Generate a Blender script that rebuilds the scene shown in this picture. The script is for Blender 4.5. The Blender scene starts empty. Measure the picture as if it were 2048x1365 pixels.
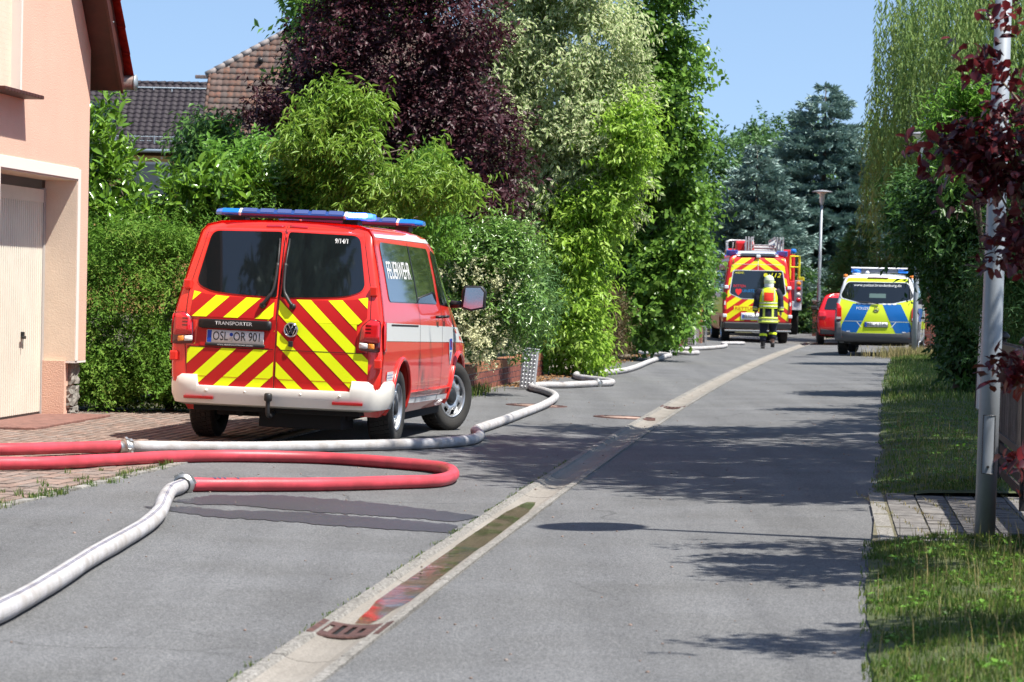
import bpy, bmesh, math, random
import numpy as np
from mathutils import Vector, Matrix

random.seed(7)
RNG = np.random.default_rng(11)
SC = bpy.context.scene
COL = SC.collection
PI = math.pi

# ------------------------------------------------------------------ camera
CAM_H, PITCH, ROLL = 1.43, math.radians(1.0412), 0.0206
cd = bpy.data.cameras.new('camera')
cam = bpy.data.objects.new('camera', cd)
COL.objects.link(cam)
cd.sensor_width = 36.0
cd.lens = 5750.0 / 2048.0 * 36.0
cd.clip_start = 0.2
cd.clip_end = 3000
cam.matrix_world = Matrix.Translation((0, 0, CAM_H)) @ Matrix.Rotation(PI / 2 - PITCH, 4, 'X') @ Matrix.Rotation(ROLL, 4, 'Z')
cd.dof.use_dof = True
cd.dof.focus_distance = 26.0
cd.dof.aperture_fstop = 8.0
SC.camera = cam

# ------------------------------------------------------------------ sky and sun
SUN_TRAVEL = Vector((-2.17, 1.22, -4.66)).normalized()
W = bpy.data.worlds.new('World')
SC.world = W
W.use_nodes = True
wn = W.node_tree.nodes
sky = wn.new('ShaderNodeTexSky')
sky.sky_type = 'NISHITA'
sky.sun_disc = False
sky.sun_elevation = math.asin(-SUN_TRAVEL.z)
sky.sun_rotation = math.atan2(-SUN_TRAVEL.x, -SUN_TRAVEL.y)
sky.altitude = 100
sky.air_density = 1.0
sky.dust_density = 0.6
sky.ozone_density = 1.6
wtc = wn.new('ShaderNodeTexCoord')
wadd = wn.new('ShaderNodeVectorMath'); wadd.operation = 'ADD'; wadd.inputs[1].default_value = (0, 0, 0.15)
wnor = wn.new('ShaderNodeVectorMath'); wnor.operation = 'NORMALIZE'
W.node_tree.links.new(wtc.outputs['Generated'], wadd.inputs[0])
W.node_tree.links.new(wadd.outputs[0], wnor.inputs[0])
W.node_tree.links.new(wnor.outputs[0], sky.inputs['Vector'])
W.node_tree.links.new(sky.outputs[0], wn['Background'].inputs[0])
wn['Background'].inputs[1].default_value = 0.10
sd = bpy.data.lights.new('sun', 'SUN')
sd.energy = 4.6
sd.angle = math.radians(0.53)
sd.color = (1.0, 0.955, 0.88)
sun = bpy.data.objects.new('sun', sd)
COL.objects.link(sun)
sun.rotation_euler = SUN_TRAVEL.to_track_quat('-Z', 'Y').to_euler()
sun.location = (20, -12, 40)
SC.view_settings.view_transform = 'Standard'
SC.view_settings.look = 'None'
SC.view_settings.exposure = 1.0
SC.view_settings.gamma = 1.0
SC.cycles.max_bounces = 8
SC.cycles.transparent_max_bounces = 8
SC.cycles.caustics_reflective = False
SC.cycles.caustics_refractive = False

# ------------------------------------------------------------------ helpers
def tag(o, label=None, cat=None, group=None, kind=None):
    if label: o['label'] = label
    if cat: o['category'] = cat
    if group: o['group'] = group
    if kind: o['kind'] = kind
    return o

def empty(name, loc=(0, 0, 0), rot=(0, 0, 0), parent=None):
    o = bpy.data.objects.new(name, None)
    COL.objects.link(o)
    o.location = loc
    o.rotation_euler = rot
    o.empty_display_size = 0.1
    if parent: o.parent = parent
    return o

def link(name, me, parent=None, loc=(0, 0, 0), rot=(0, 0, 0)):
    o = bpy.data.objects.new(name, me)
    COL.objects.link(o)
    o.location = loc
    o.rotation_euler = rot
    if parent: o.parent = parent
    return o

def nodes_of(m):
    return m.node_tree.nodes, m.node_tree.links

MATS = {}
def fill_ramp(el, cols):
    el[0].position = 0.0; el[0].color = (*cols[0], 1)
    el[1].position = 1.0; el[1].color = (*cols[-1], 1)
    for i, c in enumerate(cols[1:-1], 1):
        el.new(i / (len(cols) - 1)).color = (*c, 1)

def mat(name, col, rough=0.5, metal=0.0, spec=0.5, var=0.0, vscale=8.0, bump=0.0, bscale=40.0, coat=0.0, alpha=1.0, trans=0.0, ior=1.45, emit=None, estr=0.0, col2=None, detail=4.0):
    """Principled material with optional noise colour variation and fine relief."""
    if name in MATS: return MATS[name]
    m = bpy.data.materials.new(name)
    m.use_nodes = True
    n, l = nodes_of(m)
    b = n['Principled BSDF']
    b.inputs['Base Color'].default_value = (*col, 1)
    b.inputs['Roughness'].default_value = rough
    b.inputs['Metallic'].default_value = metal
    b.inputs['Specular IOR Level'].default_value = spec
    b.inputs['IOR'].default_value = ior
    b.inputs['Coat Weight'].default_value = coat
    b.inputs['Coat Roughness'].default_value = 0.03
    b.inputs['Transmission Weight'].default_value = trans
    b.inputs['Alpha'].default_value = alpha
    if emit:
        b.inputs['Emission Color'].default_value = (*emit, 1)
        b.inputs['Emission Strength'].default_value = estr
    if var or col2 or bump:
        tc = n.new('ShaderNodeTexCoord')
    if var or col2:
        nz = n.new('ShaderNodeTexNoise')
        nz.inputs['Scale'].default_value = vscale
        nz.inputs['Detail'].default_value = detail
        nz.inputs['Roughness'].default_value = 0.65
        l.new(tc.outputs['Object'], nz.inputs['Vector'])
        r = n.new('ShaderNodeValToRGB')
        c2 = col2 or tuple(max(0.0, c * (1 - var)) for c in col)
        c1 = tuple(min(1.0, c * (1 + var * 0.6)) for c in col)
        r.color_ramp.elements[0].position = 0.35
        r.color_ramp.elements[1].position = 0.68
        r.color_ramp.elements[0].color = (*c2, 1)
        r.color_ramp.elements[1].color = (*c1, 1)
        l.new(nz.outputs['Fac'], r.inputs['Fac'])
        l.new(r.outputs['Color'], b.inputs['Base Color'])
    if bump:
        nb = n.new('ShaderNodeTexNoise')
        nb.inputs['Scale'].default_value = bscale
        nb.inputs['Detail'].default_value = 5
        l.new(tc.outputs['Object'], nb.inputs['Vector'])
        bp = n.new('ShaderNodeBump')
        bp.inputs['Strength'].default_value = bump
        bp.inputs['Distance'].default_value = 0.02
        l.new(nb.outputs['Fac'], bp.inputs['Height'])
        l.new(bp.outputs['Normal'], b.inputs['Normal'])
    MATS[name] = m
    return m

def piece_mat(name, cols, rough=0.8, bump=0.3, bscale=60, spot=None, spec=0.3):
    """Per-object random tint: each brick, tile or slab takes its own shade."""
    if name in MATS: return MATS[name]
    m = bpy.data.materials.new(name)
    m.use_nodes = True
    n, l = nodes_of(m)
    b = n['Principled BSDF']
    b.inputs['Roughness'].default_value = rough
    b.inputs['Specular IOR Level'].default_value = spec
    oi = n.new('ShaderNodeObjectInfo')
    at = n.new('ShaderNodeAttribute'); at.attribute_name = 'rnd'
    ad = n.new('ShaderNodeMath'); ad.operation = 'ADD'
    l.new(oi.outputs['Random'], ad.inputs[0]); l.new(at.outputs['Fac'], ad.inputs[1])
    fr = n.new('ShaderNodeMath'); fr.operation = 'FRACT'
    l.new(ad.outputs[0], fr.inputs[0])
    r = n.new('ShaderNodeValToRGB')
    el = r.color_ramp.elements
    fill_ramp(el, cols)
    l.new(fr.outputs[0], r.inputs['Fac'])
    tc = n.new('ShaderNodeTexCoord')
    geo = n.new('ShaderNodeNewGeometry')
    nz = n.new('ShaderNodeTexNoise')
    nz.inputs['Scale'].default_value = 9 if spot else 14
    nz.inputs['Detail'].default_value = 6
    l.new(geo.outputs['Position'], nz.inputs['Vector'])
    rr = n.new('ShaderNodeValToRGB')
    rr.color_ramp.elements[0].position = 0.4
    rr.color_ramp.elements[1].position = 0.62
    mx = n.new('ShaderNodeMix'); mx.data_type = 'RGBA'; mx.blend_type = 'MIX' if spot else 'MULTIPLY'
    l.new(nz.outputs['Fac'], rr.inputs['Fac'])
    if spot:
        l.new(rr.outputs['Color'], mx.inputs[0])
        l.new(r.outputs['Color'], mx.inputs[6])
        mx.inputs[7].default_value = (*spot, 1)
        rr.color_ramp.elements[1].color = (0.75, 0.75, 0.75, 1)
    else:
        mx.inputs[0].default_value = 0.35
        l.new(r.outputs['Color'], mx.inputs[6])
        l.new(rr.outputs['Color'], mx.inputs[7])
    l.new(mx.outputs[2], b.inputs['Base Color'])
    nb = n.new('ShaderNodeTexNoise')
    nb.inputs['Scale'].default_value = bscale
    nb.inputs['Detail'].default_value = 5
    l.new(geo.outputs['Position'], nb.inputs['Vector'])
    bp = n.new('ShaderNodeBump')
    bp.inputs['Strength'].default_value = bump
    bp.inputs['Distance'].default_value = 0.01
    l.new(nb.outputs['Fac'], bp.inputs['Height'])
    l.new(bp.outputs['Normal'], b.inputs['Normal'])
    MATS[name] = m
    return m

class MB:
    """Collects simple shapes; build() links them as ONE mesh object."""
    def __init__(s):
        s.v = []; s.f = []; s.mi = []
    def add(s, v, f, mi=0):
        o = len(s.v)
        s.v.extend([tuple(p) for p in v])
        s.f.extend([tuple(i + o for i in q) for q in f])
        s.mi.extend([mi] * len(f))
        return s
    def box(s, c, d, rz=0.0, mi=0, top=1.0, m=None):
        x, y, z = d[0] / 2, d[1] / 2, d[2] / 2
        vs = []
        for sz in (-1, 1):
            k = top if sz > 0 else 1.0
            for sx, sy in ((-1, -1), (1, -1), (1, 1), (-1, 1)):
                p = Vector((sx * x * k, sy * y * k, sz * z))
                if rz: p = Matrix.Rotation(rz, 3, 'Z') @ p
                if m: p = m @ p
                vs.append((p.x + c[0], p.y + c[1], p.z + c[2]))
        return s.add(vs, [(3, 2, 1, 0), (4, 5, 6, 7), (0, 1, 5, 4), (1, 2, 6, 5), (2, 3, 7, 6), (3, 0, 4, 7)], mi)
    def tube(s, pts, rad, n=10, cap=True, mi=0, closed=False):
        pts = [Vector(p) for p in pts]
        if not hasattr(rad, '__len__'): rad = [rad] * len(pts)
        vs, fs = [], []
        up = None
        N = len(pts)
        for i, p in enumerate(pts):
            a = pts[(i - 1) % N] if (closed or i) else p
            b = pts[(i + 1) % N] if (closed or i < N - 1) else p
            t = (b - a).normalized() if (b - a).length > 1e-9 else Vector((0, 0, 1))
            if up is None:
                up = Vector((0, 0, 1)) if abs(t.z) < 0.95 else Vector((1, 0, 0))
            sd_ = t.cross(up)
            if sd_.length < 1e-6: sd_ = t.cross(Vector((0.3, 1, 0.2)))
            sd_.normalize()
            up = sd_.cross(t).normalized()
            for k in range(n):
                a_ = 2 * PI * k / n
                q = p + (sd_ * math.cos(a_) + up * math.sin(a_)) * rad[i]
                vs.append(q)
        M = N if closed else N - 1
        for i in range(M):
            j = (i + 1) % N
            for k in range(n):
                k2 = (k + 1) % n
                fs.append((i * n + k, i * n + k2, j * n + k2, j * n + k))
        if cap and not closed:
            fs.append(tuple(reversed(range(n))))
            fs.append(tuple((N - 1) * n + k for k in range(n)))
        return s.add(vs, fs, mi)
    def lathe(s, prof, n=24, c=(0, 0, 0), axis='Z', mi=0, cap=True, m=None):
        """prof: list of (radius, height along axis)."""
        vs, fs = [], []
        for r, h in prof:
            for k in range(n):
                a = 2 * PI * k / n
                x, y, z = r * math.cos(a), r * math.sin(a), h
                if axis == 'Y': x, y, z = x, h, y
                elif axis == 'X': x, y, z = h, x, y
                p = Vector((x, y, z))
                if m: p = m @ p
                vs.append((p.x + c[0], p.y + c[1], p.z + c[2]))
        for i in range(len(prof) - 1):
            for k in range(n):
                k2 = (k + 1) % n
                fs.append((i * n + k, i * n + k2, (i + 1) * n + k2, (i + 1) * n + k))
        if cap:
            if prof[0][0] > 1e-6: fs.append(tuple(reversed(range(n))))
            if prof[-1][0] > 1e-6: fs.append(tuple((len(prof) - 1) * n + k for k in range(n)))
        return s.add(vs, fs, mi)
    def prism(s, poly, axis, a, b, mi=0):
        """poly: 2D outline; extruded between a and b along axis 'X','Y' or 'Z'."""
        n = len(poly)
        def P(p, h):
            if axis == 'X': return (h, p[0], p[1])
            if axis == 'Y': return (p[0], h, p[1])
            return (p[0], p[1], h)
        vs = [P(p, a) for p in poly] + [P(p, b) for p in poly]
        fs = [tuple(range(n)), tuple(reversed(range(n, 2 * n)))]
        for i in range(n):
            j = (i + 1) % n
            fs.append((i, i + n, j + n, j))
        return s.add(vs, fs, mi)
    def mesh(s, name, mats, smooth=False, fix=True):
        me = bpy.data.meshes.new(name)
        me.from_pydata(s.v, [], s.f)
        if not isinstance(mats, (list, tuple)): mats = [mats]
        for m in mats: me.materials.append(m)
        if len(mats) > 1: me.polygons.foreach_set('material_index', s.mi)
        if fix:
            bm = bmesh.new(); bm.from_mesh(me)
            bmesh.ops.recalc_face_normals(bm, faces=bm.faces)
            bm.to_mesh(me); bm.free()
        if smooth: me.polygons.foreach_set('use_smooth', [True] * len(me.polygons))
        me.update()
        return me
    def build(s, name, mats, parent=None, smooth=False, bevel=0.0, loc=(0, 0, 0), rot=(0, 0, 0), seg=2, angle=35):
        me = s.mesh(name, mats, smooth)
        o = link(name, me, parent, loc, rot)
        if bevel:
            md = o.modifiers.new('bevel', 'BEVEL')
            md.width = bevel; md.segments = seg; md.limit_method = 'ANGLE'
            md.angle_limit = math.radians(angle)
        return o

def smooth_by_angle(o, deg=40):
    me = o.data
    bm = bmesh.new(); bm.from_mesh(me)
    lim = math.radians(deg)
    for f in bm.faces: f.smooth = True
    for e in bm.edges:
        e.smooth = not (len(e.link_faces) == 2 and e.calc_face_angle(0) > lim)
    bm.to_mesh(me); bm.free()

def catmull(pts, k=8):
    P = [Vector(p) for p in pts]
    P = [P[0] * 2 - P[1]] + P + [P[-1] * 2 - P[-2]]
    out = []
    for i in range(1, len(P) - 2):
        for j in range(k):
            t = j / k
            a, b, c, d = P[i - 1], P[i], P[i + 1], P[i + 2]
            out.append(0.5 * ((2 * b) + (c - a) * t + (2 * a - 5 * b + 4 * c - d) * t * t + (3 * b - a - 3 * c + d) * t ** 3))
    out.append(P[-2])
    return out

def copy_tree(o, parent=None):
    c = o.copy()
    COL.objects.link(c)
    c.parent = parent
    for ch in o.children:
        copy_tree(ch, c)
    return c

def raw_mesh(name, V, F, material, attrs=None, smooth=False):
    """Fast numpy mesh: V (n,3), F (m,k) with k = 3 or 4."""
    me = bpy.data.meshes.new(name)
    V = np.asarray(V, np.float32); F = np.asarray(F, np.int32)
    k = F.shape[1]
    me.vertices.add(len(V)); me.vertices.foreach_set('co', V.ravel())
    me.loops.add(F.size); me.loops.foreach_set('vertex_index', F.ravel())
    me.polygons.add(len(F)); me.polygons.foreach_set('loop_start', np.arange(0, F.size, k, dtype=np.int32))
    if smooth: me.polygons.foreach_set('use_smooth', np.ones(len(F), bool))
    for nm, a in (attrs or {}).items():
        at = me.attributes.new(nm, 'FLOAT', 'POINT')
        at.data.foreach_set('value', np.asarray(a, np.float32))
    me.materials.append(material)
    me.update(calc_edges=True)
    return me

# ------------------------------------------------------------------ road geometry
def gx(Y): return -1.83 + 0.0955 * Y + 0.00035 * Y * Y          # gutter line
def ghead(Y): return math.atan(0.0955 + 0.0007 * Y)              # its heading, clockwise from +Y
def redge(Y): return float(np.interp(Y, [8, 13, 20, 26, 39, 52, 63, 66, 78, 82, 200], [2.13, 2.18, 2.35, 2.5, 2.64, 2.73, 2.8, 5.5, 5.5, 2.9, 2.9]))
def ledge(Y): return float(np.interp(Y, [5, 16, 21, 36, 50, 70, 200], [-3.0, -2.98, -2.9, -2.75, -2.6, -2.8, -2.8]))
CF = 0.02
def road_z(X, Y): return CF * abs(X - gx(Y))
# ------------------------------------------------------------------ ground, road, gutter
def speckle(name, base, dark, light, sc=260, rough=0.92, wear=False, bump=0.35):
    m = bpy.data.materials.new(name); m.use_nodes = True
    n, l = nodes_of(m); b = n['Principled BSDF']
    b.inputs['Roughness'].default_value = rough
    b.inputs['Specular IOR Level'].default_value = 0.35
    g = n.new('ShaderNodeNewGeometry')
    vo = n.new('ShaderNodeTexVoronoi'); vo.inputs['Scale'].default_value = sc
    l.new(g.outputs['Position'], vo.inputs['Vector'])
    r = n.new('ShaderNodeValToRGB')
    e = r.color_ramp.elements
    e[0].position = 0.0; e[0].color = (*dark, 1)
    e[1].position = 1.0; e[1].color = (*light, 1)
    k = e.new(0.5); k.color = (*base, 1)
    l.new(vo.outputs['Color'], r.inputs['Fac'])
    nz = n.new('ShaderNodeTexNoise'); nz.inputs['Scale'].default_value = 0.9; nz.inputs['Detail'].default_value = 7; nz.inputs['Roughness'].default_value = 0.6
    l.new(g.outputs['Position'], nz.inputs['Vector'])
    r2 = n.new('ShaderNodeValToRGB')
    r2.color_ramp.elements[0].position = 0.3; r2.color_ramp.elements[0].color = (0.80, 0.79, 0.77, 1)
    r2.color_ramp.elements[1].position = 0.7; r2.color_ramp.elements[1].color = (1.07, 1.07, 1.08, 1)
    l.new(nz.outputs['Fac'], r2.inputs['Fac'])
    mx = n.new('ShaderNodeMix'); mx.data_type = 'RGBA'; mx.blend_type = 'MULTIPLY'; mx.inputs[0].default_value = 1.0
    l.new(r.outputs['Color'], mx.inputs[6]); l.new(r2.outputs['Color'], mx.inputs[7])
    l.new(mx.outputs[2], b.inputs['Base Color'])
    if wear:
        mp = n.new('ShaderNodeMapping'); mp.inputs['Scale'].default_value = (2.6, 0.10, 1.0); mp.inputs['Rotation'].default_value = (0, 0, 0.11)
        l.new(g.outputs['Position'], mp.inputs['Vector'])
        n3 = n.new('ShaderNodeTexNoise'); n3.inputs['Scale'].default_value = 1.0; n3.inputs['Detail'].default_value = 6
        l.new(mp.outputs[0], n3.inputs['Vector'])
        r3 = n.new('ShaderNodeValToRGB'); r3.color_ramp.elements[0].position = .35; r3.color_ramp.elements[0].color = (.86, .86, .86, 1)
        r3.color_ramp.elements[1].position = .65; r3.color_ramp.elements[1].color = (1.06, 1.06, 1.05, 1)
        l.new(n3.outputs['Fac'], r3.inputs['Fac'])
        m3 = n.new('ShaderNodeMix'); m3.data_type = 'RGBA'; m3.blend_type = 'MULTIPLY'; m3.inputs[0].default_value = 1.0
        l.new(mx.outputs[2], m3.inputs[6]); l.new(r3.outputs['Color'], m3.inputs[7])
        # fine cracks, here and there
        nd = n.new('ShaderNodeTexNoise'); nd.inputs['Scale'].default_value = 2.0; nd.inputs['Detail'].default_value = 4
        l.new(g.outputs['Position'], nd.inputs['Vector'])
        va = n.new('ShaderNodeMix'); va.data_type = 'VECTOR'; va.inputs[0].default_value = .25
        l.new(g.outputs['Position'], va.inputs[4]); l.new(nd.outputs['Color'], va.inputs[5])
        vc = n.new('ShaderNodeTexVoronoi'); vc.feature = 'DISTANCE_TO_EDGE'; vc.inputs['Scale'].default_value = .55
        l.new(va.outputs[1], vc.inputs['Vector'])
        rc = n.new('ShaderNodeValToRGB'); rc.color_ramp.elements[0].position = .0; rc.color_ramp.elements[0].color = (.55, .55, .55, 1)
        rc.color_ramp.elements[1].position = .006; rc.color_ramp.elements[1].color = (1, 1, 1, 1)
        l.new(vc.outputs['Distance'], rc.inputs['Fac'])
        nm = n.new('ShaderNodeTexNoise'); nm.inputs['Scale'].default_value = .35
        l.new(g.outputs['Position'], nm.inputs['Vector'])
        rm = n.new('ShaderNodeValToRGB'); rm.color_ramp.elements[0].position = .5; rm.color_ramp.elements[1].position = .6
        l.new(nm.outputs['Fac'], rm.inputs['Fac'])
        m4 = n.new('ShaderNodeMix'); m4.data_type = 'RGBA'; m4.blend_type = 'MULTIPLY'
        l.new(rm.outputs['Color'], m4.inputs[0]); l.new(m3.outputs[2], m4.inputs[6]); l.new(rc.outputs['Color'], m4.inputs[7])
        l.new(m4.outputs[2], b.inputs['Base Color'])
    bp = n.new('ShaderNodeBump'); bp.inputs['Strength'].default_value = bump; bp.inputs['Distance'].default_value = 0.006
    l.new(vo.outputs['Distance'], bp.inputs['Height']); l.new(bp.outputs['Normal'], b.inputs['Normal'])
    return m

M_ASPH = speckle('asphalt', (0.122, 0.124, 0.127), (0.055, 0.056, 0.058), (0.225, 0.226, 0.226), 150, wear=True)
M_WET = speckle('asphalt_wet', (0.045, 0.043, 0.047), (0.02, 0.02, 0.022), (0.09, 0.088, 0.09), 210, 0.42)
M_CONC = speckle('gutter_concrete', (0.235, 0.215, 0.185), (0.16, 0.145, 0.125), (0.31, 0.285, 0.25), 160, 0.85, bump=0.2)
M_CONC2 = speckle('edge_concrete', (0.21, 0.20, 0.18), (0.09, 0.085, 0.075), (0.34, 0.325, 0.30), 90, 0.9, bump=0.5)
M_SOIL = mat('soil', (0.09, 0.075, 0.045), 0.95, var=0.5, vscale=3, bump=0.6, bscale=30, col2=(0.05, 0.06, 0.022))
M_LAWN = mat('lawn_base', (0.075, 0.085, 0.03), 0.95, vscale=2.2, bump=0.6, bscale=40, col2=(0.04, 0.06, 0.018))
M_GRIT = speckle('verge_grit', (0.20, 0.17, 0.13), (0.08, 0.07, 0.05), (0.34, 0.30, 0.24), 60, 0.95, bump=0.8)

YS = np.concatenate([np.arange(-20, 100, 1.0), np.arange(100, 180, 8.0), [260, 400, 700]])

def strip(name, offs, zs, material, y0=-20, y1=700, kind='structure', jit=0.0, step=None):
    """A sheet following the gutter line: offs/zs are functions of Y or numbers."""
    V, F = [], []
    ys = [y for y in (YS if step is None else np.arange(y0, y1 + step, step)) if y0 <= y <= y1]
    for y in ys:
        for o, z in zip(offs, zs):
            oo = o(y) if callable(o) else o
            if jit and (o is offs[0] or o is offs[-1]): oo += jit * (random.random() - 0.5)
            gy = gx(min(y, 100)) if y <= 100 else gx(100) + (y - 100) * 0.05
            zz = z(y) if callable(z) else z
            V.append((gy + oo, y, zz))
    k = len(offs)
    for i in range(len(ys) - 1):
        for j in range(k - 1):
            F.append((i * k + j, i * k + j + 1, (i + 1) * k + j + 1, (i + 1) * k + j))
    o = MB().add(V, F).build(name, material, smooth=False)
    tag(o, kind=kind)
    return o

# one ground sheet with a trench for the road, out to the horizon
strip('ground', [-700, -60, lambda y: ledge(y) - 0.02, lambda y: ledge(y), lambda y: redge(y), lambda y: redge(y) + 0.02, 60, 700],
      [0.06, 0.06, 0.05, -0.08, -0.08, 0.03, 0.06, 0.06], M_SOIL)
strip('road_left_lane', [lambda y: ledge(y) + 0.0, -1.5, -0.155], [lambda y: -CF * ledge(y), CF * 1.5, CF * 0.155], M_ASPH, 5, 130, jit=0.03, step=0.5)
strip('road_right_lane', [0.155, 1.2, lambda y: redge(y) + 0.03], [CF * 0.155, CF * 1.2, lambda y: CF * min(redge(y), 2.8)], M_ASPH, 5, 130, jit=0.03, step=0.5)

def plain_poly(name, pts, z, material, kind='structure'):
    V = [(x, y, (z(x, y) if callable(z) else z)) for x, y in pts]
    bm = bmesh.new()
    f = bm.faces.new([bm.verts.new(v) for v in V])
    bmesh.ops.triangulate(bm, faces=[f])
    bmesh.ops.recalc_face_normals(bm, faces=bm.faces)
    me = bpy.data.meshes.new(name); bm.to_mesh(me); bm.free()
    me.materials.append(material)
    o = link(name, me); tag(o, kind=kind)
    return o

def rough_outline(ctrl, k=14, amp=0.03, seed=1):
    rnd = random.Random(seed)
    out = []
    n = len(ctrl)
    for i in range(n):
        a, b = Vector((*ctrl[i], 0)), Vector((*ctrl[(i + 1) % n], 0))
        for j in range(k):
            p = a.lerp(b, j / k)
            out.append((p.x + amp * (rnd.random() - 0.5), p.y + 3 * amp * (rnd.random() - 0.5)))
    return out
plain_poly('wet_asphalt', rough_outline([(-2.13, 18.12), (-1.95, 18.72), (-1.51, 18.95), (-1.1, 18.8), (-0.7, 18.51), (-0.17, 17.93), (-0.32, 17.44), (-0.62, 17.58), (-0.9, 17.66), (-1.3, 17.80), (-1.72, 18.02), (-1.95, 17.96)], seed=3),
           lambda x, y: road_z(x, y) + 0.004, M_WET)
plain_poly('wet_asphalt', rough_outline([(-2.25, 17.6), (-2.0, 17.75), (-1.75, 17.62), (-1.2, 17.66), (-0.72, 17.45), (-0.30, 17.2), (-0.33, 16.62), (-0.92, 16.8), (-1.36, 17.0), (-1.78, 17.09)], seed=5),
           lambda x, y: road_z(x, y) + 0.004, M_WET)

# concrete channel down the middle: one curved segment after another
CH = [(-0.158, 0.012), (-0.112, 0.010), (-0.10, -0.004), (-0.06, -0.016), (0, -0.021), (0.06, -0.016), (0.10, -0.004), (0.112, 0.010), (0.158, 0.012)]
def channel_mesh(L):
    mb = MB()
    k = len(CH)
    poly = [(x, z) for x, z in CH] + [(0.158, -0.07), (-0.158, -0.07)]
    mb.prism(poly, 'Y', 0.004, L - 0.004)
    return mb.mesh('channel_segment', M_CONC2)
def channel_floor(L):
    mb = MB()
    poly = [(-0.104, -0.0005), (-0.06, -0.014), (0, -0.019), (0.06, -0.014), (0.104, -0.0005), (0.10, -0.006), (0.06, -0.018), (0, -0.023), (-0.06, -0.018), (-0.10, -0.006)]
    mb.prism(poly, 'Y', 0.001, L - 0.001)
    return mb.mesh('channel_floor', M_CONC, smooth=False)
gut = empty('gutter_channel', (gx(10), 10, 0)); tag(gut, kind='structure')
seg_me, flo_me = channel_mesh(1.0), channel_floor(1.0)
GRATES = (11.62, 35.3)
y = 6.0
while y < 96:
    a = ghead(y)
    nx = y + math.cos(a)
    s = link('channel_segment', seg_me, gut, (gx(y) - gx(10), y - 10, 0.003 + random.uniform(-0.001, 0.001)), (0, 0, -math.atan2(gx(nx) - gx(y), nx - y)))
    f = link('channel_floor', flo_me, s)
    y = nx

M_RUST = mat('rusty_cast_iron', (0.13, 0.062, 0.05), 0.75, metal=0.3, vscale=18, col2=(0.07, 0.04, 0.036), bump=0.4, bscale=120)
M_DARK = mat('dark_void', (0.004, 0.004, 0.004), 0.9)  # near-black colour stands in for the unlit depth of openings
def drain_grate(Y, label):
    a = ghead(Y)
    g = empty('drain_grate', (gx(Y), Y, 0.001), (0, 0, -a))
    tag(g, label, 'drain grate', 'drain grates in the gutter')
    mb = MB()
    nx_, ny_ = 13, 16
    z = lambda x: -0.012 + 1.0 * x * x
    hw, hl = 0.15, 0.21
    def cell(i, j):
        x = -hw + 2 * hw * i / nx_; yv = -hl + 2 * hl * j / ny_
        return (x, yv, z(x) + 0.006)
    V, F = [], []
    for j in range(ny_ + 1):
        for i in range(nx_ + 1): V.append(cell(i, j))
    for j in range(ny_):
        for i in range(nx_):
            x = -hw + 2 * hw * (i + .5) / nx_; yv = -hl + 2 * hl * (j + .5) / ny_
            slot = ((x + 0.03) / 0.09) ** 2 + (yv / 0.15) ** 2 < 1 and i % 2 == 0
            if not slot: F.append((j * (nx_ + 1) + i, j * (nx_ + 1) + i + 1, (j + 1) * (nx_ + 1) + i + 1, (j + 1) * (nx_ + 1) + i))
    o = mb.add(V, F).build('grate_plate', M_RUST, g)
    md = o.modifiers.new('th', 'SOLIDIFY'); md.thickness = 0.004
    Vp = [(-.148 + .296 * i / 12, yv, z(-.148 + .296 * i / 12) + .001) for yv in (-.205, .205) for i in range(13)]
    MB().add(Vp, [(i, i + 1, 14 + i, 13 + i) for i in range(12)]).build('pit_dark_sheet', M_DARK, g)  # black sheet close under the plate, painting the darkness of the drain shaft
    for s in (-1, 1):
        MB().tube([(-.15 + .3 * i / 8, s * .212, z(-.15 + .3 * i / 8) + .004) for i in range(9)], .006, 6).build('frame', M_RUST, g)
    return g
drain_grate(11.9, 'rusty slotted drain grate across the concrete gutter in the foreground')
drain_grate(35.6, 'rusty grate set in the gutter just beyond the big tree shadow')

# standing water in the channel, above the near grate
M_WATER = mat('puddle_water', (0.88, 0.85, 0.80), 0.05, trans=1.0, ior=1.33, bump=0.12, bscale=5)
_n, _l = nodes_of(M_WATER)
_g = _n.new('ShaderNodeNewGeometry'); _z = _n.new('ShaderNodeTexNoise'); _z.inputs['Scale'].default_value = 5.0; _z.inputs['Detail'].default_value = 3
_mp = _n.new('ShaderNodeMapping'); _mp.inputs['Scale'].default_value = (1.0, .55, 1.0)
_l.new(_g.outputs['Position'], _mp.inputs['Vector']); _l.new(_mp.outputs[0], _z.inputs['Vector'])
_r = _n.new('ShaderNodeValToRGB'); _r.color_ramp.elements[0].position = .46; _r.color_ramp.elements[1].position = .56
_r.color_ramp.elements[0].color = (.12, .12, .12, 1); _r.color_ramp.elements[1].color = (.58, .58, .58, 1)
_l.new(_z.outputs['Fac'], _r.inputs['Fac'])
_t = _n.new('ShaderNodeBsdfTransparent'); _t.inputs['Color'].default_value = (.62, .58, .52, 1)
_m = _n.new('ShaderNodeMixShader')
_l.new(_r.outputs['Color'], _m.inputs[0]); _l.new(_t.outputs[0], _m.inputs[1]); _l.new(_n['Principled BSDF'].outputs[0], _m.inputs[2])
_l.new(_m.outputs[0], _n['Material Output'].inputs['Surface'])
V, F = [], []
ys = np.linspace(12.2, 19.4, 30)
for i, yy in enumerate(ys):
    hw = 0.097 * min(1, 1.2 * math.sin(PI * (i + 0.6) / 30.2) + 0.25) + 0.004 * math.sin(i * 2.1)
    a = ghead(yy)
    for s in (-1, 0, 1): V.append((gx(yy) + s * hw * math.cos(a), yy - s * hw * math.sin(a), -0.0068))
for i in range(29):
    for j in range(2): F.append((i * 3 + j, i * 3 + j + 1, i * 3 + j + 4, i * 3 + j + 3))
tag(MB().add(V, F).build('puddle', M_WATER), kind='structure')

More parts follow.
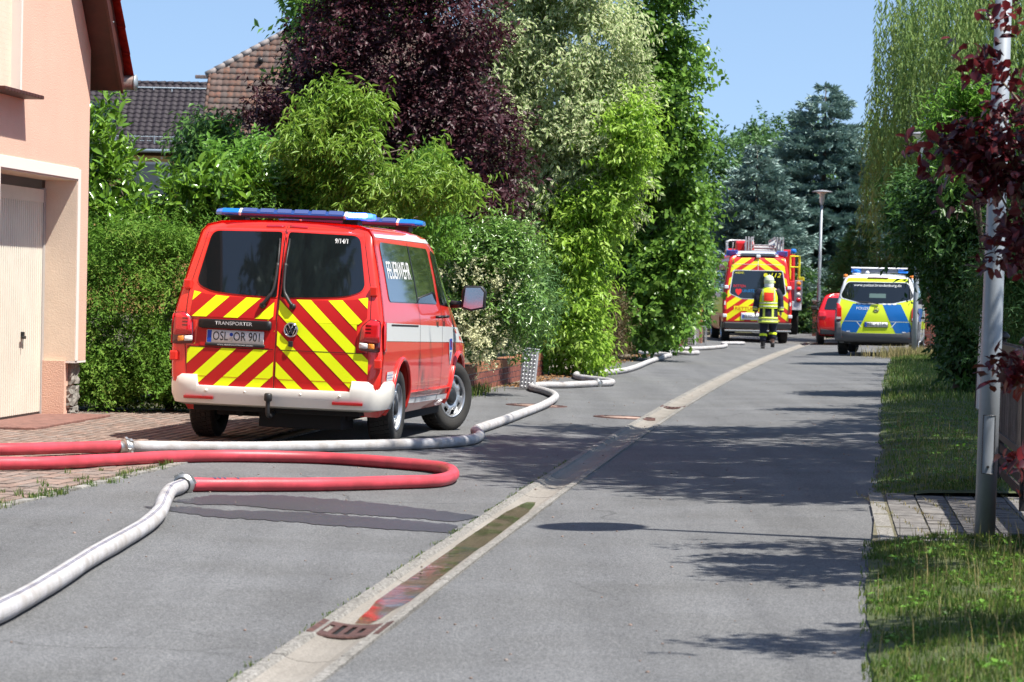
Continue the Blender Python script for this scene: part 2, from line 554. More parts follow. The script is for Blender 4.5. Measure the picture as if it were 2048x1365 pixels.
# manhole covers in the left lane
M_COVER = mat('manhole_concrete', (0.36, 0.25, 0.20), 0.85, var=0.3, vscale=25, bump=0.3, bscale=80)
def manhole(X, Y, r, label):
    o = empty('manhole_cover', (X, Y, road_z(X, Y)), (0, CF, 0))
    tag(o, label, 'manhole cover', 'manhole covers in the left lane')
    MB().lathe([(r, -0.04), (r, 0.008), (r * 0.90, 0.010), (r * 0.88, 0.004), (r * 0.88, -0.04)], 40).build('rim', M_RUST, o, True)
    MB().lathe([(r * 0.87, -0.04), (r * 0.87, 0.006), (r * 0.70, 0.007), (r * 0.69, 0.004)], 40).build('iron_ring', M_RUST, o, True)
    MB().lathe([(r * 0.685, -0.04), (r * 0.685, 0.006), (0.0, 0.010)], 40).build('concrete_infill', M_COVER, o, True)
    vh = MB().box((0, 0, 0), (0.05, 0.03, 0.004)).mesh('vent_hole', M_DARK)
    for k in range(8):
        a = k * PI / 4
        link('vent_hole', vh, o, (math.cos(a) * r * 0.79, math.sin(a) * r * 0.79, 0.008), (0, 0, a))
    return o
manhole(1.28, 32.3, 0.35, 'round manhole cover touching the gutter edge')
manhole(0.31, 34.5, 0.37, 'round manhole cover partly under the white hose')

# grass verge base sheet and soil on the right, edge strip of grit
strip('grass_verge', [lambda y: redge(y) - 0.02, lambda y: redge(y) + 0.35, lambda y: redge(y) + 1.4], [lambda y: CF * redge(y) + 0.012, lambda y: CF * redge(y) + 0.05, lambda y: CF * redge(y) + 0.08], M_LAWN, 5, 15.8, jit=0.03, step=0.3)
strip('grass_verge', [lambda y: redge(y) - 0.02, lambda y: redge(y) + 0.35, lambda y: redge(y) + 2.2], [lambda y: CF * redge(y) + 0.012, lambda y: CF * redge(y) + 0.05, lambda y: CF * redge(y) + 0.08], M_LAWN, 19.6, 64.2, jit=0.04, step=0.4)
strip('verge_soil', [-3.6, lambda y: ledge(y) + 0.05], [0.075, lambda y: -CF * ledge(y) + 0.004], M_GRIT, 31.5, 100, jit=0.1, step=0.4)
# ------------------------------------------------------------------ paving
def joined_boxes(name, centers, dims, rots, material, parent=None, top=0.95, kind='stuff'):
    """Many small frustums in one mesh (numpy), each with its own 'rnd' tint."""
    C = np.asarray(centers, float); n = len(C)
    D = np.broadcast_to(np.asarray(dims, float), (n, 3)) / 2
    R = np.broadcast_to(np.asarray(rots, float), (n,))
    base = np.array([[-1, -1, -1], [1, -1, -1], [1, 1, -1], [-1, 1, -1], [-top, -top, 1], [top, -top, 1], [top, top, 1], [-top, top, 1]], float)
    P = base[None] * D[:, None]
    c, s = np.cos(R)[:, None], np.sin(R)[:, None]
    x = P[..., 0] * c - P[..., 1] * s; y = P[..., 0] * s + P[..., 1] * c
    V = np.stack([x, y, P[..., 2]], -1) + C[:, None]
    q = np.array([(3, 2, 1, 0), (4, 5, 6, 7), (0, 1, 5, 4), (1, 2, 6, 5), (2, 3, 7, 6), (3, 0, 4, 7)])
    F = (q[None] + (np.arange(n) * 8)[:, None, None]).reshape(-1, 4)
    me = raw_mesh(name, V.reshape(-1, 3), F, material, {'rnd': np.repeat(RNG.random(n), 8)})
    o = link(name, me, parent)
    if kind: o['kind'] = kind
    return o

M_PAVER = piece_mat('clay_paver', [(0.20, 0.155, 0.13), (0.27, 0.20, 0.165), (0.24, 0.20, 0.175), (0.31, 0.225, 0.185), (0.255, 0.175, 0.14)], 0.9, 0.4, 70, spec=0.25)
M_SAND = mat('joint_sand', (0.15, 0.125, 0.085), 0.95, var=0.5, vscale=30, col2=(0.06, 0.065, 0.03))
drv = plain_poly('driveway', [(gx(15) - 3.02, 15), (gx(22) - 2.93, 22), (gx(31) - 2.80, 31), (gx(31) - 8.5, 31), (gx(15) - 6, 15)], 0.050, M_SAND)
A0 = ghead(22)
ux, uy = math.sin(A0), math.cos(A0)
vx, vy = -uy, ux                                                    # to the left of the road
bricks = []
for r in range(44):
    v = 0.135 + r * 0.105
    for k in range(-34, 45):
        u = k * 0.208 + (0.104 if r % 2 else 0)
        X = gx(22) - 2.93 + ux * u + vx * v
        Y = 22 + uy * u + vy * v
        if Y < 15.3 or Y > 30.6 or X < -6.2 or X < -0.2 * Y - 0.4: continue
        if X < -4.45 + 0.095 * (Y - 28.7) and Y < 29.1: continue     # under the house
        bricks.append((X, Y))
vis = sorted([b for b in bricks if b[0] > -0.180 * b[1]], key=lambda b: b[1])
near = set(vis[:300])
bm_ = MB().box((0, 0, 0), (0.200, 0.098, 0.06), top=0.965).mesh('paving_brick', M_PAVER)
for X, Y in vis[:300]:
    link('paving_brick', bm_, drv, (X, Y, 0.036 + random.uniform(-0.003, 0.003)), (random.uniform(-.008, .008), random.uniform(-.008, .008), PI / 2 - A0 + random.uniform(-.012, .012)))
rest = [b for b in bricks if b not in near]
joined_boxes('paving_bricks_far', [(x, y, 0.036 + random.uniform(-0.003, 0.003)) for x, y in rest], (0.2, 0.098, 0.06), [PI / 2 - A0 + random.uniform(-.012, .012) for _ in rest], M_PAVER, drv)
# granite edging setts between driveway and asphalt
M_SETT = piece_mat('granite_sett', [(0.24, 0.23, 0.21), (0.34, 0.33, 0.30), (0.29, 0.27, 0.24), (0.20, 0.19, 0.17)], 0.85, 0.6, 90)
sett = MB().box((0, 0, 0), (0.245, 0.085, 0.07), top=0.9).mesh('edging_stone', M_SETT)
k = 0
yy = 15.2
while yy < 31:
    a = ghead(yy)
    link('edging_stone', sett, drv, (gx(yy) + ledge(yy) + 0.0, yy, 0.034 + random.uniform(-.004, .004)), (0, 0, PI / 2 - a + random.uniform(-.03, .03)))
    yy += 0.252 * math.cos(a)
# red slab in front of the garage door
M_REDSLAB = mat('red_concrete_threshold', (0.20, 0.10, 0.08), 0.85, var=0.3, vscale=12, bump=0.3, bscale=60)

# walkway of grey pavers on the right verge
M_GPAV = piece_mat('grey_paver', [(0.15, 0.14, 0.132), (0.19, 0.18, 0.17), (0.17, 0.158, 0.147), (0.215, 0.20, 0.185)], 0.92, 0.4, 70)
wk = plain_poly('walkway', [(gx(16) + redge(16) - 0.01, 16), (gx(16) + 4.4, 16), (gx(19.8) + 4.4, 19.8), (gx(19.8) + redge(19.8) - 0.01, 19.8)], 0.066, M_SAND)
pv = MB().box((0, 0, 0), (0.193, 0.193, 0.05), top=0.97).mesh('paving_slab', M_GPAV)
kb = MB().box((0, 0, 0), (0.10, 0.99, 0.09), top=0.93).mesh('kerb_stone', M_CONC2)
A1 = ghead(18)
for i in range(19):
    for j in range(11):
        u, v = -1.80 + i * 0.2, 0.19 + j * 0.2
        X = gx(17.9) + redge(17.9) + math.sin(A1) * u + math.cos(A1) * v
        Y = 17.9 + math.cos(A1) * u - math.sin(A1) * v
        link('paving_slab', pv, wk, (X, Y, 0.052 + random.uniform(-.003, .003)), (random.uniform(-.012, .012), random.uniform(-.012, .012), -A1))
for i in range(4):
    u = -1.40 + i * 1.0
    link('kerb_stone', kb, wk, (gx(17.9) + redge(17.9) + math.sin(A1) * u + 0.03, 17.9 + math.cos(A1) * u, 0.022), (0, 0, -A1))

# ------------------------------------------------------------------ hoses
M_HWHITE = mat('white_hose_fabric', (0.47, 0.465, 0.475), 0.75, var=0.12, vscale=7, bump=0.4, bscale=260, col2=(0.33, 0.305, 0.285), detail=9)
M_HRED = mat('red_hose_rubber', (0.52, 0.055, 0.075), 0.42, var=0.25, vscale=4, bump=0.1, bscale=200, col2=(0.37, 0.045, 0.055), spec=0.5)
M_ALU = mat('cast_aluminium', (0.52, 0.52, 0.50), 0.38, metal=0.85, var=0.2, vscale=30)
M_BLACK = mat('black_rubber', (0.015, 0.015, 0.016), 0.6)
M_INK = mat('hose_print_ink', (0.06, 0.06, 0.13), 0.7)
HR = 0.047
def hose_path(pts, k=8):
    P = catmull([(x, y, road_z(x, y) + HR) for x, y in pts], k)
    return [Vector((p.x, p.y, max(p.z, (0.06 if p.x < gx(p.y) - 2.95 else road_z(p.x, p.y)) + HR + 0.002))) for p in P]
def hose(pts, material, label, group=None, lines=False, marks=()):
    P = hose_path(pts)
    rad = [HR * (1 + 0.02 * math.sin(i * 0.45) + 0.012 * math.sin(i * 1.1 + 1)) for i in range(len(P))]
    o = MB().tube(P, rad, 18).build('fire_hose', material, None, True)
    tag(o, label, 'hose', group)
    if lines:
        for th in (0.25, 0.42):
            L = MB(); V = []; F = []
            for i, p in enumerate(P):
                t = (P[min(i + 1, len(P) - 1)] - P[max(i - 1, 0)]).normalized()
                s = t.cross(Vector((0, 0, 1))).normalized()
                for dth in (-0.035, 0.035):
                    n_ = Vector((0, 0, 1)) * math.cos(th + dth) + s * math.sin(th + dth)
                    V.append(p + n_ * (rad[i] + 0.0012))
            for i in range(len(P) - 1): F.append((2 * i, 2 * i + 1, 2 * i + 3, 2 * i + 2))
            L.add(V, F).build('stripe_line', M_INK, o)
    for (i0, w, nb) in marks:
        p = P[i0]; t = (P[i0 + 1] - P[i0 - 1]).normalized(); s = t.cross(Vector((0, 0, 1))).normalized()
        for q in range(nb):
            c = p + t * (q * 0.035)
            V = []
            for a_ in (-0.15, 0.1, 0.35, 0.6):
                n_ = Vector((0, 0, 1)) * math.cos(a_) + s * math.sin(a_)
                for e in (-0.006, 0.006): V.append(c + t * (e + 0.02 * a_) + n_ * (HR * 1.06))
            MB().add(V, [(0, 1, 3, 2), (2, 3, 5, 4), (4, 5, 7, 6)]).build('print_mark', M_INK, o)
    return o
def coupling(p, d, parent, black_side=1):
    """Storz coupling: two lugged rings, a black seal and a tail."""
    d = Vector((d[0], d[1], 0)).normalized()
    m = d.to_track_quat('Z', 'Y').to_matrix()
    r = HR
    c = empty('coupling', (0, 0, 0), parent=parent)
    c.matrix_world = Matrix.Translation((p[0], p[1], p[2])) @ m.to_4x4()
    MB().lathe([(r * 1.0, -0.075), (r * 1.12, -0.07), (r * 1.14, -0.03), (r * 1.46, -0.034), (r * 1.50, -0.005), (r * 1.40, 0.0), (r * 1.50, 0.005), (r * 1.46, 0.034), (r * 1.14, 0.03), (r * 1.1, 0.06)], 28).build('ring', M_ALU, c, True)
    lg = MB().box((0, 0, 0), (0.02, 0.035, 0.022)).mesh('lug', M_ALU)
    for k in range(4):
        a = k * PI / 2 + 0.5
        for s in (-1, 1):
            link('lug', lg, c, (math.cos(a + s * .2) * r * 1.5, math.sin(a + s * .2) * r * 1.5, s * 0.015), (0, 0, a))
    MB().lathe([(r * 1.12, 0.058 * black_side), (r * 1.13, 0.062 * black_side), (r * 1.13, 0.082 * black_side), (r * 1.04, 0.086 * black_side)], 24).build('binding', M_BLACK, c, True)
    return c
h1 = hose([(-2.10, 10.2), (-2.09, 11.17), (-2.06, 11.65), (-2.04, 12.26), (-2.03, 13.06), (-2.03, 13.94), (-2.01, 14.9), (-2.0, 15.83), (-2.03, 16.68), (-2.11, 17.6), (-2.165, 18.35), (-2.15, 18.65), (-2.145, 18.86)], M_HWHITE,
          'near white hose running to the lower left corner', lines=True, marks=((72, .02, 3), (78, .02, 2)))
h2 = hose([(-2.13, 18.95), (-2.02, 19.02), (-1.73, 19.18), (-1.25, 19.5), (-0.76, 19.98), (-0.52, 20.27), (-0.42, 20.75), (-0.43, 21.35), (-0.55, 21.76), (-0.88, 22.04), (-1.44, 22.28), (-2.0, 22.15), (-2.36, 21.9), (-2.69, 21.5), (-2.99, 20.99), (-3.28, 20.52), (-3.59, 20.26), (-3.96, 19.96), (-4.6, 19.4)], M_HRED,
          'red hose bent into a long U loop on the asphalt', marks=((10, .02, 3), (14, .02, 1), (100, .02, 1)))
h3 = hose([(-5.0, 21.3), (-4.27, 21.55), (-3.86, 21.77), (-3.48, 22.24), (-3.08, 22.74)], M_HRED, 'straight red hose ending at the coupling on the driveway')
h4 = hose([(-3.0, 22.76), (-2.48, 23.02), (-1.91, 23.42), (-1.34, 24.05), (-0.94, 24.50), (-0.61, 25.0), (-0.36, 25.67), (-0.28, 26.49), (-0.33, 27.30), (-0.25, 28.10), (-0.13, 29.05), (0.1, 31.09), (0.37, 33.49), (0.53, 35.52), (0.56, 36.81), (0.45, 38.04), (0.3, 38.95), (0.3, 39.7), (0.48, 40.28), (0.76, 40.61), (1.22, 41.68)], M_HWHITE,
          'white hose winding past the wheels of the red van', lines=False, marks=((150, .02, 3),))
h5 = hose([(1.28, 41.84), (1.45, 42.21), (1.49, 42.89), (1.31, 43.55), (1.07, 44.17), (1.01, 45.04), (1.1, 46.13), (1.45, 47.09), (1.83, 48.37), (2.18, 50.83), (2.66, 55.34), (3.2, 59.8)], M_HWHITE,
          'white hose in the middle of the left lane beside the leafy shrubs')
h6 = hose([(3.2, 59.95), (3.36, 61.0), (3.25, 61.75), (2.86, 61.9), (2.78, 62.5), (3.0, 63.29), (3.50, 63.9)], M_HWHITE, 'short looped white hose piece below the hedge')
h7 = hose([(3.56, 63.98), (3.95, 63.9), (4.18, 64.6), (4.10, 65.7), (3.9, 66.66), (3.86, 67.57), (4.53, 69.23), (5.21, 71.99), (5.53, 74.22), (5.57, 76.06), (5.75, 77.3), (6.30, 78.1)], M_HWHITE, 'farthest white hose leading to the ambulance')
P1 = hose_path([(-2.17, 18.42), (-2.15, 18.86)])
coupling((-2.14, 18.91, road_z(-2.14, 18.9) + HR + .006), (-0.04, -1.0), h2, 1)
coupling((-3.035, 22.76, 0.06 + HR + .004), (1, 0.75), h3, 1)
coupling((1.25, 41.77, road_z(1.25, 41.77) + HR + .004), (-0.5, -1), h5, 1)
coupling((3.53, 63.95, road_z(3.53, 63.95) + HR + .004), (1, 0.3), h6, 1)
# ------------------------------------------------------------------ vehicle toolkit
def ip(x, xs, ys): return float(np.interp(x, xs, ys))

class Body:
    """Lofted vehicle body. Local x forward, y left, z up; origin under the rear axle."""
    def __init__(s, sec, xr, bulge, stations, zlow=0.7, rear_in=(0.075, 0.035, 0.012, 0.0), rear_dx=(0.0, 0.010, 0.034, 0.085)):
        s.sz = [p[0] for p in sec]; s.sy = [p[1] for p in sec]
        s.sec = sec; s.xrz, s.xrx = xr; s.bulge = bulge; s.st = stations; s.zlow = zlow
        s.rin, s.rdx = rear_in, rear_dx
        s.hw = max(s.sy)
        s.ztop = s.sz[-1]
        # sampled half section (denser)
        s.half = []
        for i in range(len(sec) - 1):
            (z0, y0), (z1, y1) = sec[i], sec[i + 1]
            k = max(1, int(math.hypot(z1 - z0, y1 - y0) / 0.09))
            for j in range(k):
                t = j / k
                s.half.append((y0 + (y1 - y0) * t, z0 + (z1 - z0) * t))
        s.half.append((sec[-1][1], sec[-1][0]))
    def xr(s, z): return ip(z, s.xrz, s.xrx)
    def wsc(s, x): return ip(x, [q[0] for q in s.st], [q[2] for q in s.st])
    def roof(s, x): return ip(x, [q[0] for q in s.st], [q[1] for q in s.st])
    def ysec(s, z): return ip(z, s.sz, s.sy)
    def rear(s, u, v):                                   # u to the right seen from behind
        return Vector((s.xr(v) - s.bulge * (1 - (u / s.hw) ** 2), -u, v)), Vector((-1, 0, 0.15)).normalized()
    def side(s, sgn):
        def f(u, v):
            R = s.roof(u); z = v
            if R < s.ztop - 1e-3 and v > s.zlow:
                z = s.zlow + (v - s.zlow) * (s.ztop - s.zlow) / max(0.05, R - s.zlow)
            return Vector((u, sgn * s.ysec(min(z, s.ztop)) * s.wsc(u), v)), Vector((0, sgn, 0.1)).normalized()
        return f
    def ring(s, x, roofz, ws, zb, shear, inset=0.0, dx=0.0):
        pts = []
        for y, z in s.half:
            z2 = z
            if z > s.zlow: z2 = s.zlow + (z - s.zlow) * (roofz - s.zlow) / (s.ztop - s.zlow)
            else: z2 = zb + (z - s.sz[0]) * (s.zlow - zb) / (s.zlow - s.sz[0])
            yy = max(0.0, y * ws - inset)
            if inset and z > s.ztop - 0.25: z2 -= inset * (z - s.ztop + 0.25) / 0.25
            xx = x + dx
            if shear is not None:
                xx = x * (1 - shear) + s.xr(min(z2 + (inset if z > s.ztop - .2 else 0), s.ztop)) * shear + dx - (s.bulge * (1 - (yy / s.hw) ** 2) if shear == 1 else 0)
            pts.append((xx, yy, z2))
        L = pts; Rr = [(p[0], -p[1], p[2]) for p in reversed(pts[:-1])]
        return L + Rr
    def mesh(s, name, mats, cutters=(), cut_mat=1):
        rings = []
        st0 = s.st[0]
        for i, d in zip(s.rin, s.rdx):
            rings.append(s.ring(st0[0], st0[1], st0[2], st0[3], 1.0, i, d))
        for q in s.st[1:]:
            sh = q[4] if len(q) > 4 else None
            rings.append(s.ring(q[0], q[1], q[2], q[3], sh))
        n = len(rings[0]); V = []; F = []
        for r in rings: V.extend(r)
        for i in range(len(rings) - 1):
            for k in range(n):
                k2 = (k + 1) % n
                F.append((i * n + k, i * n + k2, (i + 1) * n + k2, (i + 1) * n + k))
        # rear cap follows the rear surface
        h = len(s.half); m = 14
        base = len(V); grid = []
        for i in range(h - 1):
            x0, y0, z0 = rings[0][i]
            row = [i]
            for j in range(1, m):
                u = -y0 + 2 * y0 * j / m
                yy = -u
                xx = x0 + s.bulge * (1 - (y0 / s.hw) ** 2) - s.bulge * (1 - (yy / s.hw) ** 2)
                V.append((xx, yy, z0)); row.append(len(V) - 1)
            row.append(n - 1 - i + (0)); grid.append(row)
        # right-hand index of level i
        for i in range(h - 1): grid[i][-1] = (2 * (h - 1)) - i
        for i in range(h - 2):
            for j in range(m): F.append((grid[i][j], grid[i][j + 1], grid[i + 1][j + 1], grid[i + 1][j]))
        top = h - 1
        for j in range(m): F.append((grid[h - 2][j], grid[h - 2][j + 1], top))
        o = (len(rings) - 1) * n
        F.append(tuple(o + k for k in range(n)))
        mb = MB().add(V, F)
        me = mb.mesh(name, mats, smooth=True)
        bm = bmesh.new(); bm.from_mesh(me)
        bmesh.ops.remove_doubles(bm, verts=bm.verts, dist=1e-4)
        bmesh.ops.recalc_face_normals(bm, faces=bm.faces)
        bm.to_mesh(me); bm.free()
        if cutters:
            ob = link('tmp_body', me)
            cm = MB()
            tmp = []
            for (cx, cz, r, y0, y1) in cutters:
                c = MB().lathe([(r, y0), (r, y1)], 40, (cx, 0, cz), 'Y')
                cme = c.mesh('tmp_cut', [MATS['black_plastic'], MATS['black_plastic']])
                cme.polygons.foreach_set('material_index', [cut_mat] * len(cme.polygons))
                co = link('tmp_cut', cme); tmp.append(co)
                md = ob.modifiers.new('b', 'BOOLEAN'); md.operation = 'DIFFERENCE'; md.solver = 'EXACT'; md.object = co
            bpy.context.view_layer.update()
            dg = bpy.context.evaluated_depsgraph_get()
            me2 = bpy.data.meshes.new_from_object(ob.evaluated_get(dg))
            me2.name = name
            bpy.data.objects.remove(ob)
            for t in tmp: bpy.data.objects.remove(t)
            me2.materials.clear()
            for m_ in mats: me2.materials.append(m_)
            me = me2
        bm = bmesh.new(); bm.from_mesh(me)
        for f in bm.faces: f.smooth = True
        for e in bm.edges: e.smooth = not (len(e.link_faces) == 2 and e.calc_face_angle(0) > math.radians(48))
        bm.to_mesh(me); bm.free()
        return me

def rpoly(pts, r, k=5):
    """Round the corners of a polygon."""
    out = []; n = len(pts)
    for i in range(n):
        p = Vector(pts[i]); a = Vector(pts[i - 1]); b = Vector(pts[(i + 1) % n])
        rr = r[i] if hasattr(r, '__len__') else r
        da, db = (a - p), (b - p)
        d = min(rr, da.length * 0.45, db.length * 0.45)
        if d < 1e-4: out.append((p.x, p.y)); continue
        s, e = p + da.normalized() * d, p + db.normalized() * d
        for j in range(k + 1):
            t = j / k
            q = s * (1 - t) ** 2 + p * 2 * t * (1 - t) + e * t * t
            out.append((q.x, q.y))
    return out

def map_bm(bm, fmap, off, grid):
    us = [v.co.x for v in bm.verts]; vs = [v.co.y for v in bm.verts]
    for ax, lo, hi in ((0, min(us), max(us)), (1, min(vs), max(vs))):
        k = math.ceil((lo + 1e-4) / grid) * grid
        while k < hi - 1e-4:
            no = (1, 0, 0) if ax == 0 else (0, 1, 0)
            co = (k, 0, 0) if ax == 0 else (0, k, 0)
            bmesh.ops.bisect_plane(bm, geom=bm.verts[:] + bm.edges[:] + bm.faces[:], plane_co=co, plane_no=no, dist=1e-5)
            k += grid
    for v in bm.verts:
        p, n = fmap(v.co.x, v.co.y)
        v.co = p + n * off

def patch(name, outline, fmap, off, material, parent, grid=0.09, thick=0.0, smooth=True):
    bm = bmesh.new()
    f = bm.faces.new([bm.verts.new((u, v, 0)) for u, v in outline])
    bm.normal_update()
    map_bm(bm, fmap, off, grid)
    bmesh.ops.recalc_face_normals(bm, faces=bm.faces)
    # face outward
    bm.normal_update()
    c = sum((v.co for v in bm.verts), Vector()) / len(bm.verts)
    p, n = fmap(sum(q[0] for q in outline) / len(outline), sum(q[1] for q in outline) / len(outline))
    if sum((f.normal.dot(n) for f in bm.faces)) < 0: bmesh.ops.reverse_faces(bm, faces=bm.faces)
    for f in bm.faces: f.smooth = smooth
    me = bpy.data.meshes.new(name); bm.to_mesh(me); bm.free()
    me.materials.append(material)
    o = link(name, me, parent)
    if thick:
        md = o.modifiers.new('th', 'SOLIDIFY'); md.thickness = thick; md.offset = 1.0
    return o

def text_patch(name, s, u0, u1, v0, v1, fmap, off, material, parent, shear=0.0, bold=0.0):
    cu = bpy.data.curves.new('tmp_txt', 'FONT'); cu.body = s; cu.resolution_u = 3
    cu.offset = bold; cu.shear = shear
    to = bpy.data.objects.new('tmp_txt', cu); COL.objects.link(to)
    bpy.context.view_layer.update()
    dg = bpy.context.evaluated_depsgraph_get()
    me = bpy.data.meshes.new_from_object(to.evaluated_get(dg))
    bpy.data.objects.remove(to)
    co = np.array([v.co for v in me.vertices]); lo, hi = co.min(0), co.max(0)
    bm = bmesh.new(); bm.from_mesh(me)
    for v in bm.verts:
        v.co.x = u0 + (v.co.x - lo[0]) / (hi[0] - lo[0]) * (u1 - u0)
        v.co.y = v0 + (v.co.y - lo[1]) / (hi[1] - lo[1]) * (v1 - v0)
        v.co.z = 0
    for v in bm.verts:
        p, n = fmap(v.co.x, v.co.y); v.co = p + n * off
    bm.to_mesh(me); bm.free()
    me.name = name; me.materials.clear(); me.materials.append(material)
    for p in me.polygons: p.material_index = 0
    return link(name, me, parent)

def clip_poly(poly, a, b, c):
    """Keep the side a*u + b*v <= c."""
    out = []; n = len(poly)
    for i in range(n):
        p, q = poly[i], poly[(i + 1) % n]
        dp, dq = a * p[0] + b * p[1] - c, a * q[0] + b * q[1] - c
        if dp <= 0: out.append(p)
        if (dp < 0 < dq) or (dq < 0 < dp):
            t = dp / (dp - dq)
            out.append((p[0] + (q[0] - p[0]) * t, p[1] + (q[1] - p[1]) * t))
    return out

def diag_stripes(zone, sgn, offs, w, slope=0.94):
    """Stripes v = v0 - sgn*slope*u inside a convex zone."""
    res = []
    for o in offs:
        p = clip_poly(zone, sgn * slope, 1, o + w)
        if len(p) > 2: p = clip_poly(p, -sgn * slope, -1, -o)
        if len(p) > 2: res.append(p)
    return res

M_PL = mat('black_plastic', (0.02, 0.02, 0.021), 0.45)
M_TYRE = mat('tyre_rubber', (0.022, 0.021, 0.02), 0.8, var=0.4, vscale=14, bump=0.25, bscale=90, col2=(0.035, 0.032, 0.028))
M_RIM = mat('silver_wheel_paint', (0.55, 0.56, 0.57), 0.32, metal=0.75)
M_GLASS = mat('tinted_glass', (0.008, 0.010, 0.011), 0.02, spec=0.6, coat=1.0)
M_SEAM = mat('door_gap', (0.02, 0.008, 0.008), 0.8)
M_TAIL = mat('tail_lamp_lens', (0.62, 0.012, 0.016), 0.06, coat=1.0, spec=0.6)
M_TAILD = mat('tail_lamp_dark', (0.10, 0.004, 0.006), 0.1, coat=1.0)
M_CLEAR = mat('clear_lens', (0.75, 0.70, 0.66), 0.08, coat=1.0)
M_AMBER = mat('amber_lens', (0.85, 0.24, 0.02), 0.1, coat=1.0)
M_REFL = mat('red_reflector', (0.35, 0.01, 0.012), 0.15, coat=0.6)
M_BLUEL = mat('blue_lamp_lens', (0.01, 0.16, 0.60), 0.06, coat=1.0, spec=0.6)
M_BLUED = mat('blue_lamp_dark', (0.02, 0.055, 0.22), 0.12, coat=1.0)
M_FLASH = mat('blue_flash', (0.1, 0.25, 1.0), 0.3, emit=(0.01, 0.07, 1.0), estr=2.2)
M_FLASHW = mat('blue_flash_core', (0.5, 0.7, 1.0), 0.3, emit=(0.42, 0.66, 1.0), estr=12.0)
M_WHITEP = mat('white_plate', (0.74, 0.74, 0.72), 0.4)
M_EUB = mat('plate_blue', (0.01, 0.06, 0.38), 0.4)
M_TXTB = mat('print_black', (0.012, 0.012, 0.014), 0.5)
M_TXTW = mat('print_white', (0.80, 0.80, 0.78), 0.5)
M_CHROME = mat('chrome', (0.62, 0.63, 0.65), 0.14, metal=1.0)
M_UNDER = mat('underbody', (0.012, 0.012, 0.012), 0.9)

def wheel(parent, x, y, r, w, side, steer=0.0, holes=8, rimr=None, n=44):
    """side +1 left, -1 right. Parts: tyre (> tread blocks), rim (> hub cap)."""
    o = empty('wheel', (x, y, r), (0, 0, steer), parent)
    rr = rimr or r * 0.62
    h = w / 2
    prof = [(rr, -h * .8), (rr * 1.06, -h * .92), (r * .82, -h * 1.02), (r * .93, -h), (r * .985, -h * .84), (r, -h * .6), (r, h * .6), (r * .985, h * .84), (r * .93, h), (r * .82, h * 1.02), (rr * 1.06, h * .92), (rr, h * .8)]
    MB().lathe(prof, n, (0, 0, 0), 'Y', cap=False).build('tyre', M_TYRE, o, True)
    mb = MB()
    for k in range(n * 1):
        a = 2 * PI * (k + .5) / n
        for j in range(4):
            yy = -h * .62 + h * .41 * j
            c, s_ = math.cos(a + j * .03), math.sin(a + j * .03)
            m = Matrix(((c, 0, -s_), (0, 1, 0), (s_, 0, c)))
            mb.box((c * (r + .001), yy, s_ * (r + .001)), (0.008, h * .34, 2 * PI * r / n * .78), m=m)
    mb.build('tread', M_TYRE, o)['kind'] = 'stuff'
    d = side
    # rim: flange, barrel and a pierced dish
    MB().lathe([(rr * 1.02, h * .86 * d), (rr * .97, h * .95 * d), (rr * .93, h * .80 * d), (rr * .90, h * .2 * d), (rr * .9, -h * .7 * d)], n, (0, 0, 0), 'Y', cap=False).build('rim', M_RIM, o, True)
    V, F = [], []
    rad = [rr * .93, rr * .82, rr * .66, rr * .48, rr * .36]
    dep = [h * .58, h * .66, h * .74, h * .70, h * .60]
    K = holes * 6
    for q in range(5):
        for k in range(K):
            a = 2 * PI * k / K
            V.append((math.cos(a) * rad[q], dep[q] * d, math.sin(a) * rad[q]))
    for q in range(4):
        for k in range(K):
            if q == 0 and k % 6 in (0, 1, 2): continue
            if q == 1 and k % 6 in (0, 1, 2): continue
            k2 = (k + 1) % K
            F.append((q * K + k, q * K + k2, (q + 1) * K + k2, (q + 1) * K + k))
    dish = MB().add(V, F).build('rim_dish', M_RIM, o, True)
    md = dish.modifiers.new('th', 'SOLIDIFY'); md.thickness = 0.008
    MB().lathe([(rr * .9, h * .1 * d), (0, h * .1 * d)], 32, (0, 0, 0), 'Y', cap=False).build('brake_disc', M_UNDER, o, True)
    MB().lathe([(rr * .38, h * .58 * d), (rr * .36, h * .80 * d), (rr * .25, h * .88 * d), (rr * .12, h * .90 * d), (0, h * .88 * d)], 24, (0, 0, 0), 'Y', cap=False).build('hub_cap', M_PL, o, True)
    return o

def plate(parent, fmap, u, v, w, h, text, off, name='number_plate', tw=0.96):
    pl = patch(name, rpoly([(u - w / 2, v - h / 2), (u + w / 2, v - h / 2), (u + w / 2, v + h / 2), (u - w / 2, v + h / 2)], 0.008), fmap, off, M_WHITEP, parent, grid=0.5, thick=0.004)
    patch('country_band', [(u - w / 2 + .004, v - h / 2 + .004), (u - w / 2 + w * .085, v - h / 2 + .004), (u - w / 2 + w * .085, v + h / 2 - .004), (u - w / 2 + .004, v + h / 2 - .004)], fmap, off + .0055, M_EUB, pl, grid=0.5)
    text_patch('plate_text', text, u - w / 2 + w * .11, u + w / 2 * tw, v - h / 2 + h * .2, v + h / 2 - h * .12, fmap, off + .0058, M_TXTB, pl)
    return pl

# ------------------------------------------------------------------ red fire service van
M_RED = mat('daylight_red_paint', (0.80, 0.035, 0.022), 0.28, coat=0.8, spec=0.5)
M_DRED = mat('dark_red_reflective_film', (0.46, 0.012, 0.012), 0.35)
M_FLY = mat('fluorescent_yellow_film', (0.80, 0.92, 0.005), 0.4)
M_VWHITE = mat('van_white_film', (0.72, 0.73, 0.73), 0.3, coat=0.5)
M_BUMP = mat('cream_white_bumper', (0.80, 0.76, 0.68), 0.38, coat=0.3, var=0.05, vscale=3)

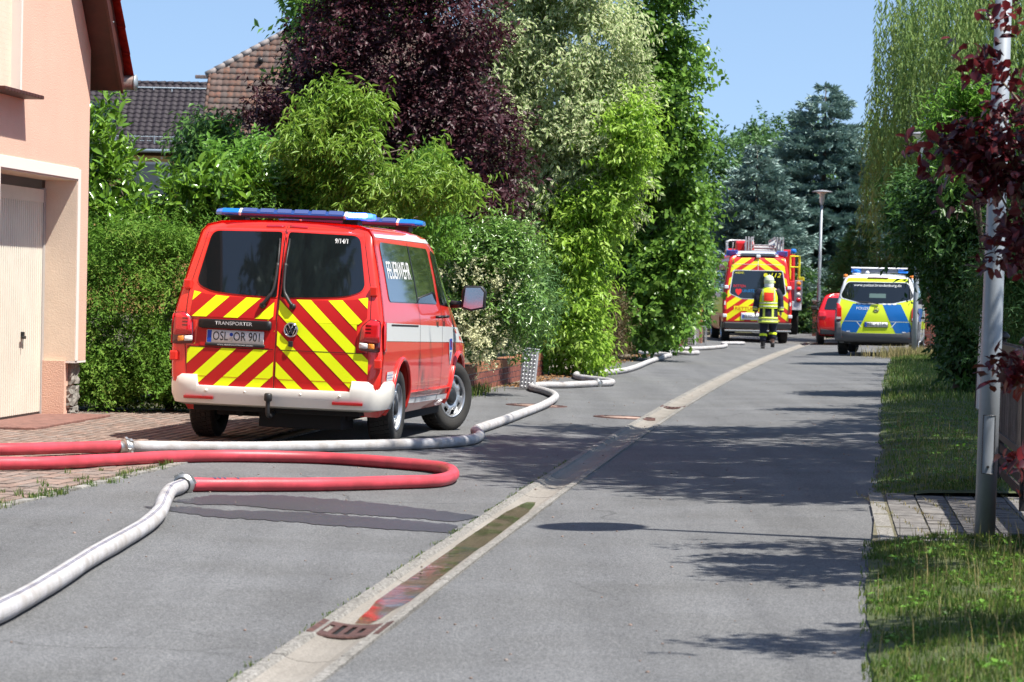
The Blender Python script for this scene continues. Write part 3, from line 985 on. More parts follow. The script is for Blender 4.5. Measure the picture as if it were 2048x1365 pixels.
van = empty('fire_van', (-1.885, 25.38, CF * (gx(25.38) + 1.885)), (CF, 0, PI / 2 - 0.156))
van.scale = (.97, .97, .97)
tag(van, 'red fire service van with yellow chevron stripes and blue roof lights', 'van')
vsec = [(0.27, 0.86), (0.33, 0.905), (0.50, 0.945), (0.80, 0.955), (1.12, 0.945), (1.24, 0.925), (1.55, 0.858), (1.78, 0.800), (1.87, 0.778), (1.93, 0.735), (1.965, 0.62), (1.985, 0.25), (1.99, 0.0)]
vxr = ([.27, .55, .80, 1.10, 1.25, 1.88, 1.95, 1.99], [-.93, -.93, -.925, -.905, -.875, -.68, -.60, -.48])
vst = [(-.90, 1.99, 1.0, .42), (-.70, 1.99, 1.0, .42, .85), (-.50, 1.99, 1.0, .42, .6), (-.35, 1.99, 1.0, .27, .45), (0, 1.99, 1.0, .27, .15), (.5, 1.99, 1.0, .27), (1.0, 1.99, 1.0, .27), (1.6, 1.985, 1.0, .27), (2.0, 1.96, 1.0, .27),
       (2.25, 1.90, .998, .27), (2.6, 1.72, .992, .27), (3.0, 1.47, .985, .27), (3.2, 1.32, .98, .27), (3.45, 1.16, .965, .27), (3.7, 1.03, .90, .27), (3.82, .93, .83, .27), (3.90, .80, .74, .32)]
VB = Body(vsec, vxr, 0.035, vst, rear_in=(.05, .024, .008, 0), rear_dx=(0, .008, .026, .07))
R_ = VB.rear; SR = VB.side(-1); SL = VB.side(1)
me = VB.mesh('body', [M_RED, M_UNDER], [(0, .36, .405, -1.2, 1.2), (3.0, .36, .405, -1.2, 1.2)])
link('body', me, van)
# arches with a rolled lip
for cx in (0, 3.0):
    for sg in (-1, 1):
        fm = VB.side(sg)
        pts = []
        for k in range(25):
            a = PI * (-.06 + 1.12 * k / 24)
            u, v = cx + .42 * math.cos(a), .36 + .42 * math.sin(a)
            p, n = fm(u, max(v, .29)); pts.append(p + n * 0.004)
        MB().tube(pts, 0.022, 8).build('wheel_arch', M_RED, van, True)
for (x, sd_) in ((0, 1), (0, -1)):
    wheel(van, x, sd_ * .822, .343, .225, sd_)
for sd_ in (1, -1):
    wheel(van, 3.0, sd_ * .815, .343, .225, sd_, steer=-0.42)
mb = MB()
mb.box((1.5, 0, .30), (4.2, 1.2, .14)).box((-.55, 0, .34), (.6, 1.5, .12)).tube([(0, -.7, .34), (0, .7, .34)], .05)
mb.tube([(-.75, .35, .27), (-.2, .35, .27), (1.0, .3, .25)], .04)
mb.box((-.5, -.2, .25), (.5, .75, .2)).box((1.6, -.78, .24), (2.0, .10, .10))
mb.build('underbody', M_UNDER, van, bevel=.01)
# --- rear doors: dark red film, yellow chevrons
zoneLu = [(-.795, 1.105), (-.035, 1.105), (-.035, 1.285), (-.45, 1.29), (-.66, 1.305), (-.775, 1.33)]
zoneLm = [(-.765, .84), (-.72, .84), (-.72, 1.10), (-.785, 1.10)]
zoneL = [(-.80, .58), (-.70, .555), (-.67, .50), (-.012, .50), (-.012, .835), (-.80, .835)]
zoneR = [(.012, .50), (.665, .50), (.70, .555), (.83, .58), (.83, .84), (.72, .87), (.72, 1.08), (.80, 1.15), (.795, 1.33), (.66, 1.305), (.45, 1.29), (.012, 1.285)]
patch('door_film', zoneLu + [] , R_, .0035, M_DRED, van)
patch('door_film', [(-.80, .58), (-.70, .555), (-.67, .50), (-.012, .50), (-.012, 1.10), (-.71, 1.10), (-.725, .86), (-.80, .835)], R_, .0032, M_DRED, van)
patch('door_film', zoneR, R_, .0034, M_DRED, van)
W_ = .125
conv = [zoneLu]
for z in (zoneLu, zoneL, [(-.012, 1.0), (-.012, 1.10), (-.08, 1.10), (-.08, 1.0)], [(-.76, .865), (-.735, .865), (-.735, .99), (-.76, .99)]):
    for p in diag_stripes(z, -1, [1.165 + .272 * k for k in range(-4, 6)], W_):
        patch('yellow_stripe', p, R_, .006, M_FLY, van)
zr = [[(.012, .50), (.665, .50), (.70, .555), (.83, .58), (.83, .84), (.012, .84)], [(.012, .842), (.715, .842), (.715, 1.09), (.012, 1.09)], [(.012, 1.092), (.73, 1.092), (.80, 1.15), (.795, 1.33), (.66, 1.305), (.45, 1.29), (.012, 1.285)]]
for z in zr:
    for p in diag_stripes(z, 1, [1.165 + .272 * k for k in range(-4, 6)], W_):
        patch('yellow_stripe', p, R_, .006, M_FLY, van)
# windows (gasket then glass)
wl = [(-.668, 1.868), (-.03, 1.880), (-.018, 1.30), (-.38, 1.312), (-.62, 1.335), (-.762, 1.395)]
wr = [(-x, z) for x, z in reversed(wl)]
for w in (wl, wr):
    c = Vector((sum(p[0] for p in w) / 6, sum(p[1] for p in w) / 6))
    big = [tuple(c + (Vector(p) - c) * 1.03) for p in w]
    fr = patch('rear_window', rpoly(big, [.07, .03, .02, .12, .12, .07] if w is wl else [.07, .12, .12, .02, .03, .07]), R_, .004, M_RED, van)
    patch('glass', rpoly(w, [.07, .03, .02, .12, .12, .07] if w is wl else [.07, .12, .12, .02, .03, .07]), R_, .008, M_GLASS, fr)
patch('door_gap', [(-.004, .50), (.004, .50), (.004, 1.945), (-.004, 1.945)], R_, .0075, M_SEAM, van)
for s in (-1, 1):
    patch('door_gap', [(s * .70, .55), (s * .704, .55), (s * .80, .60), (s * .84, 1.0), (s * .825, 1.35), (s * .70, 1.90), (s * .01, 1.93), (s * .01, 1.926), (s * .697, 1.895), (s * .82, 1.35), (s * .835, 1.0), (s * .796, .605)], R_, .003, M_SEAM, van)
    patch('door_crease', [(s * .02, .836), (s * .80, .836), (s * .80, .842), (s * .02, .842)], R_, .0075, M_SEAM, van)
    patch('door_crease', [(s * .02, .578), (s * .70, .578), (s * .70, .583), (s * .02, .583)], R_, .0075, M_DRED, van)
# wipers
def rp(u, v, off): 
    p, n = R_(u, v); return p + n * off
for s in (-1, 1):
    wp = empty('wiper', (0, 0, 0), parent=van)
    MB().lathe([(.028, 0), (.028, .03), (.018, .045), (0, .045)], 16, tuple(rp(s * .135, 1.225, 0)), 'X', m=Matrix(((-1, 0, 0), (0, 1, 0), (0, 0, 1)))).build('pivot', M_PL, wp, True)
    MB().tube(catmull([rp(s * .135, 1.225, .035), rp(s * .085, 1.29, .04), rp(s * .05, 1.36, .04), rp(s * .038, 1.47, .035), rp(s * .035, 1.60, .03)], 5), [.017] * 8 + [.013] * 13, 8).build('arm', M_PL, wp, True)
    MB().tube([rp(s * .05, 1.35, .02), rp(s * .035, 1.60, .024), rp(s * .045, 1.82, .02)], [.006, .009, .005], 6).build('blade', M_PL, wp, True)
# handle bar with plate, badge, lock
fb = patch('handle_bar', rpoly([(-.70, 1.005), (-.04, 1.005), (-.04, 1.085), (-.70, 1.085)], .025), R_, .010, M_PL, van, thick=.025)
text_patch('model_name', 'TRANSPORTER', -.55, -.21, 1.034, 1.066, R_, .037, mat('silver_lettering', (.55, .55, .55), .35, metal=.2), fb, bold=.01)
patch('plate_recess', rpoly([(-.69, .85), (-.05, .85), (-.05, 1.0), (-.69, 1.0)], .02), R_, .0065, M_DRED, van)
pl = plate(van, R_, -.365, .935, .52, .115, 'OSL  OR 901', .010, tw=.86)
MB().lathe([(.016, 0), (.016, .002), (0, .002)], 14, tuple(rp(-.40, .955, .0165)), 'X').build('plate_seal', M_EUB, pl)
MB().lathe([(.018, 0), (.018, .002), (0, .002)], 14, tuple(rp(-.40, .915, .0165)), 'X').build('plate_seal', M_ALU, pl)
ph = patch('plate_holder', rpoly([(-.635, .850), (-.095, .850), (-.095, .878), (-.635, .878)], .006), R_, .0085, M_PL, van, thick=.006)
text_patch('holder_text', 'BTG ltg  BRANDSCHUTZTECHNIK GOLPEN', -.52, -.20, .856, .868, R_, .016, M_TXTW, ph)
bd = empty('badge', (0, 0, 0), parent=van)
bp_ = rp(.135, 1.02, .008)
mx = Matrix(((-1, 0, 0), (0, 1, 0), (0, 0, 1)))
MB().lathe([(.055, 0), (.055, .010), (0, .012)], 32, tuple(bp_), 'X', m=mx).build('badge_disc', M_BLUED if False else M_PL, bd, True)
MB().tube([tuple(bp_ + Vector((-.012, math.cos(a) * .058, math.sin(a) * .058))) for a in np.linspace(0, 2 * PI, 33)[:-1]], .008, 8, closed=True).build('badge_ring', M_CHROME, bd, True)
def bline(pts): return [tuple(bp_ + Vector((-.015, -u, v))) for u, v in pts]
mb = MB()
mb.tube(bline([(-.022, .046), (0, .004), (.022, .046)]), .005, 6)
mb.tube(bline([(-.047, .026), (-.02, -.042), (0, .002), (.02, -.042), (.047, .026)]), .005, 6)
mb.build('badge_letters', M_CHROME, bd, True)
MB().box(tuple(rp(.14, .895, .02)), (.03, .04, .05)).build('lock', M_PL, van, bevel=.006)
patch('film_mark', rpoly([(-.66, .685), (-.55, .685), (-.55, .76), (-.66, .76)], .02), R_, .0068, M_DRED, van) if False else None
# lamps
for s in (-1, 1):
    lo = [(s * .745, .865), (s * .935, .85), (s * .93, 1.13), (s * .83, 1.14), (s * .755, 1.07)]
    tl = patch('tail_light', rpoly(lo, .03), R_, .006, M_TAILD, van, thick=.022)
    inn = [(s * .756, .94), (s * .928, .93), (s * .923, 1.12), (s * .832, 1.13), (s * .766, 1.062)]
    patch('lens', rpoly(inn, .02), R_, .031, M_TAIL, tl, thick=.006)
    patch('reverse_lens', rpoly([(s * .75, .885), (s * .825, .88), (s * .825, .925), (s * .75, .93)], .01), R_, .031, M_CLEAR, tl, thick=.005)
    patch('turn_lens', rpoly([(s * .83, .88), (s * .885, .875), (s * .885, .92), (s * .83, .925)], .01), R_, .031, M_AMBER, tl, thick=.005)
    for k in range(3):
        patch('lens_bar', [(s * .80, 1.015 + .03 * k), (s * .85, 1.015 + .03 * k), (s * .85, 1.025 + .03 * k), (s * .80, 1.025 + .03 * k)], R_, .0385, M_TAILD, tl)
    # lamp wraps round the corner
    fm = VB.side(s * -1 if False else (-1 if s > 0 else 1))
    patch('lens_side', rpoly([(-.90, .86), (-.80, .86), (-.80, 1.12), (-.85, 1.13), (-.90, 1.10)], .02), fm, .004, M_TAIL, tl, thick=.008)
    for hz in (1.385, .75):
        uu = s * (.84 if hz > 1 else .92)
        MB().box(tuple(rp(uu, hz, .012)), (.05, .07, .085)).build('hinge', M_RED, van, bevel=.012)
    br = patch('high_brake_light', rpoly([(s * .02, 1.915), (s * .19, 1.91), (s * .19, 1.932), (s * .02, 1.937)], .006), R_, .012, M_REFL, van, thick=.006)
text_patch('call_sign', '9/14/1', .45, .565, 1.795, 1.838, R_, .010, M_TXTW, van, bold=.012)
# bumper, swept round the rear corners to the arches
path = []
half = [(-1.005, 0), (-1.003, .2), (-.998, .4), (-.990, .6), (-.985, .685), (-.984, .70), (-.975, .78), (-.955, .85), (-.915, .91), (-.85, .95), (-.75, .968), (-.60, .975), (-.44, .975)]
path = [(x, -y) for x, y in reversed(half[1:])] + half
prof = [(.09, .60), (.02, .595), (-.002, .565), (-.006, .50), (0, .42), (.03, .345), (.11, .325)]
V, F = [], []
for i, (x, y) in enumerate(path):
    a = Vector(path[max(i - 1, 0)]); b_ = Vector(path[min(i + 1, len(path) - 1)])
    t = (b_ - a).normalized(); nrm = Vector((-t.y, t.x))                # outward (to the rear)
    if nrm.dot(Vector((x + .3, y))) < 0: nrm = -nrm
    for d, z in prof:
        zz = z
        if abs(y) < .69 and x < -.9 and z > .49: zz = .49 + (z - .49) * .12
        V.append((x - nrm.x * d, y - nrm.y * d, zz))
k = len(prof)
for i in range(len(path) - 1):
    for j in range(k - 1): F.append((i * k + j, i * k + j + 1, (i + 1) * k + j + 1, (i + 1) * k + j))
bo = MB().add(V, F).build('bumper', M_BUMP, van, True)
md = bo.modifiers.new('th', 'SOLIDIFY'); md.thickness = .02; md.offset = -1
smooth_by_angle(bo, 40)
for s in (-1, 1):
    MB().box((-.984, -s * .67, .395), (.03, .27, .026), rz=s * .05).build('bumper_reflector', M_REFL, bo, bevel=.004)
    for q in (.25, .6):
        MB().lathe([(.012, -1.006), (.012, -.98)], 12, (0, -s * q, .46), 'X').build('parking_sensor', M_BUMP, bo, True)
tw = empty('tow_bar', (0, 0, 0), parent=van)
MB().tube(catmull([(-.80, .02, .30), (-.95, .02, .26), (-1.05, .02, .27), (-1.07, .02, .32), (-1.07, .02, .40)], 5), .020, 10).build('tow_neck', M_PL, tw, True)
MB().lathe([(.025, .39), (.036, .40), (.036, .45), (.025, .462), (0, .464)], 16, (-1.07, .02, 0)).build('tow_ball_cap', M_PL, tw, True)
# --- sides
for sg in (-1, 1):
    fm = VB.side(sg)
    bnd = [(-.795, .955), (3.15, .885), (3.40, .87), (3.40, 1.015), (2.9, 1.04), (-.80, 1.115)]
    patch('white_band', bnd, fm, .003, M_VWHITE, van, grid=.12)
    for (a, b, z0, z1) in ((.42, .86, .362, .415), (.88, 1.94, .352, .405), (1.96, 2.58, .342, .392)):
        lr = patch('reflective_strip', [(a, z0), (b, z0 - .008), (b, z1 - .008), (a, z1)], fm, .004, M_VWHITE, van)
    w1 = rpoly([(-.52, 1.30), (1.78, 1.275), (1.78, 1.80), (-.50, 1.825)], [.06, .05, .08, .09])
    w2 = rpoly([(1.93, 1.27), (2.75, 1.24), (2.30, 1.74), (1.93, 1.795)], [.05, .05, .08, .06])
    sw = patch('side_window', w1, fm, .006, M_GLASS, van, grid=.07)
    patch('window_divider', [(.78, 1.29), (.82, 1.29), (.82, 1.81), (.78, 1.81)], fm, .0085, M_PL, sw)
    patch('door_window', w2, fm, .006, M_GLASS, van, grid=.07)
    for a in (.80, 1.95):
        patch('door_gap', [(a + .02, .33), (a + .028, .33), (a + .004, 1.84), (a - .004, 1.84)], fm, .0045, M_SEAM, van)
    patch('door_gap', [(2.60, .75), (2.606, .75), (2.80, 1.22), (2.79, 1.22)], fm, .0045, M_SEAM, van)
    patch('slide_rail', [(-.55, 1.085), (.72, 1.065), (.72, 1.08), (-.55, 1.10)], fm, .0055, M_SEAM, van)
    patch('sill_crease', [(.42, .455), (2.58, .445), (2.58, .462), (.42, .472)], fm, .006, M_RED, van, thick=.012)
    patch('roof_band', [(-.62, 1.865), (2.0, 1.855), (2.35, 1.79), (2.55, 1.70), (2.45, 1.79), (2.15, 1.89), (1.8, 1.925), (-.55, 1.945)], fm, .003, M_VWHITE, van)
    for hx in (1.70, 2.05):
        p, n = fm(hx, 1.15)
        MB().tube([p + n * .0 + Vector((-.06, 0, 0)), p + n * .045 + Vector((-.05, 0, 0)), p + n * .045 + Vector((.05, 0, 0)), p + Vector((.06, 0, 0))], .014, 8).build('door_handle', M_PL, van, True)
    # mirror
    mr = empty('mirror', (0, 0, 0), parent=van)
    MB().tube([(2.66, sg * .90, 1.27), (2.64, sg * 1.06, 1.27)], [.04, .03], 8).build('mirror_arm', M_PL, mr, True)
    mb = MB()
    mb.add([(2.60 + dx, sg * (1.02 + yy), 1.21 + zz) for dx, k in ((-.03, 1), (.04, 1), (.12, .7)) for yy, zz in ((0, .02 * k), (.10, -.0), (.235 * k, .03), (.245 * k, .20 * k), (.20 * k, .255 * k), (.03, .25 * k), (0, .2 * k))],
           [tuple(range(7)), tuple(range(14, 21))] + [(a * 7 + i, a * 7 + (i + 1) % 7, (a + 1) * 7 + (i + 1) % 7, (a + 1) * 7 + i) for a in range(2) for i in range(7)])
    mb.build('mirror_housing', M_PL, mr, True, bevel=.015)
    mb = MB()
    mb.add([(2.567, sg * (1.02 + yy), 1.21 + zz) for yy, zz in ((.02, .04), (.10, .02), (.215, .045), (.222, .19), (.185, .235), (.04, .23))], [(0, 1, 2, 3, 4, 5)])
    mb.build('mirror_glass', M_CHROME, mr)
# right side lettering, crest, service label
text_patch('side_lettering', 'FEUERWEHR', -.40, .66, 1.50, 1.655, SR, .009, M_TXTW, van, bold=.004)
cr = patch('crest', rpoly([(2.36, .94), (2.56, .94), (2.56, .80), (2.46, .67), (2.36, .80)], .02), SR, .006, M_VWHITE, van)
patch('crest_field', rpoly([(2.38, .93), (2.54, .93), (2.54, .82), (2.38, .82)], .01), SR, .007, M_EUB, cr)
patch('crest_emblem', [(2.42, .80), (2.50, .80), (2.47, .71), (2.45, .71)], SR, .007, M_EUB, cr)
patch('crest_emblem', [(2.43, .92), (2.49, .90), (2.50, .84), (2.44, .85)], SR, .0085, M_REFL, cr)
sl = patch('service_label', [(-.70, .60), (-.42, .60), (-.42, .68), (-.70, .68)], SR, .006, M_VWHITE, van)
for k in range(2): patch('label_line', [(-.68, .623 + .025 * k), (-.44, .623 + .025 * k), (-.44, .627 + .025 * k), (-.68, .627 + .025 * k)], SR, .007, M_EUB, sl)
# --- roof light bars
def light_bar(x, wid, flash_right, parent, name='light_bar', z=2.03):
    o = empty(name, (x, 0, z), parent=parent)
    h = .064
    def sect(y, sx=1.0): return [(-.14 * sx, y, 0), (-.155 * sx, y, .028), (-.10 * sx, y, h), (.10 * sx, y, h), (.155 * sx, y, .028), (.14 * sx, y, 0)]
    ex = wid / 2
    inn = ex - .25
    mb = MB(); V = sect(-inn) + sect(inn)
    mb.add(V, [tuple(range(6)), tuple(range(6, 12))] + [(i, (i + 1) % 6, 6 + (i + 1) % 6, 6 + i) for i in range(6)])
    mb.build('centre_lens', M_BLUED, o, bevel=.008)
    for k in range(6):
        yy = -inn + (k + .5) * 2 * inn / 6
        MB().box((-.118, yy, .045), (.05, 2 * inn / 6 - .03, .028), m=Matrix.Rotation(-.75, 3, 'Y')).build('led_module', mat('led_module_grey', (0.06, 0.09, 0.24), .3, coat=.6), o)
    for s in (-1, 1):
        mb = MB()
        a, b, c = sect(s * (inn + .022)), sect(s * (ex - .07), .92), [(p[0] * .55, s * ex, p[2] * .75 + .004) for p in sect(0)]
        V = a + b + c
        mb.add(V, [tuple(range(6)), tuple(range(12, 18))] + [(q * 6 + i, q * 6 + (i + 1) % 6, (q + 1) * 6 + (i + 1) % 6, (q + 1) * 6 + i) for q in range(2) for i in range(6)])
        lit = flash_right and s < 0
        e = mb.build('end_lens', M_FLASH if lit else M_BLUEL, o, bevel=.01)
        if lit: MB().box((-.135, s * (inn + .12), .038), (.04, .17, .032)).build('flash_core', M_FLASHW, e, bevel=.008)
        mb = MB()
        a, b = sect(s * inn, 1.04), sect(s * (inn + .022), 1.04)
        V = a + b
        mb.add([(p[0], p[1], p[2] * 1.06) for p in V], [tuple(range(6)), tuple(range(6, 12))] + [(i, (i + 1) % 6, 6 + (i + 1) % 6, 6 + i) for i in range(6)])
        mb.build('divider', M_VWHITE, o, bevel=.004)
        MB().box((0, s * ex * .72, -.03), (.20, .14, .06)).build('foot', M_PL, o, bevel=.012)
    MB().box((0, 0, -.004), (.28, 2 * ex - .2, .012)).build('base_plate', M_PL, o)
    return o
light_bar(-.36, 1.44, True, van, z=2.015)
light_bar(2.02, 1.44, False, van, z=2.02)
# ------------------------------------------------------------------ police van
M_PBLUE = mat('police_blue_film', (0.008, 0.13, 0.42), 0.35, coat=.5)
M_PYEL = mat('police_yellow_film', (0.66, 0.80, 0.03), 0.35, coat=.4)
M_PWHITE = mat('van_white_paint', (0.72, 0.73, 0.74), 0.3, coat=.7)
M_PGREY = mat('grey_bumper_plastic', (0.085, 0.088, 0.095), 0.55)
pol = empty('police_van', (8.62, 67.6, 0.05), (0, 0, PI / 2 - 0.190))
tag(pol, 'yellow and blue police van with white roof parked by the lamp post', 'van')
psec = [(0.27, .86), (.34, .91), (.50, .95), (.85, .962), (1.08, .952), (1.2, .93), (1.5, .86), (1.72, .795), (1.80, .755), (1.86, .68), (1.895, .52), (1.91, .25), (1.915, 0)]
pxr = ([.27, .45, .60, .95, 1.15, 1.78, 1.86, 1.915], [-.94, -1.0, -1.0, -.985, -.94, -.74, -.66, -.5])
pst = [(-.95, 1.915, 1.0, .33), (-.75, 1.915, 1.0, .33, .85), (-.4, 1.915, 1.0, .27, .45), (0, 1.915, 1.0, .27, .15), (.6, 1.915, 1, .27), (1.6, 1.91, 1, .27), (2.15, 1.88, 1, .27), (2.5, 1.74, .99, .27), (2.95, 1.45, .98, .27), (3.3, 1.18, .97, .27), (3.7, 1.05, .92, .27), (3.95, .92, .84, .27), (4.05, .75, .72, .32)]
PB = Body(psec, pxr, 0.05, pst, rear_in=(.06, .03, .01, 0))
link('body', PB.mesh('body', [M_PWHITE, M_UNDER], [(0, .35, .40, -1.2, 1.2), (3.2, .35, .40, -1.2, 1.2)]), pol)
PR = PB.rear
for x, st in ((0, 0), (3.2, -.1)):
    for sd_ in (1, -1): wheel(pol, x, sd_ * .83, .335, .215, sd_, st)
MB().box((1.5, 0, .30), (4.4, 1.2, .14)).box((-.5, 0, .34), (.7, 1.5, .12)).build('underbody', M_UNDER, pol)
tail = [(-.86, .50), (.86, .50), (.885, .85), (.875, 1.12), (.80, 1.42), (.70, 1.80), (-.70, 1.80), (-.80, 1.42), (-.875, 1.12), (-.885, .85)]
patch('yellow_film', rpoly(tail, .05), PR, .003, M_PYEL, pol)
def quad(n, q, off, m, par=pol, **k): return patch(n, q, PR, off, m, par, **k)
for s in (-1, 1):
    quad('blue_stripe', [(s * .13, 1.20), (s * .55, 1.20), (s * .75, .80), (s * .31, .80)], .006, M_PBLUE)
    quad('blue_stripe', [(s * .318, .785), (s * .757, .785), (s * .80, .70), (s * .80, .53), (s * .45, .53)], .006, M_PBLUE)
    quad('crease', [(s * .33, .79), (s * .86, .79), (s * .86, .797), (s * .33, .797)], .008, M_PWHITE)
    quad('plate_recess_edge', [(s * .44, .785), (s * .46, .785), (s * .36, .66), (s * .335, .66)], .0085, M_PWHITE)
    tl = patch('tail_light', rpoly([(s * .80, .80), (s * .925, .80), (s * .93, 1.20), (s * .86, 1.18), (s * .81, 1.10)], .03), PR, .006, M_TAIL, pol, thick=.03)
    patch('reverse_lens', [(s * .82, .83), (s * .92, .83), (s * .92, .88), (s * .82, .88)], PR, .04, M_CLEAR, tl)
    patch('lower_lens', [(s * .82, .80), (s * .92, .80), (s * .92, .828), (s * .82, .828)], PR, .04, M_TAILD, tl)
    quad('reflective_mark', [(s * .13, 1.185), (s * .21, 1.185), (s * .21, 1.215), (s * .13, 1.215)], .009, M_TXTW)
    quad('reflective_mark', [(s * .25, 1.185), (s * .33, 1.185), (s * .33, 1.215), (s * .25, 1.215)], .009, M_TXTW)
    quad('reflective_mark', [(s * .37, 1.185), (s * .45, 1.185), (s * .45, 1.215), (s * .37, 1.215)], .009, M_TXTW)
    quad('bumper_reflector', [(s * .62, .385), (s * .80, .385), (s * .80, .42), (s * .62, .42)], .03, M_REFL)
    quad('corner_mark', [(s * .60, .545), (s * .68, .545), (s * .68, .565), (s * .60, .565)], .009, M_TXTW)
    fm = PB.side(-s)
    patch('side_window', rpoly([(-.50, 1.22), (1.85, 1.20), (1.85, 1.70), (-.48, 1.72)], .07), fm, .006, M_GLASS, pol)
    patch('door_window', rpoly([(2.0, 1.19), (2.85, 1.15), (2.35, 1.62), (2.0, 1.68)], .06), fm, .006, M_GLASS, pol)
    patch('side_blue_band', [(-.9, .80), (.3, .80), (1.2, 1.10), (-.9, 1.12)], fm, .004, M_PBLUE, pol)
    patch('side_yellow_band', [(.6, .62), (3.9, .60), (3.9, .78), (.6, .80)], fm, .004, M_PYEL, pol)
    patch('side_blue_band', [(2.6, .80), (3.7, .80), (3.6, .96), (2.4, 1.0)], fm, .004, M_PBLUE, pol)
    sill = patch('bumper_side', [(-.92, .34), (-.42, .34), (-.42, .60), (-.60, .80), (-.92, .82)], fm, .006, M_PGREY, pol, thick=.01)
    mr = empty('mirror', (0, 0, 0), parent=pol)
    MB().tube([(2.72, -s * .88, 1.2), (2.70, -s * 1.0, 1.22)], .03, 8).build('mirror_arm', M_PL, mr)
    MB().box((2.72, -s * 1.02, 1.27), (.12, .17, .22)).build('mirror_housing', M_PL, mr, bevel=.04, seg=3)
wv = [(-.70, 1.70), (.70, 1.70), (.835, 1.40), (.80, 1.33), (.35, 1.215), (-.35, 1.215), (-.80, 1.33), (-.835, 1.40)]
fr = patch('rear_window', rpoly([(x * 1.03, z + (.012 if z > 1.5 else -.02)) for x, z in wv], .09), PR, .006, M_PWHITE, pol)
gl = patch('glass', rpoly(wv, .09), PR, .009, M_GLASS, fr)
text_patch('web_address', 'www.polizei.brandenburg.de', -.55, .55, 1.585, 1.665, PR, .013, M_TXTW, gl)
quad('window_sticker', [(-.18, 1.34), (.20, 1.34), (.20, 1.44), (-.18, 1.44)], .012, mat('sticker_grey', (.10, .16, .15), .5), gl)
MB().tube([tuple(PR(u, v)[0] + Vector((-.03, 0, 0))) for u, v in ((.05, 1.20), (-.2, 1.235), (-.45, 1.25))], .012, 6).build('wiper', M_PL, pol)
quad('high_brake_light', rpoly([(-.24, 1.795), (.24, 1.795), (.24, 1.815), (-.24, 1.815)], .006), .012, M_TAILD, thick=.006)
text_patch('tailgate_lettering', 'POLIZEI', -.47, -.16, 1.065, 1.125, PR, .010, M_TXTW, pol)
bp2 = PR(0, 1.07)[0] + Vector((-.012, 0, 0))
bd = empty('badge', (0, 0, 0), parent=pol)
MB().tube([tuple(bp2 + Vector((-.008, math.cos(a) * .055, math.sin(a) * .055))) for a in np.linspace(0, 2 * PI, 25)[:-1]], .009, 6, closed=True).build('badge_ring', M_CHROME, bd)
mb = MB()
for k in range(3):
    a = PI / 2 + k * 2 * PI / 3
    mb.tube([tuple(bp2 + Vector((-.01, 0, 0))), tuple(bp2 + Vector((-.01, math.cos(a) * .052, math.sin(a) * .052)))], [.012, .004], 6)
mb.build('badge_star', M_CHROME, bd)
quad('plate_frame', [(-.275, .655), (.275, .655), (.275, .785), (-.275, .785)], .010, M_PL, thick=.006)
plate(pol, PR, 0, .72, .52, .11, 'BBL 4-3596', .018)
# dark grey bumper
path = [(-.45, -.985), (-.75, -.985), (-.95, -.965), (-1.03, -.87), (-1.06, -.6), (-1.075, -.3), (-1.08, 0)]
path = path + [(x, -y) for x, y in reversed(path[:-1])]
prof = [(.10, .60), (.01, .585), (0, .52), (.0, .45), (.02, .36), (.08, .31)]
V, F = [], []
for i, (x, y) in enumerate(path):
    c = Vector((-.2 - x, -y)).normalized()
    for d, z in prof:
        zz = z if abs(y) > .84 else min(z, .515 + (z - .52) * .1 if z > .515 else z)
        V.append((x + c.x * d, y + c.y * d, zz))
k = len(prof)
for i in range(len(path) - 1):
    for j in range(k - 1): F.append((i * k + j, i * k + j + 1, (i + 1) * k + j + 1, (i + 1) * k + j))
bo = MB().add(V, F).build('bumper', M_PGREY, pol, True); smooth_by_angle(bo, 40)
md = bo.modifiers.new('th', 'SOLIDIFY'); md.thickness = .02; md.offset = -1
for s in (-1, 1):
    patch('bumper_corner', [(s * .79, .34), (s * .93, .34), (s * .96, .50), (s * .955, .80), (s * .83, .80), (s * .80, .56)], PR, .012, M_PGREY, pol, thick=.02)
# roof bar: two blue ends, grey display between, amber corner lamps, beacon
rb = empty('light_bar', (-.15, 0, 1.93), parent=pol)
MB().prism([(-.10, .0), (.16, 0), (.10, .11), (-.06, .11)], 'Y', -.42, .42).build('display', mat('display_grey', (.13, .14, .17), .3, coat=.5), rb)
MB().prism([(-.11, .10), (.12, .10), (.10, .125), (-.08, .125)], 'Y', -.66, .66).build('bar_cover', M_PWHITE, rb)
for s in (-1, 1):
    MB().prism([(-.11, .0), (.16, 0), (.10, .10), (-.06, .10)], 'Y', s * .43, s * .66).build('blue_lens', M_BLUEL, rb, bevel=.01)
    MB().box((.02, s * .5, -.02), (.15, .12, .05)).build('foot', M_PL, rb)
    bl = empty('corner_lamp', (-.62, s * .76, 1.79), parent=pol)
    MB().lathe([(.03, 0), (.055, .01), (.055, .06), (.045, .085), (0, .09)], 16).build('amber_dome', M_AMBER, bl, True)
    MB().lathe([(.058, -.02), (.058, .012)], 16).build('base', M_PWHITE, bl, True)
bc = empty('beacon', (-.50, .52, 1.88), parent=pol)
MB().lathe([(.09, 0), (.085, .06), (.06, .09), (0, .10)], 18, (0, 0, .02)).build('blue_dome', M_BLUEL, bc, True)
MB().lathe([(.10, -.02), (.10, .03)], 18).build('base', M_PWHITE, bc, True)
MB().lathe([(.05, 0), (.05, .03), (.035, .06), (0, .07)], 14, (-.45, .27, 1.90)).build('antenna_dome', M_PWHITE, pol, True)
MB().tube([(.3, .1, 1.9), (.25, .1, 2.45)], .006, 5).build('antenna', M_PL, pol)

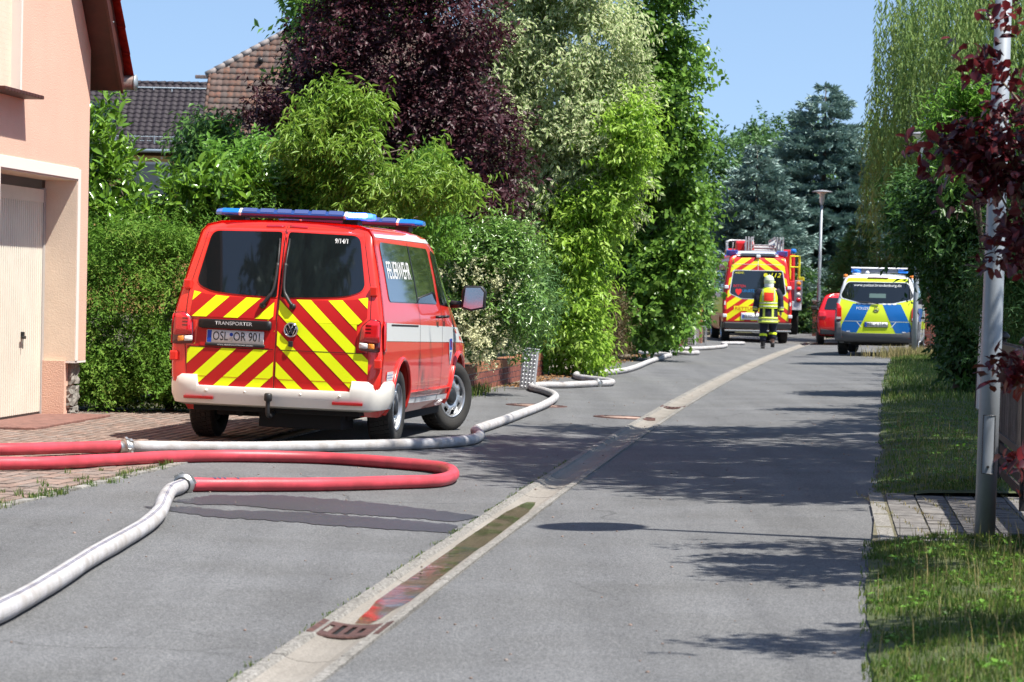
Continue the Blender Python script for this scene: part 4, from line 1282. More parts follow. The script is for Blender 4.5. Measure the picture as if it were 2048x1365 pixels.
# ------------------------------------------------------------------ ambulance
M_AYEL = mat('ambulance_yellow_film', (0.85, 0.78, 0.01), 0.4, coat=.3)
M_ARED = mat('ambulance_red_film', (0.62, 0.02, 0.015), 0.35, coat=.4)
amb = empty('ambulance', (7.02, 83.6, 0.01), (0, 0, PI / 2 + 0.010))
tag(amb, 'tall ambulance with red and yellow chevrons on its rear doors', 'ambulance')
asec = [(.35, .90), (.45, .97), (.70, .99), (1.1, .995), (1.35, .985), (1.9, .915), (2.3, .855), (2.45, .81), (2.52, .72), (2.56, .55), (2.58, .25), (2.585, 0)]
axr = ([.35, .6, 1.0, 1.3, 2.35, 2.5, 2.585], [-1.0, -1.02, -1.02, -1.0, -.90, -.82, -.62])
ast = [(-1.0, 2.585, 1, .5), (-.8, 2.585, 1, .5, .85), (-.5, 2.585, 1, .38, .45), (0, 2.585, 1, .36, .15), (.7, 2.585, 1, .36), (2.0, 2.585, 1, .36), (2.9, 2.56, 1, .36), (3.3, 2.45, 1, .36), (3.8, 2.0, .98, .36), (4.3, 1.5, .96, .36), (4.7, 1.25, .93, .36), (4.95, 1.05, .85, .36), (5.05, .9, .75, .4)]
AB = Body(asec, axr, .03, ast, zlow=.9)
link('body', AB.mesh('body', [M_ARED, M_UNDER], [(0, .36, .42, -1.2, 1.2), (3.66, .36, .42, -1.2, 1.2)]), amb)
AR = AB.rear
for x in (0, 3.66):
    for sd_ in (1, -1): wheel(amb, x, sd_ * .84, .36, .24, sd_)
MB().box((1.8, 0, .42), (5.0, 1.3, .2)).build('underbody', M_UNDER, amb)
full = rpoly([(-.90, .62), (.90, .62), (.905, 1.1), (.86, 1.7), (.74, 2.44), (.55, 2.47), (-.55, 2.47), (-.74, 2.44), (-.86, 1.7), (-.905, 1.1)], .03)
patch('door_film', full, AR, .003, M_ARED, amb)
for s in (-1, 1):
    zn = [(s * .012, .64), (s * .885, .64), (s * .89, 1.1), (s * .845, 1.7), (s * .725, 2.43), (s * .012, 2.455)]
    if s < 0: zn = list(reversed(zn))
    for p in diag_stripes(zn, s, [.60 + .33 * k for k in range(-3, 9)], .19, .72):
        patch('yellow_stripe', p, AR, .006, M_AYEL, amb)
    tl = patch('tail_light', rpoly([(s * .905, .95), (s * .975, .95), (s * .965, 1.30), (s * .915, 1.30)], .02), AR, .008, M_TAIL, amb, thick=.03)
    patch('lens_ring', [(s * .92, 1.08), (s * .96, 1.08), (s * .96, 1.18), (s * .92, 1.18)], AR, .042, M_CLEAR, tl)
    for hz in (1.60, .78):
        MB().box(tuple(AR(s * (.94 if hz < 1 else .90), hz)[0] + Vector((-.02, 0, 0))), (.06, .12, .10)).build('hinge', M_PWHITE, amb, bevel=.02)
    patch('bumper_reflector', [(s * .65, .50), (s * .85, .50), (s * .85, .54), (s * .65, .54)], AR, .075, M_REFL, amb)
    fm = AB.side(-s)
    patch('side_window', rpoly([(-.6, 1.45), (2.6, 1.45), (2.6, 2.1), (-.6, 2.1)], .06), fm, .006, M_GLASS, amb)
    patch('side_yellow_band', [(-.85, .85), (4.6, .85), (4.6, 1.3), (-.85, 1.3)], fm, .004, M_AYEL, amb)
    patch('side_sill', [(-.95, .40), (-.45, .40), (-.45, .60), (-.95, .60)], fm, .006, M_PL, amb, thick=.01)
patch('door_gap', [(-.006, .62), (.006, .62), (.006, 2.46), (-.006, 2.46)], AR, .008, M_VWHITE, amb)
patch('door_crease', [(-.70, 2.26), (.70, 2.26), (.70, 2.268), (-.70, 2.268)], AR, .008, M_VWHITE, amb)
wv = [(-.70, 2.08), (.70, 2.08), (.80, 1.42), (.45, 1.28), (-.45, 1.28), (-.80, 1.42)]
fr = patch('rear_window', rpoly([(x * 1.03, (z - 1.7) * 1.04 + 1.7) for x, z in wv], .06), AR, .008, M_VWHITE, amb)
gl = patch('glass', rpoly(wv, .06), AR, .011, M_GLASS, fr)
M_SRED = mat('sticker_red', (.75, .02, .02), .5); M_SBLU = mat('sticker_blue', (.01, .22, .55), .5)
text_patch('emergency_number', '112', .36, .66, 1.90, 2.02, AR, .015, M_AYEL, gl, .3)
MB().lathe([(.06, 0), (.06, .004), (0, .004)], 20, tuple(AR(.22, 1.96)[0] + Vector((-.02, 0, 0))), 'X').build('phone_symbol', M_AYEL, gl)
text_patch('call_sign', '14/83-01', -.66, -.41, 1.985, 2.045, AR, .015, M_AYEL, gl)
text_patch('slogan_red', 'RETTEN', -.70, -.36, 1.60, 1.67, AR, .015, M_SRED, gl)
text_patch('slogan_blue', 'LAUSITZ', -.44, -.10, 1.46, 1.54, AR, .015, M_SBLU, gl)
patch('heart_sticker', [(-.56, 1.36), (-.47, 1.46), (-.465, 1.53), (-.51, 1.56), (-.555, 1.535), (-.60, 1.56), (-.645, 1.53), (-.64, 1.46)], AR, .015, M_SRED, gl)
patch('lettering_field', [(-.68, .92), (.68, .92), (.68, 1.06), (-.68, 1.06)], AR, .0085, M_AYEL, amb)
text_patch('rear_lettering', 'RETTUNGSDIENST', -.64, .64, .945, 1.035, AR, .011, M_ARED, amb)
MB().box((-1.05, 0, .77), (.05, .95, .20)).build('plate_carrier', M_PWHITE, amb, bevel=.015)
fl = lambda u, v: (Vector((-1.075, -u, v)), Vector((-1, 0, 0)))
plate(amb, fl, -.18, .77, .52, .11, 'EE RD 1230', .004)
MB().box((-1.05, 0, .50), (.18, 1.96, .20)).build('bumper', M_PL, amb, bevel=.05, seg=3)
MB().box((-1.20, 0, .36), (.20, 1.9, .045)).build('rear_step', M_ALU, amb, bevel=.01)
MB().prism([(-.85, 2.50), (-.55, 2.57), (.2, 2.66), (.9, 2.60), (.9, 2.5)], 'Y', -.62, .62).build('roof_spoiler', M_PWHITE, amb, bevel=.04)
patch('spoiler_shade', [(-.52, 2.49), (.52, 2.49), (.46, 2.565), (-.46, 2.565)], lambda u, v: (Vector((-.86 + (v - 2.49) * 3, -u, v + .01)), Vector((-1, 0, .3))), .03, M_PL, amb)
MB().box((-.93, 0, 2.50), (.08, .13, .09)).build('rear_camera', M_PWHITE, amb, bevel=.02)
for s in (-1, 1):
    b = empty('beacon', (-.35, s * .72, 2.50), parent=amb)
    MB().prism([(-.16, 0), (.16, 0), (.20, .14), (-.24, .17)], 'Y', -.17, .17).build('blue_lens', M_BLUEL, b, bevel=.03)

# ------------------------------------------------------------------ red car
car = empty('red_car', (9.62, 82.4, 0.03), (0, 0, PI / 2 - 0.10))
tag(car, 'red car half hidden behind the police van', 'car')
csec = [(.22, .80), (.30, .85), (.5, .885), (.75, .895), (.92, .875), (1.0, .84), (1.25, .74), (1.40, .66), (1.46, .52), (1.49, .25), (1.495, 0)]
cxr = ([.22, .45, .75, .95, 1.35, 1.44, 1.495], [-.74, -.82, -.80, -.76, -.50, -.38, -.15])
cst = [(-.76, 1.495, 1, .28), (-.55, 1.495, 1, .26, .85), (-.25, 1.495, 1, .22, .4), (.3, 1.495, 1, .22), (1.0, 1.49, 1, .22), (1.5, 1.42, 1, .22), (2.1, 1.10, .98, .22), (2.6, .95, .96, .22), (3.1, .85, .88, .22), (3.35, .70, .75, .25)]
CB = Body(csec, cxr, .06, cst, zlow=.6)
M_CRED = mat('car_red_paint', (.55, .008, .012), .2, coat=1.0)
link('body', CB.mesh('body', [M_CRED, M_UNDER], [(0, .32, .36, -1.2, 1.2), (2.6, .32, .36, -1.2, 1.2)]), car)
for x in (0, 2.6):
    for sd_ in (1, -1): wheel(car, x, sd_ * .77, .315, .20, sd_)
MB().box((1.2, 0, .26), (3.4, 1.2, .14)).build('underbody', M_UNDER, car)
CR = CB.rear
patch('rear_window', rpoly([(-.60, 1.33), (.60, 1.33), (.70, .99), (-.70, .99)], .06), CR, .006, M_GLASS, car)
for s in (-1, 1):
    patch('tail_light', rpoly([(s * .62, .78), (s * .86, .78), (s * .84, .95), (s * .66, .93)], .03), CR, .006, M_TAIL, car, thick=.02)
    fm = CB.side(-s)
    patch('side_window', rpoly([(-.35, 1.0), (.75, 1.0), (.75, 1.34), (-.1, 1.33)], .05), fm, .006, M_GLASS, car)
    patch('door_window', rpoly([(.82, 1.0), (1.9, .98), (1.45, 1.28), (.82, 1.34)], .05), fm, .006, M_GLASS, car)
    mr = empty('mirror', (0, 0, 0), parent=car)
    MB().box((1.75, -s * .98, 1.02), (.10, .20, .13)).build('mirror_housing', M_PL, mr, bevel=.03)
    MB().tube([(1.75, -s * .84, .98), (1.75, -s * .95, 1.0)], .025, 6).build('mirror_arm', M_PL, mr)
MB().box((-.80, 0, .36), (.10, 1.6, .16)).build('bumper', M_PL, car, bevel=.03)
plate(car, lambda u, v: (Vector((-.855, -u, v)), Vector((-1, 0, 0))), 0, .62, .5, .11, 'OSL', .01)

# ------------------------------------------------------------------ turntable ladder truck
M_TRED = mat('truck_red_paint', (.60, .015, .015), .3, coat=.6)
M_STEEL = mat('ladder_steel', (.52, .53, .54), .45, metal=.25, var=.25, vscale=12)
lt = empty('ladder_truck', (8.2, 94.5, 0.12), (0, 0, PI / 2 - 0.06))
tag(lt, 'red turntable ladder truck standing in front of the ambulance', 'fire engine')
MB().box((2.6, 0, .85), (7.6, 2.3, .45)).build('chassis', M_UNDER, lt, bevel=.03)
MB().prism([(-1.3, .95), (3.2, .95), (3.2, 1.75), (-1.2, 1.75)], 'Y', -1.25, 1.25).build('equipment_body', M_TRED, lt, bevel=.03)
MB().prism([(4.2, .55), (6.3, .55), (6.4, 1.4), (6.1, 2.75), (4.2, 2.85)], 'Y', -1.2, 1.2).build('cab', M_TRED, lt, bevel=.06)
for x in (0, 4.9):
    for sd_ in (1, -1): wheel(lt, x, sd_ * 1.02, .48, .30, sd_)
MB().box((-1.33, 0, .95), (.10, 2.45, .30)).build('rear_bumper', M_PWHITE, lt, bevel=.02)
for s in (-1, 1):
    tp = MB().box((-1.34, -s * 1.12, 1.40), (.08, .26, .75)).build('lamp_panel', M_ALU, lt, bevel=.02)
    for k, m_ in enumerate((M_AMBER, M_TAIL, M_CLEAR, M_TAIL)):
        MB().lathe([(.075, -1.42), (.075, -1.37)], 18, (0, -s * 1.12, 1.66 - .175 * k), 'X').build('round_lamp', m_, tp, True)
    MB().box((-.6, -s * 1.22, 1.82), (.9, .20, .14)).build('yellow_cover', M_AYEL, lt, bevel=.03)
mb = MB()
for a, b in (((-1.0, -1.15, 1.8), (-1.0, -1.15, 2.55)), ((-.6, -1.15, 1.8), (-.6, -1.15, 2.55)), ((-1.0, -1.15, 2.55), (-.6, -1.15, 2.55)), ((-1.0, -1.15, 2.2), (-.6, -1.15, 2.2)), ((-1.0, -.85, 1.8), (-1.0, -.85, 2.55)), ((-1.0, -1.15, 2.55), (-1.0, -.85, 2.55)), ((-1.0, -1.15, 2.2), (-1.0, -.85, 2.2))):
    mb.tube([a, b], .03, 6)
mb.build('handrail', M_AYEL, lt)
MB().lathe([(.75, 1.75), (.75, 2.0), (.6, 2.05)], 28, (1.0, 0, 0)).build('turntable', M_STEEL, lt, True)
MB().prism([(.2, 2.0), (1.8, 2.0), (1.6, 2.75), (.7, 2.9)], 'Y', -.45, .45).build('ladder_support', M_STEEL, lt, bevel=.03)
MB().box((.1, .62, 2.72), (.7, .62, .62)).build('control_seat', M_TRED, lt, bevel=.08, seg=3)
# ladder sections nested, running forward over the cab
lad = empty('ladder', (0, 0, 0), parent=lt)
for k, (w, z) in enumerate(((.62, 2.62), (.52, 2.72), (.43, 2.82), (.35, 2.90))):
    x0, x1 = -.9 + .1 * k, 6.4
    for s in (-1, 1):
        mb = MB()
        for zz in (z, z + .34 - .03 * k): mb.tube([(x0, s * w, zz), (x1, s * w, zz + .0)], .030, 6)
        n_ = 14
        for i in range(n_):
            xa = x0 + (x1 - x0) * i / n_; xb = x0 + (x1 - x0) * (i + 1) / n_
            mb.tube([(xa, s * w, z), (xb, s * w, z + .34 - .03 * k)], .016, 5)
        mb.build('ladder_rail', M_STEEL, lad)
    mb = MB()
    for i in range(20):
        xa = x0 + (x1 - x0) * (i + .5) / 20
        mb.tube([(xa, -w, z), (xa, w, z)], .020, 5)
    mb.build('ladder_rungs', M_STEEL, lad)['kind'] = 'stuff'
for s in (-1, 1):
    for k in range(3):
        MB().box((-.95 + .04 * k, s * (.60 - .09 * k), 2.85), (.06, .05, .62)).build('rear_guide', M_STEEL, lad, bevel=.01)
# folded rescue cage on the left
mb = MB()
for z in (2.55, 3.05): mb.tube(catmull([(.2, .55, z), (.2, 1.05, z), (0, 1.2, z - .05), (-.5, 1.22, z - .1), (-.9, 1.2, z - .25)], 4), .035, 6)
for (x, y_) in ((.2, .6), (.2, 1.0), (-.2, 1.22), (-.6, 1.22), (-.9, 1.2)): mb.tube([(x, y_, 2.15), (x, y_, 3.0)], .025, 6)
mb.build('cage_rail', M_STEEL, lt)
MB().box((-.3, 1.0, 2.25), (1.0, .6, .08)).build('cage_floor', M_ALU, lt)
for (x, y_, z, fl_) in ((-1.0, 1.16, 2.42, True), (-.9, -.95, 2.62, False)):
    b = empty('beacon', (x, y_, z), parent=lt)
    MB().lathe([(.10, 0), (.10, .12), (.07, .17), (0, .18)], 16).build('blue_dome', M_FLASH if fl_ else M_BLUEL, b, True)
MB().tube([(-1.05, .9, 2.05), (-1.15, .9, 2.0)], [.06, .10], 12).build('floodlight', M_TAIL, lt)
# ------------------------------------------------------------------ firefighter
def skin_mesh(name, verts, edges, rad, root=0, levels=2):
    me = bpy.data.meshes.new('tmp'); me.from_pydata(verts, edges, [])
    o = link('tmp', me)
    o.modifiers.new('s', 'SKIN')
    if not me.skin_vertices:
        me.attributes  # the modifier adds the layer
    for i, sv in enumerate(me.skin_vertices[0].data):
        r = rad[i]
        sv.radius = (r, r) if not hasattr(r, '__len__') else r
        sv.use_root = (i == root)
    md = o.modifiers.new('sub', 'SUBSURF'); md.levels = levels; md.render_levels = levels
    bpy.context.view_layer.update()
    out = bpy.data.meshes.new_from_object(o.evaluated_get(bpy.context.evaluated_depsgraph_get()))
    bpy.data.objects.remove(o)
    out.name = name
    for p in out.polygons: p.use_smooth = True
    return out
M_NAVY = mat('navy_turnout_cloth', (0.012, 0.014, 0.030), 0.85, var=0.3, vscale=9, bump=0.3, bscale=20)
M_SKIN = mat('skin', (0.45, 0.22, 0.15), 0.6)
M_VRED = mat('vest_red', (0.85, 0.035, 0.015), 0.6)
M_VYEL = mat('vest_yellow', (0.72, 0.86, 0.02), 0.5)
M_RBAND = mat('reflective_band', (0.60, 0.70, 0.10), 0.4)
M_GBAND = mat('silver_band', (0.50, 0.52, 0.40), 0.35)
M_HELM = mat('luminous_helmet', (0.62, 0.70, 0.42), 0.35, coat=.4)
M_NECK = mat('neck_guard', (0.70, 0.71, 0.70), 0.7)
M_BOOT = mat('boot_leather', (0.014, 0.013, 0.013), 0.5)
per = empty('person', (6.62, 74.4, 0.0), (0, 0, -0.10))
tag(per, 'firefighter in navy gear with yellow and red vest walking away', 'person')
vb = [(0, 0, .98), (0, .01, 1.15), (0, .015, 1.35), (0, .0, 1.52), (0, .01, 1.63), (0, .03, 1.74), (0, .035, 1.84),
      (-.19, 0, 1.50), (-.29, -.01, 1.25), (-.33, .04, 1.02), (-.335, .06, .94),          # left arm 7-10
      (.19, 0, 1.50), (.28, -.02, 1.25), (.31, -.02, 1.00), (.31, -.01, .92),             # right arm 11-14
      (-.10, 0, .92), (-.115, .05, .50), (-.125, -.04, .10), (-.125, .08, .045),          # left leg 15-18
      (.10, 0, .92), (.115, .12, .52), (.12, .06, .17), (.125, .18, .13)]                 # right leg 19-22
eb = [(0, 1), (1, 2), (2, 3), (3, 4), (4, 5), (5, 6), (3, 7), (7, 8), (8, 9), (9, 10), (3, 11), (11, 12), (12, 13), (13, 14), (0, 15), (15, 16), (16, 17), (17, 18), (0, 19), (19, 20), (20, 21), (21, 22)]
rb_ = [.15, .14, .16, .12, .055, .085, .075, .075, .055, .04, .035, .075, .055, .04, .035, .10, .065, .048, .045, .10, .065, .048, .045]
for hand, sx in ((10, -1), (14, 1)):
    h0 = vb[hand]
    for f in range(5):
        b0 = len(vb)
        off = (f - 1.5) * .018 if f < 4 else -.045
        L = (.055, .065, .06, .048, .045)[f]
        vb.append((h0[0] + .008 * sx, h0[1] + off * .9, h0[2] - (.05 if f < 4 else .015)))
        vb.append((h0[0] - .004 * sx, h0[1] + off * 1.1 + .004, h0[2] - (.05 if f < 4 else .03) - L * .6))
        vb.append((h0[0] - .020 * sx, h0[1] + off * 1.1 + .012, h0[2] - (.05 if f < 4 else .04) - L))
        eb += [(hand, b0), (b0, b0 + 1), (b0 + 1, b0 + 2)]
        rb_ += [.012, .0095, .0085]
me = skin_mesh('body', vb, eb, rb_)
me.materials.append(M_SKIN)
link('body', me, per)
def rings(name, rows, m, par=per, n=20, th=0.0, cap=False):
    """rows: (z, rx, ry, cx, cy) stacked ellipses."""
    V, F = [], []
    for z, rx, ry, cx, cy in rows:
        for k in range(n):
            a = 2 * PI * k / n
            V.append((cx + rx * math.cos(a), cy + ry * math.sin(a), z))
    for i in range(len(rows) - 1):
        for k in range(n):
            F.append((i * n + k, i * n + (k + 1) % n, (i + 1) * n + (k + 1) % n, (i + 1) * n + k))
    if cap: F += [tuple(range(n)), tuple((len(rows) - 1) * n + k for k in range(n))]
    o = MB().add(V, F).build(name, m, par, True)
    if th:
        md = o.modifiers.new('t', 'SOLIDIFY'); md.thickness = th
    return o
jk = rings('jacket', [(.66, .255, .19, 0, 0), (.80, .25, .185, 0, 0), (1.0, .235, .175, 0, 0), (1.2, .235, .18, 0, 0), (1.4, .25, .17, 0, 0), (1.50, .235, .145, 0, 0), (1.56, .17, .12, 0, 0), (1.62, .085, .085, 0, .01)], M_NAVY)
rings('hem_band', [(.68, .2575, .1925, 0, 0), (.74, .256, .191, 0, 0)], M_RBAND, jk, th=.004)
rings('hem_band', [(.75, .2565, .1915, 0, 0), (.765, .256, .191, 0, 0)], M_GBAND, jk, th=.004)
rings('hem_band', [(.775, .256, .191, 0, 0), (.835, .253, .189, 0, 0)], M_RBAND, jk, th=.004)
for s in (-1, 1):
    V = [];  w = .028
    for z, ry in ((.84, .187), (.95, .182), (1.08, .182)):
        for dx in (-w, w):
            x = s * .115 + dx
            V.append((x, -ry * math.sqrt(max(.05, 1 - (x / .245) ** 2)) - .006, z))
    MB().add(V, [(0, 1, 3, 2), (2, 3, 5, 4)]).build('back_band', M_RBAND, jk)
for s, pts in ((-1, [(-.17, 0, 1.52), (-.26, -.005, 1.40), (-.30, -.01, 1.25), (-.335, .03, 1.05), (-.34, .045, .985)]), (1, [(.17, 0, 1.52), (.26, -.01, 1.40), (.295, -.02, 1.25), (.315, -.02, 1.04), (.315, -.02, .97)])):
    sl = MB().tube(catmull(pts, 4), [.105] * 4 + [.095] * 4 + [.085] * 4 + [.075] * 4 + [.072], 14).build('sleeve', M_NAVY, per, True)
    a, b = Vector(pts[3]), Vector(pts[4])
    d = (b - a)
    MB().tube([a - d * .35, a + d * .35], .0825, 14, cap=False).build('cuff_band', M_RBAND, sl)
    MB().tube([a - d * .95, a - d * .6], .086, 14, cap=False).build('cuff_band', M_GBAND, sl)
legs = []
for s, pts, bz in ((-1, [(-.10, 0, .90), (-.115, .03, .66), (-.12, .03, .45), (-.125, -.03, .20)], .33), (1, [(.10, 0, .90), (.115, .08, .66), (.12, .10, .48), (.122, .07, .27)], .41)):
    P = catmull(pts, 4)
    tr = MB().tube(P, [.13 - .004 * i for i in range(len(P))], 14).build('trouser_leg', M_NAVY, per, True)
    for p0, p1 in zip(P, P[1:]):
        if p0.z >= bz >= p1.z:
            MB().tube([p1, p0], .102, 14, cap=False).build('leg_band', M_VYEL, tr)
for s, x, y_, z in ((-1, -.125, 0, 0), (1, .123, .11, .085)):
    b = empty('boot', (x, y_, z), (0 if s < 0 else -.25, 0, 0), per)
    rings('shaft', [(.06, .06, .075, 0, -.02), (.16, .06, .07, 0, -.03), (.26, .068, .072, 0, -.03)], M_BOOT, b, 14)
    MB().prism([(-.10, 0), (.17, 0), (.185, .03), (.15, .075), (.05, .10), (-.08, .11), (-.105, .05)], 'X', -.05, .05).build('foot', M_BOOT, b, bevel=.015)
vs = rings('vest', [(1.06, .252, .196, 0, 0), (1.2, .256, .202, 0, 0), (1.38, .262, .192, 0, 0), (1.50, .235, .165, 0, 0), (1.575, .165, .135, 0, 0), (1.60, .13, .12, 0, 0)], M_VYEL)
V, F = [], []
for i, (z, ry, rx) in enumerate(((1.25, .205, .262), (1.32, .203, .264), (1.40, .195, .265), (1.47, .183, .25))):
    for j in range(7):
        x = -.12 + .04 * j
        V.append((x, -ry * math.sqrt(1 - (x / rx) ** 2) - .005, z))
for i in range(3):
    for j in range(6): F.append((i * 7 + j, i * 7 + j + 1, (i + 1) * 7 + j + 1, (i + 1) * 7 + j))
MB().add(V, F).build('red_panel', M_VRED, vs)
rings('waist_band', [(1.09, .257, .2015, 0, 0), (1.125, .258, .2025, 0, 0)], M_GBAND, vs, th=.003)
rings('waist_band', [(1.175, .2595, .2045, 0, 0), (1.21, .26, .205, 0, 0)], M_GBAND, vs, th=.003)
for s in (-1, 1):
    V = []
    for z, ry in ((1.24, .207), (1.38, .199), (1.50, .173), (1.56, .150)):
        for dx in (-.012, .012):
            x = s * .15 + dx
            V.append((x, -ry * math.sqrt(max(.05, 1 - (x / .262) ** 2)) - .006, z))
    MB().add(V, [(0, 1, 3, 2), (2, 3, 5, 4), (4, 5, 7, 6)]).build('vest_band', M_GBAND, vs)
    V = []
    for z in (1.12, 1.3, 1.5):
        for a in (-.25, .25): V.append((s * .263 * math.cos(a), .2 * math.sin(a), z))
    MB().add(V, [(0, 1, 3, 2), (2, 3, 5, 4)]).build('side_panel', M_VRED, vs)
hm = empty('helmet', (0, .02, 1.76), parent=per)
rings('shell', [(-.06, .125, .150, 0, 0), (-.02, .135, .160, 0, 0), (.03, .132, .158, 0, 0), (.09, .118, .142, 0, 0), (.135, .085, .105, 0, 0), (.155, .04, .05, 0, 0), (.158, .001, .001, 0, 0)], M_HELM, hm)
rings('stripe', [(.015, .1345, .1605, 0, 0), (.04, .1325, .158, 0, 0)], M_GBAND, hm, th=.003)
rings('neck_guard', [(-.17, .115, .11, 0, -.03), (-.12, .12, .125, 0, -.025), (-.055, .123, .145, 0, 0)], M_NECK, hm)
MB().tube([(0, -.15, .0), (0, -.10, .11), (0, 0, .165), (0, .10, .12)], .016, 8).build('comb', M_HELM, hm, True)
MB().box((.145, .02, -.02), (.03, .08, .05)).build('lamp_mount', M_AYEL, hm, bevel=.01)

# ------------------------------------------------------------------ pink house with garage
M_PINK = mat('salmon_render', (0.68, 0.435, 0.33), 0.9, var=0.05, vscale=1.2, bump=0.3, bscale=70)
M_CREAM = mat('cream_render', (0.72, 0.58, 0.45), 0.85, var=0.05, vscale=5, bump=0.15, bscale=80)
M_TRIM = mat('white_trim', (0.74, 0.68, 0.62), 0.7)
M_GDOOR = mat('garage_door_cream', (0.74, 0.69, 0.59), 0.45, var=0.06, vscale=2.5)
M_BROWN = mat('brown_fascia', (0.075, 0.022, 0.016), 0.5, var=0.3, vscale=4)
M_COPPER = mat('weathered_zinc', (0.30, 0.22, 0.19), 0.45, metal=0.6, var=0.4, vscale=9)
M_ZINC = mat('zinc_grey', (0.36, 0.42, 0.46), 0.5, metal=0.5)
M_TILER = piece_mat('glazed_red_tile', [(0.30, 0.018, 0.012), (0.36, 0.025, 0.016), (0.27, 0.015, 0.012)], 0.18, 0.1, 30, spec=0.6)
M_STONE = piece_mat('quarry_stone', [(0.28, 0.26, 0.22), (0.34, 0.31, 0.27), (0.24, 0.225, 0.20)], 0.9, 1.0, 28)
hs = empty('house', (-4.317, 29.12, 0.06), (0, 0, -0.095))
tag(hs, 'salmon pink house with cream garage door at the left edge', 'house')
SLP = 1.11
def roof_z(y): return 3.69 - SLP * y if y > -4.5 else 3.69 + SLP * 4.5 + SLP * (y + 4.5)
mb = MB()
mb.prism([(-2.6, 2.36), (0, 2.36), (0, 3.69), (-2.6, 6.576)], 'X', -.33, 0)
mb.prism([(-3.9, 2.36), (-2.6, 2.36), (-2.6, 3.06), (-3.9, 3.06)], 'X', -.33, 0)
mb.prism([(-3.9, 4.35), (-2.6, 4.35), (-2.6, 6.576), (-3.9, 8.019)], 'X', -.33, 0)
mb.prism([(-9, 2.36), (-3.9, 2.36), (-3.9, 8.019), (-4.5, 8.685), (-9, 3.69)], 'X', -.33, 0)
mb.prism([(-.45, .56), (0, .56), (0, 2.36), (-.45, 2.36)], 'X', -.33, 0)
mb.prism([(-9, 0), (-3.30, 0), (-3.30, 2.36), (-9, 2.36)], 'X', -.33, 0)
mb.prism([(-.50, 0), (-.12, 0), (-.12, .56), (-.50, .56)], 'X', -.40, -.09)
mb.prism([(-8, 0), (-.40, 0), (-.40, 3.69), (-8, 3.69)], 'Y', -.30, -.02)
mb.build('wall', M_PINK, hs)
# reveal lining, trim, threshold
MB().box((-.165, -.4535, 1.46), (.328, .006, 1.80)).build('reveal', M_CREAM, hs)
MB().box((-.165, -1.875, 2.357), (.328, 2.85, .005)).build('lintel_underside', M_CREAM, hs)
for (c, d) in (((.004, -.40, 1.515), (.012, .10, 1.91)), ((.004, -1.925, 2.425), (.012, 2.95, .11)), ((.004, -3.35, 1.2), (.012, .10, 2.34))):
    MB().box(c, d).build('trim', M_TRIM, hs, bevel=.003)
MB().box((-.02, -1.75, .012), (.72, 2.9, .035)).build('threshold', M_REDSLAB, hs, bevel=.008)
gd = empty('garage_door', (-.345, -1.875, 0), parent=hs)
mb = MB()
x = -1.34
while x < 1.34:
    mb.box((0, x + .032, 1.10), (.030, .050, 2.10)); mb.box((-.008, x + .066, 1.10), (.026, .022, 2.10)); x += .076
p_ = mb.build('ribbed_panel', M_GDOOR, gd, bevel=.003); p_['kind'] = 'stuff'
MB().box((.002, 0, 2.195), (.04, 2.80, .13)).build('top_rail', M_GDOOR, gd, bevel=.004)
for s in (-1, 1): MB().box((.005, s * 1.39, 1.14), (.05, .07, 2.27)).build('side_frame', mat('door_frame_grey', (.40, .38, .36), .5), gd, bevel=.004)
MB().box((0, 0, .035), (.03, 2.75, .03)).build('bottom_seal', M_PL, gd)
hd = MB().box((.03, .62, .83), (.03, .05, .05)).build('handle', M_PL, gd, bevel=.006)
MB().box((.05, .595, .80), (.02, .10, .03)).build('lever', M_PL, hd, bevel=.006)
MB().box((.04, .595, .74), (.008, .012, .10)).build('key_tag', M_PL, hd)
# stone pier below the render
rnd = random.Random(5)
zz = 0.0
for (h_, y0, y1) in ((.10, -.36, -.02), (.215, -.40, -.01), (.225, -.35, -.02)):
    st_ = MB().box((-.06 - .155, (y0 + y1) / 2, zz + h_ / 2), (.31, y1 - y0, h_ - .015))
    o = st_.build('quoin_stone', M_STONE, hs)
    me_ = o.data; bm = bmesh.new(); bm.from_mesh(me_)
    bmesh.ops.subdivide_edges(bm, edges=bm.edges[:], cuts=4, use_grid_fill=True)
    for v in bm.verts: v.co += Vector((rnd.uniform(-.016, .016), rnd.uniform(-.016, .016), rnd.uniform(-.010, .010)))
    bm.to_mesh(me_); bm.free()
    zz += h_
MB().box((-.17, -.225, .548), (.34, .47, .02)).build('drip_edge', M_TRIM, hs)
# upstairs window: shutter, frame, sill
wd = empty('window', (0, 0, 0), parent=hs)
for k in range(26): MB().box((-.10, -3.25, 3.10 + .048 * k), (.02, 1.18, .0475)).build('shutter_slat', M_CREAM, wd)
for (c, d) in (((-.06, -2.63, 3.70), (.12, .06, 1.30)), ((-.06, -3.87, 3.70), (.12, .06, 1.30)), ((-.06, -3.25, 4.32), (.12, 1.3, .06))):
    MB().box(c, d).build('frame', M_TRIM, wd)
sl = MB()
for k in range(13): MB().box((.06, -3.84 + .102 * k + .05, 3.045), (.26, .098, .035)).build('sill_tile', M_BROWN, wd, bevel=.006)
